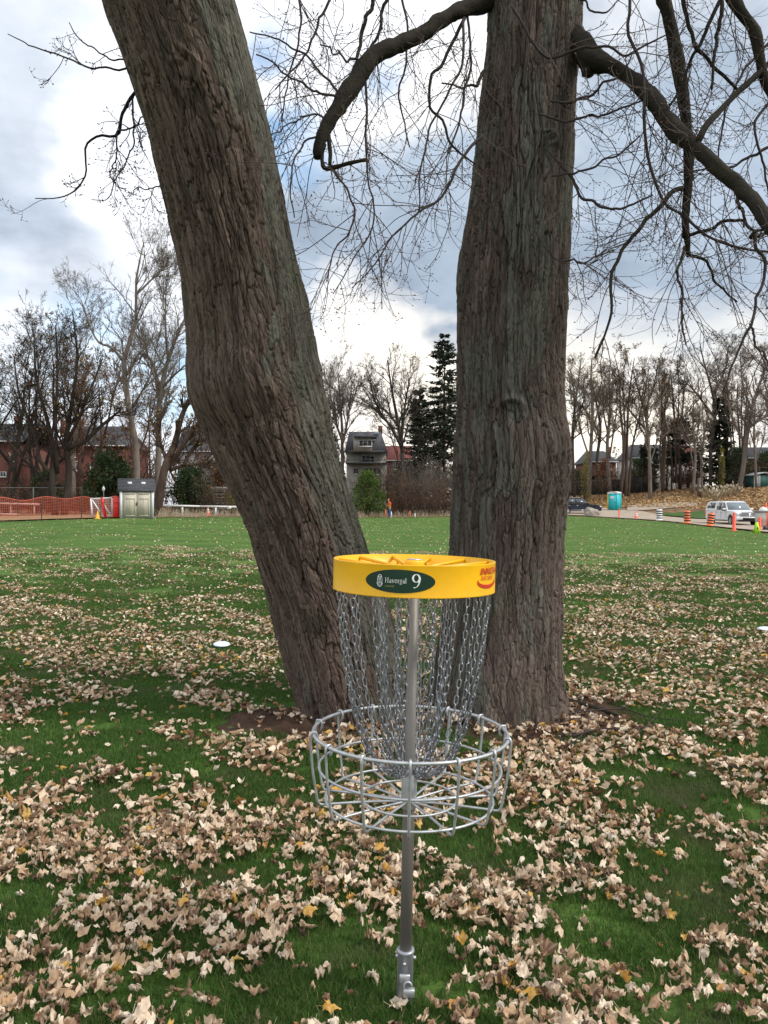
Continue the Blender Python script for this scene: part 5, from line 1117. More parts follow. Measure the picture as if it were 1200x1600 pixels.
e1 = leafy_bush('dark evergreen bush left of the shed roof', 170, 66, 705, 80, 302, 'dark', 6500, .22)
clone(e1, 'dark evergreen bush above the white rail', 300, 68, 726, 2.0); clone(e1, 'dark evergreen bush behind the wide twin trunked tree', 75, 76, 735, 3.0); clone(e1, 'low dark evergreen filling below the round headed tree', 640, 95, 722, 4.0)
y1_ = leafy_bush('small yellow-green bush near the small white sign', 150, 66, 730, 30, 303, 'yellow', 700, .16)
clone(y1_, 'yellow leaved sapling right of the upright trunk', 915, 94, 708, 1., None, .45); clone(y1_, 'yellow-green bush below the white windowed house', 1040, 112, 715, 2.); clone(y1_, 'yellow leaved sapling in front of the narrow conifer', 1128, 98, 700, 3., None, .4); clone(y1_, 'yellow tinged bush below the stone wall end', 362, 62, 765, 1.5)
r1_ = leafy_bush('rust coloured bush above the stone wall', 350, 86, 712, 44, 304, 'rust', 2600, .24)
clone(r1_, 'rust coloured bush right of the wide conifer', 1075, 114, 705, 2.4); clone(r1_, 'rusty bush in front of the far brick house', 945, 116, 715, .4); clone(r1_, 'rusty low bush behind the person', 612, 84, 775, 2.)
# hedge-like dark greenery in the wood
clone(e1, 'dark evergreen mass right of the pickup on the bank', 1150, 112, 700, 1.1); clone(e1, 'dark evergreen behind the green hut', 1195, 120, 705, 4.2); clone(e1, 'dark evergreen bush behind the dark fence', 1000, 124, 715, 5.2); clone(e1, 'dark evergreen bush behind the dark car', 900, 120, 735, 2.2)

# ---- conifers
def conifer(label, px, d, top, wpx, seed, group='dark conifers', droop=.25, nb=150, shape=1., bare=.08, n=22, size=.5):
    rng = np.random.RandomState(seed); g = G(px, d); hh = P(px, top, d)[2] - g[2]; w = wpx / F * d / 2; t = thing('conifer', g, label, 'conifer', group=group)
    b = MB(); zz = np.linspace(-.2, hh, 12); tube(b, np.stack([g[0] + 0 * zz, g[1] + 0 * zz, g[2] + zz], -1), np.linspace(.28, .02, 12), 8); b.build('trunk', BK['dark'], t, True, g)
    z = bare + (1 - bare) * rng.uniform(0, 1, nb) ** 1.15; a = rng.uniform(0, 6.283, nb); ln = w * (1 - z) ** shape * rng.uniform(.65, 1.12, nb) + .25
    s = np.linspace(0, 1, 7); Pp = np.stack([g[0] + np.cos(a)[:, None] * ln[:, None] * s, g[1] + np.sin(a)[:, None] * ln[:, None] * s, g[2] + z[:, None] * hh + ln[:, None] * (-droop * s + .22 * s ** 3) + .15 * s], -1)
    b = MB(); tubes(b, Pp, np.linspace(.05, .012, 7)[None] * np.ones((nb, 1)), 4, 0., False); b.build('branches', BK['dark'], t, False, g)
    k = np.repeat(np.arange(nb), n); u = rng.uniform(.12, 1.03, len(k)); i = np.minimum((u * 6).astype(int), 5); fr = (u * 6 - i)[:, None]; p = Pp[k, i] * (1 - fr) + Pp[k, i + 1] * fr
    side = np.stack([-np.sin(a[k]), np.cos(a[k]), 0 * k], -1); out = np.stack([np.cos(a[k]), np.sin(a[k]), 0 * k], -1); sg = rng.choice([-1, 1], len(k))[:, None]
    L_ = (size * rng.uniform(.5, 1.1, len(k)) * (1.15 - .6 * u))[:, None]; dr = nrm(side * sg * rng.uniform(.1, 1, (len(k), 1)) + out * .9 + np.stack([0 * k, 0 * k, rng.uniform(-1.1, .25, len(k))], -1)); c_ = nrm(np.cross(dr, rng.normal(size=(len(k), 3))))
    v = np.stack([p, p + dr * L_ * .5 + c_ * L_ * .22, p + dr * L_, p + dr * L_ * .5 - c_ * L_ * .22], 1)
    b = MB(); b.add(v, np.arange(len(k))[:, None] * 4 + np.arange(4)[None], None, np.repeat(rng.uniform(0, 1, len(k)) ** 2, 4)); tag(b.build('crown', LG['needle'], t, False, g), kind='stuff'); t['h'] = hh; return t
c1_ = conifer('tall pointed spruce left of the upright trunk', 694, 90, 522, 185, 401, nb=380, n=34, size=.6, shape=.75, bare=.02)
conifer('shorter dark conifer left of the tall spruce', 655, 93, 606, 90, 402, nb=220, n=30, size=.62, shape=.7)
conifer('narrow dark conifer peeking out right of the leaning trunk', 516, 96, 618, 44, 403, nb=100, shape=.7)
c2_ = conifer('narrow dark conifer behind the pickup truck', 1124, 106, 622, 64, 404, nb=240, n=30, size=.7, shape=.6)
conifer('wide low conifer with level boughs left of the narrow conifer', 1062, 110, 655, 84, 405, nb=140, n=30, droop=.05, size=.65, shape=.4, bare=.35)
c5_ = conifer('small columnar evergreen by the white windowed house', 1006, 116, 692, 14, 406, nb=110, n=22, size=.5, shape=.3)
clone(c5_, 'second small columnar evergreen by the white windowed house', 1022, 116, 695, 2.)
clone(c5_, 'columnar evergreen against the house gable', 1093, 120, 690, 3.)

# ================================================================ BUILDINGS
brick_m = mat('brick_red', (.155, .065, .052), (.11, .05, .042), scale=2.5, rough=.9, bump=.4, bscale=20, spec=.1)
brick2_m = mat('brick_brown', (.17, .085, .065), (.12, .06, .05), scale=2.5, rough=.9, spec=.1)
roof_m = mat('roof_shingle', (.105, .108, .118), (.07, .072, .08), scale=5, rough=.9, stretch=(1, 1, 4), spec=.2)
roofr_m = mat('roof_red', (.22, .06, .05), (.15, .045, .04), scale=5, rough=.85, stretch=(1, 1, 4))
stucco_m = mat('stucco_grey', (.46, .44, .40), (.36, .345, .32), scale=1.5, rough=.95)
white_m = mat('white_trim', (.66, .66, .65), (.58, .58, .57), scale=5, rough=.6)
glass_m = mat('window_glass', (.02, .025, .032), (.035, .045, .055), scale=1, rough=.08, spec=1.)
lglass_m = mat('window_glass_painted_reflection', (.30, .36, .42), (.18, .22, .27), scale=2, rough=.15, spec=1.)  # pale copy of the glass, sky reflection painted into its base colour
dtrim_m = mat('dark_trim', (.045, .047, .05), rough=.7)
def window(par, c, w, h, o, fm=None, gm_=None, bars=1, rows=1):
    """c in world; built facing -Y; origin o"""
    b = MB(); x, y, z = c; f = .07
    for sx in (-1, 1): box(b, (x + sx * (w / 2 - f / 2), y - .03, z), (f, .10, h))
    for sz in (-1, 1): box(b, (x, y - .031, z + sz * (h / 2 - f / 2)), (w - 2 * f, .10, f))
    for k in range(1, bars + 1): box(b, (x - w / 2 + w * k / (bars + 1), y - .025, z), (.05, .06, h - 2 * f))
    for k in range(1, rows): box(b, (x, y - .026, z - h / 2 + h * k / rows), (w - 2 * f, .05, .04))
    box(b, (x, y - .07, z - h / 2 - .05), (w + .16, .18, .07))
    fr = b.build('window', fm or white_m, par, False, o); b = MB(); box(b, (x, y - .008, z), (w - 2 * f, .03, h - 2 * f)); b.build('pane', gm_ or glass_m, fr, False, o); return fr
def house(label, px0, px1, eave, ridge, d, wm, rm, wins, dep=8, hip=.0, name='house', chim=None, cat='house', over=.35):
    g = G((px0 + px1) / 2, d); x0, x1 = P(px0, 800, d)[0], P(px1, 800, d)[0]; ze = P(0, eave, d)[2]; zr = P(0, ridge, d + dep / 2)[2]; z0 = g[2] - 1; o = g
    t = thing(name, g, label, cat); xm = (x0 + x1) / 2; b = MB(); box(b, (xm, d + dep / 2, (z0 + ze) / 2), (x1 - x0, dep, ze - z0))
    for x in (x0 + .001, x1 - .001):
        if not hip: b.add([[x, d + .01, ze - .001], [x, d + dep - .01, ze - .001], [x, d + dep / 2, zr - .06]], None, [[0, 1, 2]])
    b.build('wall', wm, t, False, o)
    hx = hip * (x1 - x0); b = MB(); th = .14
    e = [[x0 - over, d - over, ze - .05], [x1 + over, d - over, ze - .05], [x1 + over, d + dep + over, ze - .05], [x0 - over, d + dep + over, ze - .05]]; r = [[x0 - over * (hip == 0) + hx, d + dep / 2, zr], [x1 + over * (hip == 0) - hx, d + dep / 2, zr]]
    v = np.array(e + r + [[p[0], p[1], p[2] + th] for p in e] + [[p[0], p[1], p[2] + th] for p in r])
    b.add(v, [[6, 7, 11, 10], [8, 9, 10, 11], [0, 4, 5, 1], [2, 5, 4, 3], [0, 1, 7, 6], [1, 2, 8, 7], [2, 3, 9, 8], [3, 0, 6, 9]], [[7, 8, 11], [9, 6, 10], [0, 3, 4], [1, 5, 2]]); rf = b.build('roof', rm, t, False, o)
    # shingle courses as thin proud laps on the front slope
    nl = 12; b = MB()
    for k in range(nl):
        f = (k + .5) / nl; a_ = np.array([x0 - over + (hx + over * (hip > 0)) * f, d - over + (dep / 2 + over) * f, ze - .05 + th + (zr - ze + .05) * f + .015]); c_ = a_.copy(); c_[0] = x1 + over - (hx + over * (hip > 0)) * f
        beam(b, a_, c_, .10, .03)
    b.build('shingle_course', rm, rf, False, o)
    for (a, c_, w, h, *k) in wins:
        p = P(a, c_, d); window(t, (p[0], d, p[2]), w / F * d, h / F * d, o, *k)
    b = MB(); beam(b, [x0 - over, d - over - .05, ze + .02], [x1 + over, d - over - .05, ze + .02], .1, .12); b.build('gutter', white_m, t, False, o)
    if chim:
        p = P(chim[0], chim[1], d + dep / 2); b = MB(); box(b, (p[0], d + dep / 2, (p[2] + zr) / 2 - .4), (.7, .6, p[2] - zr + 1.6)); b.build('chimney', brick_m, rf, False, o)
    return t
house('red brick house with grey hipped roof, seen behind the twin trunked tree', 88, 192, 697, 668, 92, brick_m, roof_m, [(114, 706, 9, 17), (152, 707, 10, 13), (116, 728, 16, 15, None, None, 2), (162, 706, 7, 10, None, lglass_m), (148, 732, 14, 14)], dep=10, hip=.14, chim=(80 + 20, 662))
house('red brick house at the left edge with a pale gable', -60, 34, 690, 664, 96, brick_m, roof_m, [(5, 741, 10, 8), (20, 715, 9, 12), (-15, 715, 9, 12)], dep=10, chim=(28, 655))
house('pale grey house behind the limbs of the leaning brown tree', 278, 332, 706, 668, 112, stucco_m, roof_m, [(292, 716, 8, 10), (318, 716, 8, 10)], dep=10)
house('brown brick building right beside the leaning trunk', 336, 392, 700, 676, 104, brick2_m, roof_m, [(350, 716, 7, 10), (372, 716, 7, 10)], dep=9)
house('red roofed brick house right of the tall grey house', 604, 642, 720, 698, 118, brick_m, roofr_m, [(618, 728, 6, 11), (632, 728, 6, 11)], dep=10)
house('brick house far behind the four stemmed cluster', 922, 962, 722, 706, 132, brick2_m, roof_m, [(935, 730, 5, 8), (953, 730, 5, 8)], dep=10, chim=(950, 702), hip=.14)
house('grey gabled house with white windows behind the bare trees', 990, 1056, 716, 696, 136, stucco_m, roof_m, [(991, 726, 5, 12), (1055, 727, 8, 10, None, lglass_m, 2), (1030, 726, 5, 9)], dep=10, hip=.14)
house('brown roofed house right of the grey gabled house', 1062, 1092, 712, 697, 140, white_m, roofr_m, [(1078, 722, 6, 9)], dep=10)
house('dark roofed house at the right edge far behind', 1165, 1240, 716, 700, 142, brick2_m, roof_m, [(1165, 722, 6, 9), (1188, 722, 6, 9)], dep=10)
# tall grey house with a steep roof, dormer and balcony
D_ = 104.; g = G(572, D_); gh = thing('house', g, 'tall grey house with a steep slate roof, dormer and balcony between the trunks', 'house')
def Q(a, c_, d=D_): return P(a, c_, d)
b = MB(); zl, ze, zt = g[2] - 1, Q(0, 707)[2], Q(0, 672)[2]; xl, xr = Q(541, 0)[0], Q(603, 0)[0]
box(b, ((xl + xr) / 2, D_ + 4, (zl + ze) / 2), (xr - xl, 8, ze - zl)); box(b, (Q(566, 0)[0] + .1, D_ - .35, (Q(0, 706)[2] + Q(0, 684)[2]) / 2), (Q(586, 0)[0] - Q(557, 0)[0], 2.2, Q(0, 684)[2] - Q(0, 707)[2])); b.build('wall', stucco_m, gh, False, g)
b = MB(); xa, xb = Q(541, 0)[0], Q(600, 0)[0]; xa2, xb2 = Q(544, 0)[0], Q(595, 0)[0]
v = [[xa - .2, D_ - .5, ze], [xb + .5, D_ - .5, ze], [xb2, D_ + 2.2, zt], [xa2, D_ + 2.2, zt], [xa - .2, D_ + 8.5, ze], [xb + .5, D_ + 8.5, ze], [xb2, D_ + 5.5, zt], [xa2, D_ + 5.5, zt]]
b.add(v, [[0, 1, 2, 3], [1, 5, 6, 2], [5, 4, 7, 6], [4, 0, 3, 7], [3, 2, 6, 7], [0, 4, 5, 1]]); rf = b.build('roof', roof_m, gh, False, g)
b = MB(); box(b, (Q(571, 0)[0], D_ - .5, Q(0, 684)[2]), (Q(588, 0)[0] - Q(555, 0)[0] + .2, 2.6, .22)); b.build('dormer_roof', roof_m, rf, False, g)
b = MB(); box(b, (Q(588, 0)[0], D_ + 1.4, Q(0, 676)[2]), (.6, .4, .5)); b.build('skylight', lglass_m, rf, False, g)
b = MB(); box(b, (Q(572, 0)[0], D_ - .9, Q(0, 706.5)[2]), (Q(602, 0)[0] - Q(546, 0)[0], 1.0, .3)); b.build('eave', roof_m, rf, False, g)
window(gh, (Q(571, 0)[0], D_ - 1.46, Q(0, 694)[2]), 1.7, .85, g, None, None, 2); window(gh, (Q(575, 0)[0], D_, Q(0, 717)[2]), 1.7, .95, g, None, None, 2); window(gh, (Q(582, 0)[0], D_, Q(0, 736)[2]), 2.4, .9, g, None, None, 3); window(gh, (Q(556, 0)[0], D_, Q(0, 736)[2]), .8, .8, g)
b = MB(); 
for z_ in (724.0, 719.5): beam(b, [xl, D_ - 1.2, Q(0, z_)[2]], [xr, D_ - 1.2, Q(0, z_)[2]], .08)
for k in range(15): x = xl + (xr - xl) * k / 14; beam(b, [x, D_ - 1.2, Q(0, 724)[2]], [x, D_ - 1.2, Q(0, 719.5)[2]], .04)
box(b, ((xl + xr) / 2, D_ - .6, Q(0, 725)[2]), (xr - xl, 1.25, .15)); b.build('balcony', dtrim_m, gh, False, g)
b = MB(); box(b, (Q(594, 0)[0], D_ + 3, zt + .3), (.6, .6, 1.2)); b.build('chimney', brick2_m, rf, False, g)
# stone garden wall on the left
g = G(348, 76); sw = thing('stone_wall', g, 'low grey stone retaining wall with a pale coping behind the rail', 'wall'); b = MB(); x0, x1 = P(331, 0, 76)[0], P(372, 0, 76)[0]; zt = P(0, 764, 76)[2]
b = MB(); box(b, ((x0 + x1) / 2, 76, (g[2] - .3 + zt) / 2), (x1 - x0, .5, zt - g[2] + .3)); b.build('core', mat('mortar', (.16, .15, .135), rough=.95), sw, False, g)
stm = mat('fieldstone', (.22, .205, .185), (.13, .12, .11), scale=2, rough=.95, bump=.5, bscale=9, tintc=(.10, .09, .08))
smesh = []
for k in range(4):
    b = MB(); box(b, (0, 0, 0), (1, .2, 1), a=k * .3); me = b.mesh('stone'); me.materials.append(stm); smesh.append(me)
rr = np.random.RandomState(3); z = g[2]
while z < zt - .1:
    x = x0; hh = rr.uniform(.24, .34)
    while x < x1 - .2:
        w = rr.uniform(.35, .8); o = bpy.data.objects.new('stone', smesh[rr.randint(4)]); COL.objects.link(o); o.parent = sw; o.location = tuple(np.array([x + w / 2, 75.72 + rr.uniform(-.03, .03), z + hh / 2]) - g); o.scale = (w - .05, 1, hh - .05); x += w
    z += hh
b = MB(); box(b, ((x0 + x1) / 2, 75.95, zt + .08), (x1 - x0 + .3, .8, .16)); b.build('coping', mat('coping_stone', (.40, .38, .34), (.33, .31, .28), rough=.9), sw, False, g)

# ================================================================ FENCES AND SMALL THINGS
postm = mat('fence_steel', (.22, .22, .21), (.16, .16, .155), rough=.6, metal=.3)
def wirefence(label, pts, ztop_py, spacing=3., hgt=None):
    """pts: (px, depth) along the line"""
    W = np.array([G(a, d_) for a, d_ in pts]); g = W[0].copy(); t = thing('wire_fence', g, label, 'fence')
    s = np.concatenate([[0], np.cumsum(np.linalg.norm(np.diff(W, axis=0), axis=1))]); n = int(s[-1] / spacing) + 1; ss = np.linspace(0, s[-1], n)
    base = np.stack([np.interp(ss, s, W[:, k]) for k in range(3)], -1); base[:, 2] = H(base[:, 0], base[:, 1])
    me = None
    for p in base:
        if me is None: b = MB(); tube(b, [[0, 0, -.3], [0, 0, hgt + .05]], .035, 6); me = b.mesh('post'); me.materials.append(postm)
        o = bpy.data.objects.new('post', me); COL.objects.link(o); o.parent = t; o.location = tuple(p - g)
    b = MB(); tube(b, base + [0, 0, hgt], .025, 5); b.build('top_rail', postm, t, False, g)
    b = MB()
    for k in range(len(base) - 1):
        a, c_ = base[k], base[k + 1]; m = int(np.linalg.norm(c_ - a) / .22); f = np.arange(m)[:, None] / m
        lo = a + (c_ - a) * f; hi = a + (c_ - a) * np.clip(f + hgt / np.linalg.norm(c_ - a) * .55, 0, 1); hi2 = a + (c_ - a) * np.clip(f - hgt / np.linalg.norm(c_ - a) * .55, 0, 1)
        for h_ in (hi, hi2): tubes(b, np.stack([lo + [0, 0, .02], h_ + [0, 0, hgt]], 1), np.full((m, 2), .004), 3, 0., False)
    tag(b.build('chain_link_mesh', postm, t, False, g), kind='stuff')
    return t
wirefence('grey chain-link fence running behind the left goal and shed', [(-60, 66), (120, 66), (180, 67), (385, 72)], 746, hgt=2.3)
wirefence('chain-link fence behind the person and the bare shrubs', [(500, 86), (610, 88), (720, 90)], 756, hgt=2.6)
wirefence('chain-link fence at the top of the leafy bank', [(880, 112), (1000, 114), (1100, 112), (1240, 116)], 745, hgt=2.3)
# dark windscreen fence
g = G(960, 116); t = thing('screen_fence', g, 'black fabric screened fence behind the portable toilet', 'fence'); blk = mat('black_fabric', (.012, .013, .014), rough=.9)
b = MB(); 
for k in range(9):
    a = G(880 + k * 16, 116); box(b, (a[0], 116, a[2] + 1.2), (1.56, .05, 2.3))
b.build('screen', blk, t, False, g); b = MB()
for k in range(10): a = G(872 + k * 16, 116); tube(b, [[a[0], 115.9, a[2] - .3], [a[0], 115.9, a[2] + 2.5]], .04, 6)
b.build('posts', dtrim_m, t, False, g)
b = MB(); a = G(940, 118); box(b, (a[0], 118, a[2] + 2.9), (3.6, 2, .16)); box(b, (a[0], 118.6, a[2] + 1.5), (3.3, .1, 2.8)); q = thing('garden_hut', a, 'dark green garden hut roof above the screened fence', 'hut'); b.build('hut_body', mat('hut_green', (.02, .045, .035), rough=.7), q, False, a)

# orange safety net
neto = mat('safety_net', (.80, .20, .12), (.72, .17, .10), rough=.6, trans=.35)
W = np.array([G(a, d_) for a, d_ in ((-70, 54), (-20, 55), (65, 56), (128, 56.5), (186, 55))]); g = W[2]; nf = thing('safety_net_fence', g, 'orange plastic safety net strung behind the dark stakes at the left', 'net fence')
s = np.concatenate([[0], np.cumsum(np.linalg.norm(np.diff(W, axis=0), axis=1))]); ss = np.arange(0, s[-1], .13); base = np.stack([np.interp(ss, s, W[:, k]) for k in range(3)], -1); base[:, 2] = H(base[:, 0], base[:, 1])
sag = 1.28 + .10 * np.cos(ss / 2.9 * 2 * math.pi) + .05 * np.sin(ss * 1.1); base[:, 1] += .06 * np.sin(ss * 2.1); b = MB()
m = len(base); 
for k in range(13):
    f = k / 12; p = base + np.stack([0 * ss, .03 * np.sin(ss * 3 + k), .06 + f * sag], -1); w_ = .011 if k not in (0, 12) else .03
    v = np.stack([p + [0, 0, w_], p - [0, 0, w_]], 1).reshape(-1, 3); i = np.arange(m - 1)[:, None] * 2; b.add(v, i + np.array([[0, 1, 3, 2]]))
p0 = base + [0, 0, .06]; p1 = base + np.stack([0 * ss, 0 * ss, .06 + sag], -1); w_ = np.array([.009, 0, 0]); v = np.stack([p0 - w_, p0 + w_, p1 + w_, p1 - w_], 1).reshape(-1, 3); b.add(v + [0, .004, 0], np.arange(m)[:, None] * 4 + np.arange(4)[None])
b.build('net', neto, nf, False, g)
stake_m = mat('rusty_stake', (.05, .035, .03), rough=.85)
for k, (a, d_) in enumerate(((-40, 54.9), (28, 55.5), (90, 56.2), (150, 56.2), (186, 54.9))):
    q = G(a, d_); b = MB(); tube(b, [q - [0, 0, .3], q + [0, 0, 1.5]], .02, 6); b.build('stake', stake_m, nf, False, g)
for (a, y0, y1, lb) in ((65, 817, 775, 'dark steel stake nearest the left edge, at the border of the lawn'), (127, 812, 760, 'tallest dark steel stake, in front of the twin trunked tree'), (157.5, 810, 776, 'dark steel stake beside the slanting red barrier')):
    d_ = float(edge(a)) - .3; q = G(a, d_); zt = P(a, y1, d_)[2]; b = MB(); tube(b, [[0, 0, -.3], [.0, 0, .4], [.01, 0, (zt - q[2]) * .6], [.05, 0, zt - q[2]]], .028, 6); o = b.build('steel_stake', stake_m); o.location = tuple(q); tag(o, lb, 'stake', 'dark stakes along the dirt')
# low orange-white planks of the construction border behind the net
pw = mat('weathered_plank', (.50, .36, .30), (.40, .27, .22), rough=.8)
for (a0, a1, y_, lb) in ((-30, 62, 786, 'upper long weathered plank behind the orange net'), (-30, 30, 802, 'lower weathered plank behind the orange net')):
    p, q = P(a0, y_, 58), P(a1, y_ + 2, 58); o = MB(); zb = Hs(p[0], 58) ; beam(o, p, q, .05, .14); x = o.build('plank', pw); 
    t = thing('plank_rail', G((a0 + a1) / 2, 58), lb, 'rail'); x.parent = t; x.location = tuple(-np.array(t.location)); b = MB()
    for f in (.1, .5, .9): r_ = p + (q - p) * f; beam(b, [r_[0], 58.07, Hs(r_[0], 58) - .2], [r_[0], 58.07, r_[2]], .08)
    b.build('supports', pw, t, False, np.array(t.location))
# goal
whitep = mat('white_paint', (.78, .78, .77), (.70, .70, .69), rough=.5)
D2 = 51.0; g = G(158, D2); gl = thing('goal_frame', g, 'small white goal frame standing between the net fence and the shed', 'goal')
def seg(par, a, c_, r, m_, nm, o, da=D2, dc=D2):
    b = MB(); tube(b, [P(*a, da), P(*c_, dc)], r, 8); b.build(nm, m_, par, True, o)
seg(gl, (142, 779), (144.5, 810), .06, whitep, 'post', g); seg(gl, (142, 779.5), (175, 778), .05, whitep, 'crossbar', g); seg(gl, (144, 781), (163, 810), .045, whitep, 'brace', g, D2, D2 + .1); seg(gl, (162, 788), (175, 808), .045, whitep, 'brace', g, D2 + .5, D2 + .5); seg(gl, (145, 810), (175, 808.5), .05, whitep, 'ground_bar', g); seg(gl, (175, 778), (175.5, 808), .05, whitep, 'post', g)
b = MB(); 
for k in range(13): f = k / 12; p, q = P(143 + 32 * f, 779.3 - f, D2 + .1), P(144.5 + 30 * f, 809, D2 + 1.2); tube(b, [p, q], .008, 3)
for k in range(9): f = k / 8; p, q = P(143.5, 780 + 29 * f, D2 + .1 + f), P(175, 779 + 29 * f, D2 + .1 + f); tube(b, [p, q], .008, 3)
tag(b.build('net', whitep, gl, False, g), kind='stuff')
redm = mat('red_plastic', (.85, .03, .025), (.75, .025, .02), rough=.45)
def slab(nm, label, quad, d_, th, m_, cat, group=None):
    g = G(quad[0][0], d_); v = [P(a, c_, d_) for a, c_ in quad]; v = v + [p + [0, th, 0] for p in v]; t = MB(); t.add(np.array(v), [[0, 1, 2, 3], [7, 6, 5, 4], [0, 4, 5, 1], [1, 5, 6, 2], [2, 6, 7, 3], [3, 7, 4, 0]]); return g, t
for nm, lb, quad in (('red_barrier_panel', 'red plastic barrier panel leaning inside the white goal', [(162.5, 810), (167, 810), (160.5, 777), (156, 777)]), ('red_barrier_panel', 'upright red plastic barrier panel against the shed', [(176.5, 809), (185.5, 809), (185.5, 777), (176.5, 777)])):
    g, t = slab(nm, lb, quad, 49.8, .12, redm, 'barrier'); t0 = thing(nm, g, lb, 'barrier', group='red barrier panels'); o = t.build('panel', redm, t0, False, g); md = o.modifiers.new('b', 'BEVEL'); md.width = .04
    b = MB(); q = [np.array(P(a, c_, 49.72)) for a, c_ in quad]
    for f in (.25, .5, .75): beam(b, q[0] * (1 - f) + q[3] * f, q[1] * (1 - f) + q[2] * f, .03, .05)
    b.build('rib', redm, t0, False, g)
# shed
SHX = G(214, 49.5); sd = thing('garden_shed', SHX, 'small beige resin shed with dark grey roof and two skylights', 'shed', rz=math.radians(20))
beige = mat('shed_beige', (.52, .47, .38), (.47, .43, .345), scale=1, rough=.6); trimw = mat('shed_trim', (.66, .68, .70), (.6, .62, .64), rough=.6)
w, dp, ze, zr = 2.05, 2.0, 1.82, 2.52; SHX_off = 0
b = MB(); box(b, (0, dp / 2, ze / 2), (w, dp, ze)); 
for sx in (-1, 1): b.add([[sx * w / 2 * .999, .0, ze], [sx * w / 2 * .999, dp, ze], [sx * w / 2 * .999, dp / 2, zr - .06]], None, [[0, 1, 2]])
b.build('wall', beige, sd, False)
for sx in (-1, 1):
    b = MB(); box(b, (sx * .42, -.025, .88), (.80, .05, 1.62)); dr = b.build('door', beige, sd, False); b = MB()
    for (x, z_, ww, hh) in ((sx * .42, 1.58, .62, .04), (sx * .42, 1.28, .62, .04), (sx * .42, .18, .62, .04), (sx * .42 - .30, .73, .035, 1.1), (sx * .42 + .30, .73, .035, 1.1), (sx * .42, .73, .03, 1.1)): box(b, (x, -.06, z_), (ww, .03, hh))
    b.build('door_panel', beige, dr, False)
b = MB(); box(b, (-.03, -.07, .95), (.03, .05, .22)); b.build('handle', dtrim_m, sd, False)
for sx in (-1, 1): b = MB(); box(b, (sx * (w / 2 - .06), -.03, ze / 2), (.15, .09, ze)); b.build('corner_trim', trimw, sd, False)
for k in range(11): b = MB(); box(b, (w / 2 + .012, dp / 2, .12 + k * .16), (.03, dp, .10)); b.build('siding_board', trimw, sd, False)
b = MB(); ov = .14
v = [[-w / 2 - ov, -ov, ze - .08], [w / 2 + ov, -ov, ze - .08], [w / 2 + ov, dp / 2, zr], [-w / 2 - ov, dp / 2, zr], [w / 2 + ov, dp + ov, ze - .08], [-w / 2 - ov, dp + ov, ze - .08]]; v = v + [[a, c_, e_ + .08] for a, c_, e_ in v]
b.add(v, [[6, 7, 8, 9], [9, 8, 10, 11], [0, 3, 2, 1], [3, 5, 4, 2], [0, 1, 7, 6], [1, 2, 8, 7], [2, 4, 10, 8], [5, 3, 9, 11], [3, 0, 6, 9], [4, 5, 11, 10]]); sr = b.build('roof', roof_m, sd, False)
for k in range(8): f = (k + .3) / 8; b = MB(); beam(b, (-w / 2 - ov, -ov + (dp / 2 + ov) * f, ze + (zr - ze + .08) * f + .012), (w / 2 + ov, -ov + (dp / 2 + ov) * f, ze + (zr - ze + .08) * f + .012), .05, .02); b.build('shingle_course', roof_m, sr, False)
for x in (-.42, .42): f = .58; b = MB(); ang_ = math.atan2(zr - ze + .08, dp / 2 + ov); M_ = np.array([[1, 0, 0], [0, math.cos(ang_), -math.sin(ang_)], [0, math.sin(ang_), math.cos(ang_)]]); box(b, (x, -ov + (dp / 2 + ov) * f, ze + (zr - ze + .08) * f + .03), (.26, .20, .04), M=M_); b.build('skylight', white_m, sr, False)
# white rail
g = G(314, 61); wr = thing('white_rail', g, 'long low white rail on short posts between the shed and the leaning trunk', 'rail')
pts = [P(250, 789.5, 60), P(312, 791, 61), P(376, 792, 62)]; b = MB()
for i in range(2): beam(b, pts[i], pts[i + 1], .12, .14)
b.build('rail_bar', whitep, wr, False, g)
for a, d_ in ((252, 60), (285, 60.6), (337, 61.4), (375, 62)):
    q = G(a, d_); zt = P(a, 790.6, d_)[2]; b = MB(); beam(b, q - [0, 0, .2], [q[0], q[1], zt], .12); b.build('post', whitep, wr, False, g)
b = MB(); q = P(358, 793, 61.6); box(b, q, (.35, .15, .25)); b.build('number_box', whitep, wr, False, g)
# small white sign on a post
q = G(162, 62); t = thing('small_sign', q, 'small white oval sign on a thin post behind the goal', 'sign'); zt = P(0, 764, 62)[2]; b = MB(); tube(b, [q, [q[0], q[1], zt + .3]], .03, 6); b.build('post', postm, t, False, q)
b = MB(); an = np.linspace(0, 2 * math.pi, 24, endpoint=False); v = [[q[0] + .11 * math.cos(a), 61.94, zt + .19 * math.sin(a)] for a in an]; v += [[a, c_ + .03, e_] for a, c_, e_ in v]; b.add(v, [[i, (i + 1) % 24, 24 + (i + 1) % 24, 24 + i] for i in range(24)], [[0, i + 1, i] for i in range(1, 23)]); b.build('board', whitep, t, False, q)
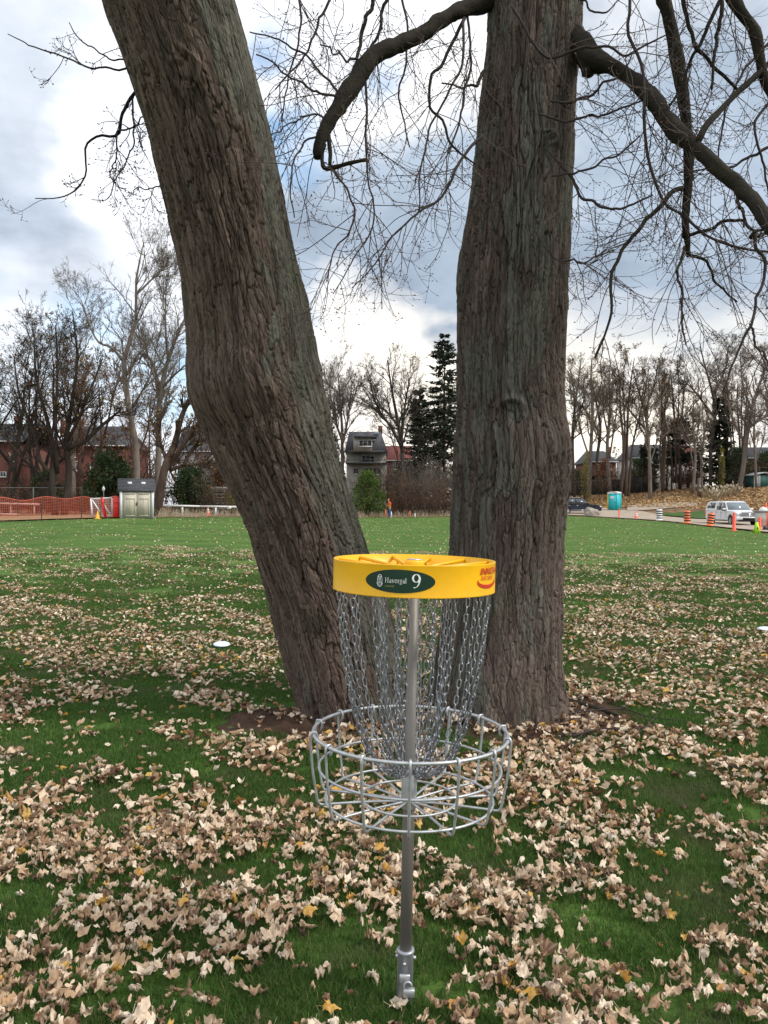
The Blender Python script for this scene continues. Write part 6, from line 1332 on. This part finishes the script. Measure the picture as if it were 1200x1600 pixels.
# cones
coneo = mat('cone_orange', (.85, .12, .03), (.75, .10, .03), rough=.5); coney = mat('cone_yellow', (.85, .45, .02), rough=.5); cones = {}
def cone(label, px, d_, h, m_, collar=None, w=.34):
    g = G(px, d_); t = thing('traffic_cone', g, label, 'traffic cone', group='traffic cones'); b = MB(); box(b, (0, 0, .02), (w * 1.1, w * 1.1, .04)); b.build('base', m_, t, False)
    b = MB(); lathe(b, [(w * .42, .041), (w * .36, .08), (w * .10, h * .97), (w * .08, h), (0, h)], 20); b.build('cone_body', m_, t)
    if collar:
        for z0, z1 in ((.62, .80), (.40, .50)): r0 = w * .40 - (w * .30) * z0; r1 = w * .40 - (w * .30) * z1; b = MB(); lathe(b, [(r0 + .012, h * z0), (r1 + .012, h * z1)], 20); b.build('collar', collar, t)
    return t
cone('yellow-orange cone in front of the white goal', 152.5, 48.6, .5, coney); cone('orange and white cone by the white rail', 325, 60.5, .72, coneo, whitep, .42); cone('orange cone on the gravel between the toilet and the barrels', 994, 73.5, .72, coneo, whitep, .5)
# drums
orr = mat('drum_orange', (.85, .18, .04), (.75, .15, .04), rough=.5); blkp = mat('drum_black', (.015, .015, .016), rough=.5)
def drum(label, px, d_, h, m_, tilt=0., w=.5):
    g = G(px, d_) + np.array([0, 0, .05]); t = thing('striped_drum', g, label, 'traffic drum', group='striped traffic drums'); t.rotation_euler = (0, tilt, 0); b = MB(); lathe(b, [(0, .0), (w * .62, .0), (w * .62, .05), (w * .5, .07), (w * .48, h * .98), (w * .40, h), (0, h)], 26); b.build('drum_body', m_, t)
    for k in range(4): z0 = h * (.18 + k * .2); b = MB(); lathe(b, [(w * .50, z0), (w * .515, z0 + .005), (w * .51, z0 + h * .10), (w * .495, z0 + h * .105)], 26); b.build('black_band', blkp, t)
    b = MB(); tube(b, [[-.1, 0, h], [-.08, 0, h + .06], [.08, 0, h + .06], [.1, 0, h]], .015, 6); b.build('handle', blkp, t)
drum('black and white striped drum, leftmost of the three', 1030.5, 68.5, 1.0, whitep); drum('upright orange and black striped drum, middle one of three', 1074, 62.5, 1.05, orr); drum('orange and black drum tilting in front of the pickup', 1109.5, 57.5, .98, orr, .13)
def delineator(label, px, d_, y0, w=.11):
    g = G(px, d_); h = P(px, y0, d_)[2] - g[2]; t = thing('delineator_post', g, label, 'post', group='orange marker posts'); b = MB(); lathe(b, [(0, .0), (w * 1.7, 0), (w * 1.7, .05), (w, .08), (w * .8, h * .95), (w * .4, h), (0, h)], 16); b.build('post_body', mat('marker_orange', (.90, .09, .035), rough=.5), t)
    b = MB(); lathe(b, [(w * .84, h * .7), (w * .83, h * .82)], 16); b.build('collar', whitep, t)
delineator('tall slim orange post in front of the pickup bonnet', 1147, 49.5, 801); delineator('thin orange post in front of the portable toilet', 967.5, 75, 794.5, .07); delineator('orange post left of the wheeled orange and white bin', 1187, 50, 808)
# stakes beside the person
for a, y0, m_, lb in ((648.5, 803, whitep, 'short white stake in the grass right of the person'), (611.5, 800, whitep, 'short white stake at the feet of the person'), (602.5, 797, coneo, 'orange stake left of the person'), (640.5, 799, coneo, 'orange stake between the person and the white stake')):
    d_ = 75.5; q = G(a, d_); zt = P(a, y0, d_)[2]; b = MB(); beam(b, (0, 0, -.1), (0, 0, zt - q[2]), .09, .06); b.add([[-.045, -.03, zt - q[2]], [.045, -.03, zt - q[2]], [.045, .03, zt - q[2]], [-.045, .03, zt - q[2]], [0, 0, zt - q[2] + .08]], None, [[0, 1, 4], [1, 2, 4], [2, 3, 4], [3, 0, 4]]); o = b.build('stake', m_, None, False); o.location = tuple(q); tag(o, lb, 'stake', 'stakes near the person')
# green-yellow floor sign
g = G(1182.5, 46.8); t = thing('floor_sign', g, 'lime green folding caution sign at the lawn edge right of the pickup', 'floor sign'); lime = mat('lime_plastic', (.50, .85, .03), rough=.5)
for sy in (-1, 1): b = MB(); v = [[-.17, sy * .13, 0], [.17, sy * .13, 0], [.07, 0, .66], [-.07, 0, .66]]; v += [[a, c_ + sy * .02, e_] for a, c_, e_ in v]; b.add(v, [[0, 1, 2, 3], [7, 6, 5, 4], [0, 4, 5, 1], [1, 5, 6, 2], [2, 6, 7, 3], [3, 7, 4, 0]]); b.build('panel', lime, t, False)
b = MB(); b.add([[-.05, -.125, .22], [.03, -.115, .30], [-.01, -.095, .42], [.045, -.12, .25]], None, [[0, 1, 2], [0, 3, 1]]); b.build('pictogram', blkp, t, False)
# wheeled bin with orange stripes at the right edge
g = G(1200, 50.5); t = thing('wheeled_bin', g, 'white wheeled bin with orange posts and stripes cut by the right edge', 'bin')
b = MB(); v = [[-.55, -.4, .25], [.75, -.4, .25], [.9, -.4, 1.25], [-.68, -.4, 1.25]]; v += [[a, .5, e_] for a, c_, e_ in v]; b.add(v, [[0, 1, 2, 3], [7, 6, 5, 4], [0, 4, 5, 1], [1, 5, 6, 2], [2, 6, 7, 3], [3, 7, 4, 0]]); b.build('bin_body', mat('dusty_white', (.62, .58, .54), (.5, .46, .42), rough=.7), t, False)
b = MB(); box(b, (.1, .05, 1.28), (1.7, 1.0, .09)); b.build('rim', mat('rim_grey', (.25, .25, .24), rough=.6), t, False)
for x in (-.22, .3): b = MB(); box(b, (x, -.42, .75), (.14, .03, 1.0)); b.build('orange_stripe', coneo, t, False)
for x in (-.15, .35): b = MB(); lathe(b, [(0, 0), (.09, 0), (.06, .5), (0, .52)], 12, (x, 0, 1.32)); b.build('stored_post', coneo, t)
b = MB(); lathe(b, [(.0, .26), (.2, .2), (.27, .05), (.27, 0)], 16, (-.3, 0, 1.32)); b.build('stored_bag', whitep, t)
for x in (-.35, .6): b = MB(); tubes(b, np.array([[[x, -.45, .16], [x, -.33, .16]]]), np.array([[.16, .16]]), 16); b.build('wheel', blkp, t)
# portable toilet
g = G(960, 88.5); pt = thing('portable_toilet', g, 'turquoise and yellow portable toilet with a white domed roof', 'portable toilet', rz=math.radians(-17 - 24)); 
turq = mat('toilet_turquoise', (.02, .48, .52), (.02, .43, .47), rough=.45); yel = mat('toilet_yellow', (.75, .60, .05), (.68, .54, .05), rough=.45)
b = MB(); box(b, (0, 0, 1.0), (1.10, 1.12, 1.92)); b.build('cabin', turq, pt, False); b = MB(); box(b, (-.56, 0, 1.0), (.03, 1.0, 1.75)); 
b.build('side_panel', yel, pt, False); b = MB(); box(b, (0, -.575, .98), (.86, .05, 1.78)); dr = b.build('door', turq, pt, False); b = MB(); box(b, (0, -.61, 1.5), (.42, .02, .30)); b.build('notice', whitep, dr, False)
b = MB(); box(b, (.32, -.61, .95), (.06, .04, .16)); b.build('latch', blkp, dr, False)
for sx in (-1, 1):
    for sy in (-1, 1): b = MB(); box(b, (sx * .54, sy * .55, 1.0), (.09, .09, 1.96)); b.build('corner_post', turq if sx > 0 else yel, pt, False)
b = MB(); n_ = 12; an = np.linspace(0, math.pi, n_); v = []
for y_ in (-.62, .62): v += [[.62 * math.cos(a), y_, 1.96 + .26 * math.sin(a) ** .8] for a in an]
b.add(v, [[i, i + 1, n_ + i + 1, n_ + i] for i in range(n_ - 1)] + [[0, n_, 2 * n_ - 1, n_ - 1]], [[0, i, i + 1] for i in range(1, n_ - 1)] + [[n_, n_ + i + 1, n_ + i] for i in range(1, n_ - 1)]); b.build('roof', mat('toilet_roof', (.72, .76, .76), rough=.5), pt, False)
b = MB(); box(b, (0, 0, .04), (1.2, 1.2, .1)); b.build('skid', dtrim_m, pt, False)
# boulder
rg = np.random.RandomState(6); bm = bmesh.new(); bmesh.ops.create_icosphere(bm, subdivisions=4, radius=1)
co = np.array([v.co[:] for v in bm.verts]); k = 1 + .5 * (fbm(co[:, 0] * 1.7 + 5, co[:, 1] * 1.7 + co[:, 2] * 2.3 + 5, 4, 4) - .5)
for v, f in zip(bm.verts, k): v.co = Vector((v.co.x * f * .80, v.co.y * f * .5, max(-.3, v.co.z * f * .66 * (1 - .25 * v.co.x))))
me = bpy.data.meshes.new('boulder'); bm.to_mesh(me); bm.free(); me.materials.append(mat('boulder_stone', (.36, .32, .27), (.24, .21, .18), scale=2.5, rough=.95, bump=.8, bscale=9, bdist=.05)); o = bpy.data.objects.new('boulder', me); COL.objects.link(o); q = G(925, 77.3); o.location = tuple(q + [0, 0, .22]); tag(o, 'pale brown boulder in front of the dark car', 'boulder')
# cut upright log on the bank, green hut
q = G(1092, 99); b = MB(); zt = P(0, 747, 99)[2] - q[2]; tube(b, [[0, 0, -.2], [.03, 0, zt * .5], [0, 0, zt]], [.26, .24, .22], 12); o = b.build('tree_stump', BK['pale']); o.location = tuple(q); tag(o, 'tall pale broken tree stump on the bank behind the pickup', 'stump')
g = G(1190, 104); hz = P(0, 762, 104)[2]; g[2] = hz - .05; hu = thing('green_hut', g, 'dark green hut with a white framed door on top of the bank', 'hut', rz=math.radians(12)); hm = mat('hut_dark_green', (.015, .085, .075), (.012, .07, .06), rough=.6)
b = MB(); box(b, (.3, 1, .7), (3.0, 2, 2.0)); b.build('wall', hm, hu, False)
for k in range(14): b = MB(); box(b, (-1.08 + k * .21, -.012, .7), (.03, .03, 1.96)); b.build('batten', hm, hu, False)
b = MB(); v = [[-1.4, -.2, 1.65], [.4, -.2, 2.05], [2.0, -.2, 1.72], [-1.4, 2.2, 1.65], [.4, 2.2, 2.05], [2.0, 2.2, 1.72]]; v += [[a, c_, e_ + .12] for a, c_, e_ in v]; b.add(v, [[6, 7, 10, 9], [7, 8, 11, 10], [0, 3, 4, 1], [1, 4, 5, 2], [0, 1, 7, 6], [1, 2, 8, 7], [3, 9, 10, 4], [4, 10, 11, 5], [0, 6, 9, 3], [2, 5, 11, 8]]); b.build('roof', mat('hut_roof', (.42, .44, .46), rough=.6), hu, False)
b = MB(); 
for x in (-1.18, -.62, -.35): box(b, (x, -.06, .7), (.07, .05, 1.95))
for z_ in (.0, .75, 1.3): box(b, (-.9, -.058, z_), (.50, .045, .06))
dd = b.build('door', whitep, hu, False); b = MB(); box(b, (-.9, -.03, .95), (.45, .03, .9)); b.build('pane', lglass_m, dd, False)
# pale dry plume grasses on the bank
plm = mat('dry_grass', (.42, .34, .22), (.30, .23, .14), scale=3, rough=.9, spec=.1, tintc=(.55, .48, .36))
pn = ['left end of the bank top', 'behind the pickup windscreen', 'above the pickup bonnet', 'just left of the green hut', 'halfway up the bank']
for k, (a, d_, w) in enumerate(((1106, 98, 0), (1122, 96, 0), (1132, 97, 0), (1148, 97, 0), (1118, 93, 0))):
    g = G(a, d_); rng = np.random.RandomState(500 + k); n = 60; az = rng.uniform(0, 6.28, n); f = rng.uniform(.1, .6, n); dr = nrm(np.stack([np.cos(az) * f, np.sin(az) * f, np.ones(n)], -1)); A, R = growlevel(np.repeat(g[None], n, 0) + dr * [.4, .4, 0], dr, rng.uniform(.7, 1.7, n), np.full(n, .02), 5, .05, -.09, rng, .6)
    t = thing('plume_grass', g, 'tuft of pale dry plume grass, ' + pn[k], 'grass tuft', group='dry plume grasses on the bank'); b = MB(); tubes(b, A, R, 3, 0., False); tag(b.build('stems', plm, t, False, g), kind='stuff')
    b = MB(); e_ = A[:14, -1]; dd = nrm(A[:14, -1] - A[:14, -2]); tubes(b, np.stack([e_ - dd * .1, e_ + dd * .12, e_ + dd * .35], 1), np.array([[.03, .075, .015]] * 14), 6, 1.); tag(b.build('plumes', plm, t, False, g), kind='stuff')
# ================================================================ VEHICLES
def bmprism(name, prof, wf, m_, par, bevel=.03, seg=2, smooth=True):
    """side outline (x, z) spanned between y = -w(x,z) and +w(x,z)"""
    bm = bmesh.new(); A = [bm.verts.new((x, -wf(x, z), z)) for x, z in prof]; B = [bm.verts.new((x, wf(x, z), z)) for x, z in prof]; n = len(prof)
    bm.faces.new(A); bm.faces.new(B[::-1])
    for i in range(n): bm.faces.new([A[i], B[i], B[(i + 1) % n], A[(i + 1) % n]])
    bmesh.ops.recalc_face_normals(bm, faces=bm.faces)
    me = bpy.data.meshes.new(name); bm.to_mesh(me); bm.free(); me.materials.append(m_); o = bpy.data.objects.new(name, me); COL.objects.link(o); o.parent = par
    if bevel: md = o.modifiers.new('b', 'BEVEL'); md.width = bevel; md.segments = seg; md.limit_method = 'ANGLE'; md.angle_limit = math.radians(30)
    if smooth: me.polygons.foreach_set('use_smooth', np.ones(len(me.polygons), bool)); o.modifiers.new('w', 'WEIGHTED_NORMAL')
    return o
def plate(name, pts, th, m_, par, smooth=False):
    """thin slab: polygon of 3-D points pushed out by th along its normal"""
    p = np.array(pts, float); nn = nrm(np.cross(p[1] - p[0], p[2] - p[0])); n = len(p); b = MB(); v = np.concatenate([p, p + nn * th])
    t = [[0, i + 1, i] for i in range(1, n - 1)] + [[n, n + i, n + i + 1] for i in range(1, n - 1)]
    b.add(v, [[i, (i + 1) % n, n + (i + 1) % n, n + i] for i in range(n)], t); return b.build(name, m_, par, smooth)
tyre_m = mat('tyre_rubber', (.02, .02, .02), rough=.85); rim_m = mat('alloy', (.50, .50, .51), rough=.35, metal=.7); chrome = mat('chrome', (.60, .61, .63), rough=.2, metal=.9); lamp_m = mat('headlamp', (.75, .76, .78), rough=.1, spec=1.)
def wheel(par, x, y, r=.40, w=.26):
    s = 1 if y > 0 else -1
    def lat(name, prof, m_, p):
        b = MB(); prof = np.array(prof); lathe(b, prof, 28); v = b.v[0].reshape(-1, 3); b.v[0] = np.stack([v[:, 0], s * v[:, 2], v[:, 1]], -1) + [x, y, r]; b.q = [q[:, ::s] for q in b.q]; return b.build(name, m_, p)
    o = lat('wheel', [(r * .62, -w * .5), (r * .95, -w * .5), (r, -w * .35), (r, w * .35), (r * .95, w * .5), (r * .62, w * .5), (r * .60, w * .3)], tyre_m, par)
    lat('rim', [(0, w * .30), (r * .12, w * .36), (r * .20, w * .30), (r * .50, w * .25), (r * .60, w * .45), (r * .64, w * .5)], rim_m, o)
    for k in range(5):
        a = k * 2 * math.pi / 5; b = MB(); beam(b, [x + .05 * math.cos(a), y + s * w * .42, r + .05 * math.sin(a)], [x + r * .58 * math.cos(a), y + s * w * .42, r + r * .58 * math.sin(a)], .05, .03); b.build('rim_spoke', rim_m, o, False)
def arch(cx, r, z0, n=9): return [(cx - r * math.cos(a), z0 + r * math.sin(a)) for a in np.linspace(math.pi * .02, math.pi * .98, n)]
paintw = mat('paint_white', (.74, .75, .76), (.70, .71, .72), scale=1, rough=.25, spec=.6); cglass = mat('car_glass', (.025, .03, .035), (.05, .06, .065), scale=1.2, rough=.06, spec=1.); cglass2 = mat('windscreen_glass', (.16, .20, .22), (.10, .13, .15), scale=1.2, rough=.08, spec=1.)
# --- pickup with a canopy
g = G(1143, 62.5); ray = math.atan2(g[1], g[0]); hd = ray + math.pi + math.radians(24)
tk = thing('pickup_truck', g, 'white pickup truck with a covered bed parked on the gravel facing the lawn', 'pickup truck', rz=hd)
tk['kind'] = 'thing'
wl = lambda x, z: (1.0 - .05 * max(0, z - .9) - (.10 * max(0, (abs(x) - 2.6)) / .35))
low = [(-2.93, .52), (-2.95, .60)] + [(-2.95, 1.16), (1.30, 1.18), (2.45, 1.12), (2.84, 1.02), (2.93, .80), (2.93, .42), (2.75, .36)] + arch(2.0, -.50, .40)[::1][:0] + [(2.49, .38)] + [(2.0 + .49 * math.cos(a), .40 + .49 * math.sin(a)) for a in np.linspace(.0, math.pi, 11)] + [(1.49, .38), (-1.25, .40)] + [(-1.75 + .49 * math.cos(a), .40 + .49 * math.sin(a)) for a in np.linspace(0, math.pi, 11)] + [(-2.26, .42)]
bmprism('lower_body', low, wl, paintw, tk, .05)
wu = lambda x, z: .965 - .17 * max(0, (z - 1.15) / .78)
bmprism('cab', [(-.72, 1.12), (-.70, 1.90), (-.3, 1.94), (.45, 1.92), (.72, 1.86), (1.46, 1.15)], wu, paintw, tk, .05)
bmprism('bed_canopy', [(-2.92, 1.14), (-2.70, 1.84), (-2.3, 1.92), (-.78, 1.93), (-.78, 1.14)], wu, paintw, tk, .05)
for sy in (-1, 1):
    def S3(x, z, off=.006): return (x, sy * (wu(x, z) + off), z)
    for nm, q in (('side_window', [(.32, 1.22), (1.18, 1.22), (.70, 1.78), (.32, 1.80)]), ('side_window', [(-.60, 1.22), (.22, 1.22), (.22, 1.80), (-.60, 1.80)]), ('canopy_window', [(-2.55, 1.34), (-1.05, 1.34), (-1.05, 1.80), (-2.42, 1.80)])):
        plate(nm, [S3(x, z) for x, z in (q if sy < 0 else q[::-1])], .008, cglass, tk)
    wheel(tk, 2.0, sy * .86); wheel(tk, -1.75, sy * .86)
    b = MB(); box(b, (1.05, sy * 1.10, 1.26), (.14, .26, .22)); mo = b.build('mirror', blkp, tk, False); b = MB(); box(b, (1.13, sy * 1.10, 1.29), (.06, .25, .15)); b.build('mirror_cap', paintw, mo, False)
    for x in (.28, 1.28, -.66): b = MB(); box(b, (x, sy * 1.003, .82), (.012, .012, .58)); b.build('door_gap', dtrim_m, tk, False)
    for x in (.42, -.45): b = MB(); box(b, (x, sy * 1.012, 1.03), (.18, .03, .04)); b.build('door_handle', chrome, tk, False)
    b = MB(); box(b, (.2, sy * .93, .40), (2.4, .16, .07)); b.build('running_board', blkp, tk, False)
    b = MB(); box(b, (2.90, sy * .78, .88), (.08, .28, .24)); b.build('headlight', lamp_m, tk, False)
    b = MB(); box(b, (2.97, sy * .78, .54), (.05, .16, .12)); b.build('fog_lamp', lamp_m, tk, False)
    b = MB(); box(b, (-2.95, sy * .88, .92), (.06, .14, .36)); b.build('tail_light', redm, tk, False)
plate('windscreen', [(1.40, -.88, 1.21), (1.40, .88, 1.21), (.80, .76, 1.82), (.80, -.76, 1.82)], .012, cglass2, tk)
b = MB(); box(b, (2.935, 0, .88), (.06, 1.22, .30)); gr = b.build('grille', dtrim_m, tk, False)
for z_ in (.78, .86, .94): b = MB(); box(b, (2.968, 0, z_), (.02, 1.16, .035)); b.build('grille_bar', chrome, gr, False)
for y_ in (-.6, .6): b = MB(); box(b, (2.97, y_, .88), (.03, .05, .30)); b.build('grille_frame', chrome, gr, False)
b = MB(); box(b, (2.96, 0, .56), (.16, 1.9, .20)); o = b.build('front_bumper', paintw, tk, False); o.modifiers.new('b', 'BEVEL').width = .04; b = MB(); box(b, (3.03, 0, .54), (.04, .95, .16)); b.build('air_intake', blkp, o, False)
b = MB(); box(b, (2.85, 0, .38), (.3, 1.5, .14)); b.build('skid_plate', blkp, tk, False)
b = MB(); box(b, (0, 0, .42), (4.6, 1.1, .2)); b.build('chassis', blkp, tk, False)
# --- dark car
g = G(902, 81.5); sv_ = thing('dark_suv', g, 'dark navy car parked side-on, half hidden behind the upright trunk', 'car', rz=math.radians(4)); navy = mat('paint_navy', (.010, .013, .025), (.010, .012, .02), rough=.4, spec=.35)
wl2 = lambda x, z: .93 - .03 * max(0, z - .8) - .16 * max(0, abs(x) - 1.9) / .5
low = [(-2.38, .45), (-2.40, 1.0), (-2.3, 1.08), (.95, 1.06), (1.9, .98), (2.30, .84), (2.40, .62), (2.34, .34), (1.86, .32)] + [(1.42 + .43 * math.cos(a), .36 + .43 * math.sin(a)) for a in np.linspace(0, math.pi, 11)] + [(.97, .30), (-.92, .30)] + [(-1.37 + .43 * math.cos(a), .36 + .43 * math.sin(a)) for a in np.linspace(0, math.pi, 11)] + [(-1.84, .34)]
bmprism('lower_body', low, wl2, navy, sv_, .06)
wu2 = lambda x, z: .90 - .18 * max(0, (z - 1.02) / .68)
bmprism('cabin', [(-2.30, 1.02), (-2.12, 1.60), (-1.8, 1.69), (.0, 1.71), (.35, 1.64), (1.12, 1.03)], wu2, navy, sv_, .06)
for sy in (-1, 1):
    for q in ([(-.42, 1.10), (.92, 1.10), (.30, 1.56), (-.42, 1.60)], [(-1.30, 1.10), (-.52, 1.10), (-.52, 1.60), (-1.30, 1.60)], [(-2.12, 1.12), (-1.38, 1.10), (-1.38, 1.60), (-1.98, 1.56)]):
        plate('side_window', [(x, sy * (wu2(x, z) + .006), z) for x, z in (q if sy < 0 else q[::-1])], .008, cglass, sv_)
    wheel(sv_, 1.42, sy * .82, .36, .24); wheel(sv_, -1.37, sy * .82, .36, .24)
    b = MB(); box(b, (.85, sy * 1.0, 1.12), (.14, .2, .14)); b.build('mirror', navy, sv_, False)
    for x in (-.3, -1.15): b = MB(); box(b, (x, sy * .945, .90), (.2, .03, .035)); b.build('door_handle', chrome, sv_, False)
    b = MB(); box(b, (0, sy * .945, .42), (2.0, .03, .05)); b.build('side_strip', chrome, sv_, False)
    b = MB(); box(b, (2.22, sy * .70, .80), (.22, .26, .13)); b.build('headlight', lamp_m, sv_, False)
    b = MB(); tube(b, [[-1.9, sy * .64, 1.70], [-1.8, sy * .64, 1.75], [.0, sy * .64, 1.76], [.1, sy * .64, 1.71]], .02, 6); b.build('roof_rail', chrome, sv_)
plate('windscreen', [(1.08, -.78, 1.07), (1.08, .78, 1.07), (.40, .66, 1.62), (.40, -.66, 1.62)], .01, cglass2, sv_)

# ================================================================ PERSON
PG = G(608.5, 76.0); pr = thing('person', PG, 'person in an orange jacket with yellow bands and blue jeans, head bent over something held', 'person', rz=math.radians(-60))
skin_m = mat('skin', (.45, .26, .18), rough=.6); jack = mat('jacket_orange', (.72, .12, .03), (.6, .10, .03), scale=8, rough=.8); jean = mat('denim', (.035, .085, .22), (.05, .11, .27), scale=12, rough=.9); hiv = mat('band_yellow', (.75, .75, .12), rough=.6); capm = mat('cap_orange', (.70, .20, .06), rough=.7); bootm = mat('boots', (.05, .035, .025), rough=.8)
def skin(name, verts, edges, radii, m_, par, root=0, sub=1):
    me = bpy.data.meshes.new(name); me.from_pydata(verts, edges, []); me.materials.append(m_); o = bpy.data.objects.new(name, me); COL.objects.link(o); o.parent = par
    md = o.modifiers.new('skin', 'SKIN'); md.use_smooth_shade = True
    for i, r in enumerate(radii): sv = me.skin_vertices[0].data[i]; sv.radius = r if isinstance(r, tuple) else (r, r); sv.use_root = i == root
    s = o.modifiers.new('sub', 'SUBSURF'); s.levels = sub; s.render_levels = sub; return o
V = []; E = []; R = []
def nd(p, r, par=None): V.append(p); R.append(r); 
def add(p, r, par=None):
    V.append(p); R.append(r); i = len(V) - 1
    if par is not None: E.append((par, i))
    return i
# the figure faces -Y in its own axes
pel = add((0, 0, .95), (.15, .11)); wa = add((0, 0, 1.08), (.14, .10), pel); ch = add((0, .0, 1.30), (.17, .12), wa); sh_ = add((0, -.01, 1.44), (.12, .09), ch); nk = add((0, -.05, 1.53), .055, sh_); h1 = add((0, -.10, 1.60), (.075, .085), nk); h2 = add((0, -.12, 1.70), (.075, .09), h1)
hands = []
for s in (-1, 1):
    a = add((s * .20, .0, 1.42), .058, sh_); e_ = add((s * .26, -.04, 1.15), .045, a); w_ = add((s * .12, -.27, 1.17), .03, e_); hh_ = add((s * .07, -.34, 1.20), (.04, .022), w_)
    for k in range(4): f1 = add((s * (.085 - .022 * k), -.39, 1.21 - .004 * k), .010, hh_); f2 = add((s * (.070 - .020 * k), -.42 + .006 * k, 1.19), .008, f1)
    t1 = add((s * .03, -.34, 1.235), .011, hh_)
    l1 = add((s * .095, 0, .86), .095, pel); l2 = add((s * .12, -.02, .50), .062, l1); l3 = add((s * .13, .02, .10), .042, l2); l4 = add((s * .14, -.14, .05), .04, l3)
skin('body', V, E, R, skin_m, pr)
skin('trousers', [(0, 0, 1.0), (0, 0, .93), (-.10, 0, .86), (-.12, -.02, .5), (-.13, .015, .09), (.10, 0, .86), (.12, -.02, .5), (.13, .015, .09)], [(0, 1), (1, 2), (2, 3), (3, 4), (1, 5), (5, 6), (6, 7)], [(.16, .125), (.165, .13), .112, .082, .072, .112, .082, .072], jean, pr)
skin('jacket', [(0, 0, .90), (0, 0, 1.10), (0, 0, 1.32), (0, -.01, 1.45), (-.205, 0, 1.42), (-.265, -.04, 1.15), (-.14, -.25, 1.17), (.205, 0, 1.42), (.265, -.04, 1.15), (.14, -.25, 1.17), (0, -.04, 1.51)], [(0, 1), (1, 2), (2, 3), (3, 4), (4, 5), (5, 6), (3, 7), (7, 8), (8, 9), (3, 10)], [(.18, .145), (.175, .135), (.20, .15), (.14, .11), .082, .068, .05, .082, .068, .05, .07], jack, pr)
for z_ in (1.05, 1.20): b = MB(); a = np.arange(24) * 2 * math.pi / 24; p = np.stack([.192 * np.cos(a), .150 * np.sin(a), np.full(24, z_)], -1); q = np.concatenate([p - [0, 0, .025], p + [0, 0, .025]]); b.add(q, [[i, (i + 1) % 24, 24 + (i + 1) % 24, 24 + i] for i in range(24)]); b.build('reflective_band', hiv, pr)
for s in (-1, 1): skin('boot', [(s * .13, .03, .06), (s * .135, -.06, .05), (s * .14, -.17, .04)], [(0, 1), (1, 2)], [(.055, .06), (.055, .05), (.045, .035)], bootm, pr)
b = MB(); lathe(b, [(.088, 0), (.088, .04), (.07, .085), (0, .105)], 20, (0, -.115, 1.715)); cp = b.build('cap', capm, pr); b = MB(); box(b, (0, -.235, 1.72), (.13, .11, .015)); b.build('visor', capm, cp, False)
b = MB(); box(b, (0, -.206, 1.655), (.022, .03, .035)); 
b.build('nose', skin_m, pr, False)
for s in (-1, 1): b = MB(); lathe(b, [(0, -.008), (.009, 0), (0, .008)], 8, (s * .03, -.198, 1.68)); b.build('eye', dtrim_m, pr)
b = MB(); box(b, (0, -.40, 1.215), (.08, .015, .15)); o = b.build('held_phone', dtrim_m, None, False); t = thing('phone', PG, 'small dark device held in both hands of the person', 'phone', rz=math.radians(-60)); o.parent = t; o.name = 'phone_body'

# ================================================================ FAR TREELINE
def treeline(name, a0, a1, d0, d1, top0, top1, n, seed, label):
    rng = np.random.RandomState(seed); px = rng.uniform(a0, a1, n); d = rng.uniform(d0, d1, n); x = (px - 600) / F * d; z0 = H(x, d); tp = top0 + (top1 - top0) * fbm(px * .05, px * 0, seed, 4) * 1.0
    zt = CAMZ - (tp - 792) / F * d; h = np.maximum(zt - z0, 1.5) * rng.uniform(.5, 1.1, n); f = nrm(np.stack([rng.normal(size=n) * .2, rng.normal(size=n) * .2, np.ones(n)], -1))
    A, R = growlevel(np.stack([x, d, z0 - .1], -1), f, h, rng.uniform(.03, .09, n), 6, .10, .04, rng, .25); b = MB(); tubes(b, A, R, 4, 0., False); cur = (A, R, h)
    for per, lr in ((7, .35), (5, .5)):
        q, dd, ln, r = spawn(*cur, per, .15, 1, 35, 12, lr, .6, rng, .02); A2, R2 = growlevel(q, dd, ln, r, 3, .14, .05, rng, .6); R2 = np.maximum(R2, .016); tubes(b, A2, R2, 3, 0., False); cur = (A2, R2, ln)
    tag(b.build(name, BK['dark'], None, False), label, kind='stuff')
    b = MB(); pts = cur[0][rng.randint(0, len(cur[0]), n * 26), -1] * [1, 1, .86] ; leafcloud(b, pts, .5, rng); tag(b.build('far_foliage', LG['dark'], None, False), label + ', the leafy parts', kind='stuff')
treeline('far_woods', -500, 720, 122, 150, 745, 660, 330, 71, 'distant dark woods behind the houses at the left and centre')
treeline('far_woods', 860, 1600, 146, 170, 735, 670, 210, 72, 'distant dark woods behind the wood at the right')
# dry stalks and scrub along the back edge of the field
rng = np.random.RandomState(77); n = 5200; px = rng.uniform(-80, 720, n); d = edge(px) + .3 + rng.exponential(5.5, n); keep = px > 245; px, d = px[keep], d[keep]; x = (px - 600) / F * d; A, R = growlevel(np.stack([x, d, H(x, d)], -1), nrm(rng.normal(size=(len(x), 3)) * .35 + [0, 0, 1]), rng.uniform(.15, .85, len(x)) ** 1.3, np.full(len(x), .012), 4, .12, -.06, rng, .5)
b = MB(); tubes(b, A, R, 3, rng.uniform(0, 1, len(x)), False); tag(b.build('dry_weeds', plm, None, False), 'dry weeds and stalks along the far edge of the field', kind='stuff')
rng = np.random.RandomState(78); n = 16000; px = rng.uniform(860, 1300, n); d = np.interp(px, [860, 1000, 1110, 1200, 1300], [92, 92, 86, 76, 68]) + rng.uniform(0, 1, n) ** 1.5 * 40; x = (px - 600) / F * d; b = MB(); leafcloud(b, np.stack([x, d, H(x, d) + .07], -1), .34, rng); tag(b.build('bank_leaves', mat('bank_leaf', (.42, .25, .11), (.30, .17, .08), scale=1, rough=.85, tintc=(.52, .36, .17)), None, False), 'orange-brown fallen leaves covering the wooded bank', kind='stuff')
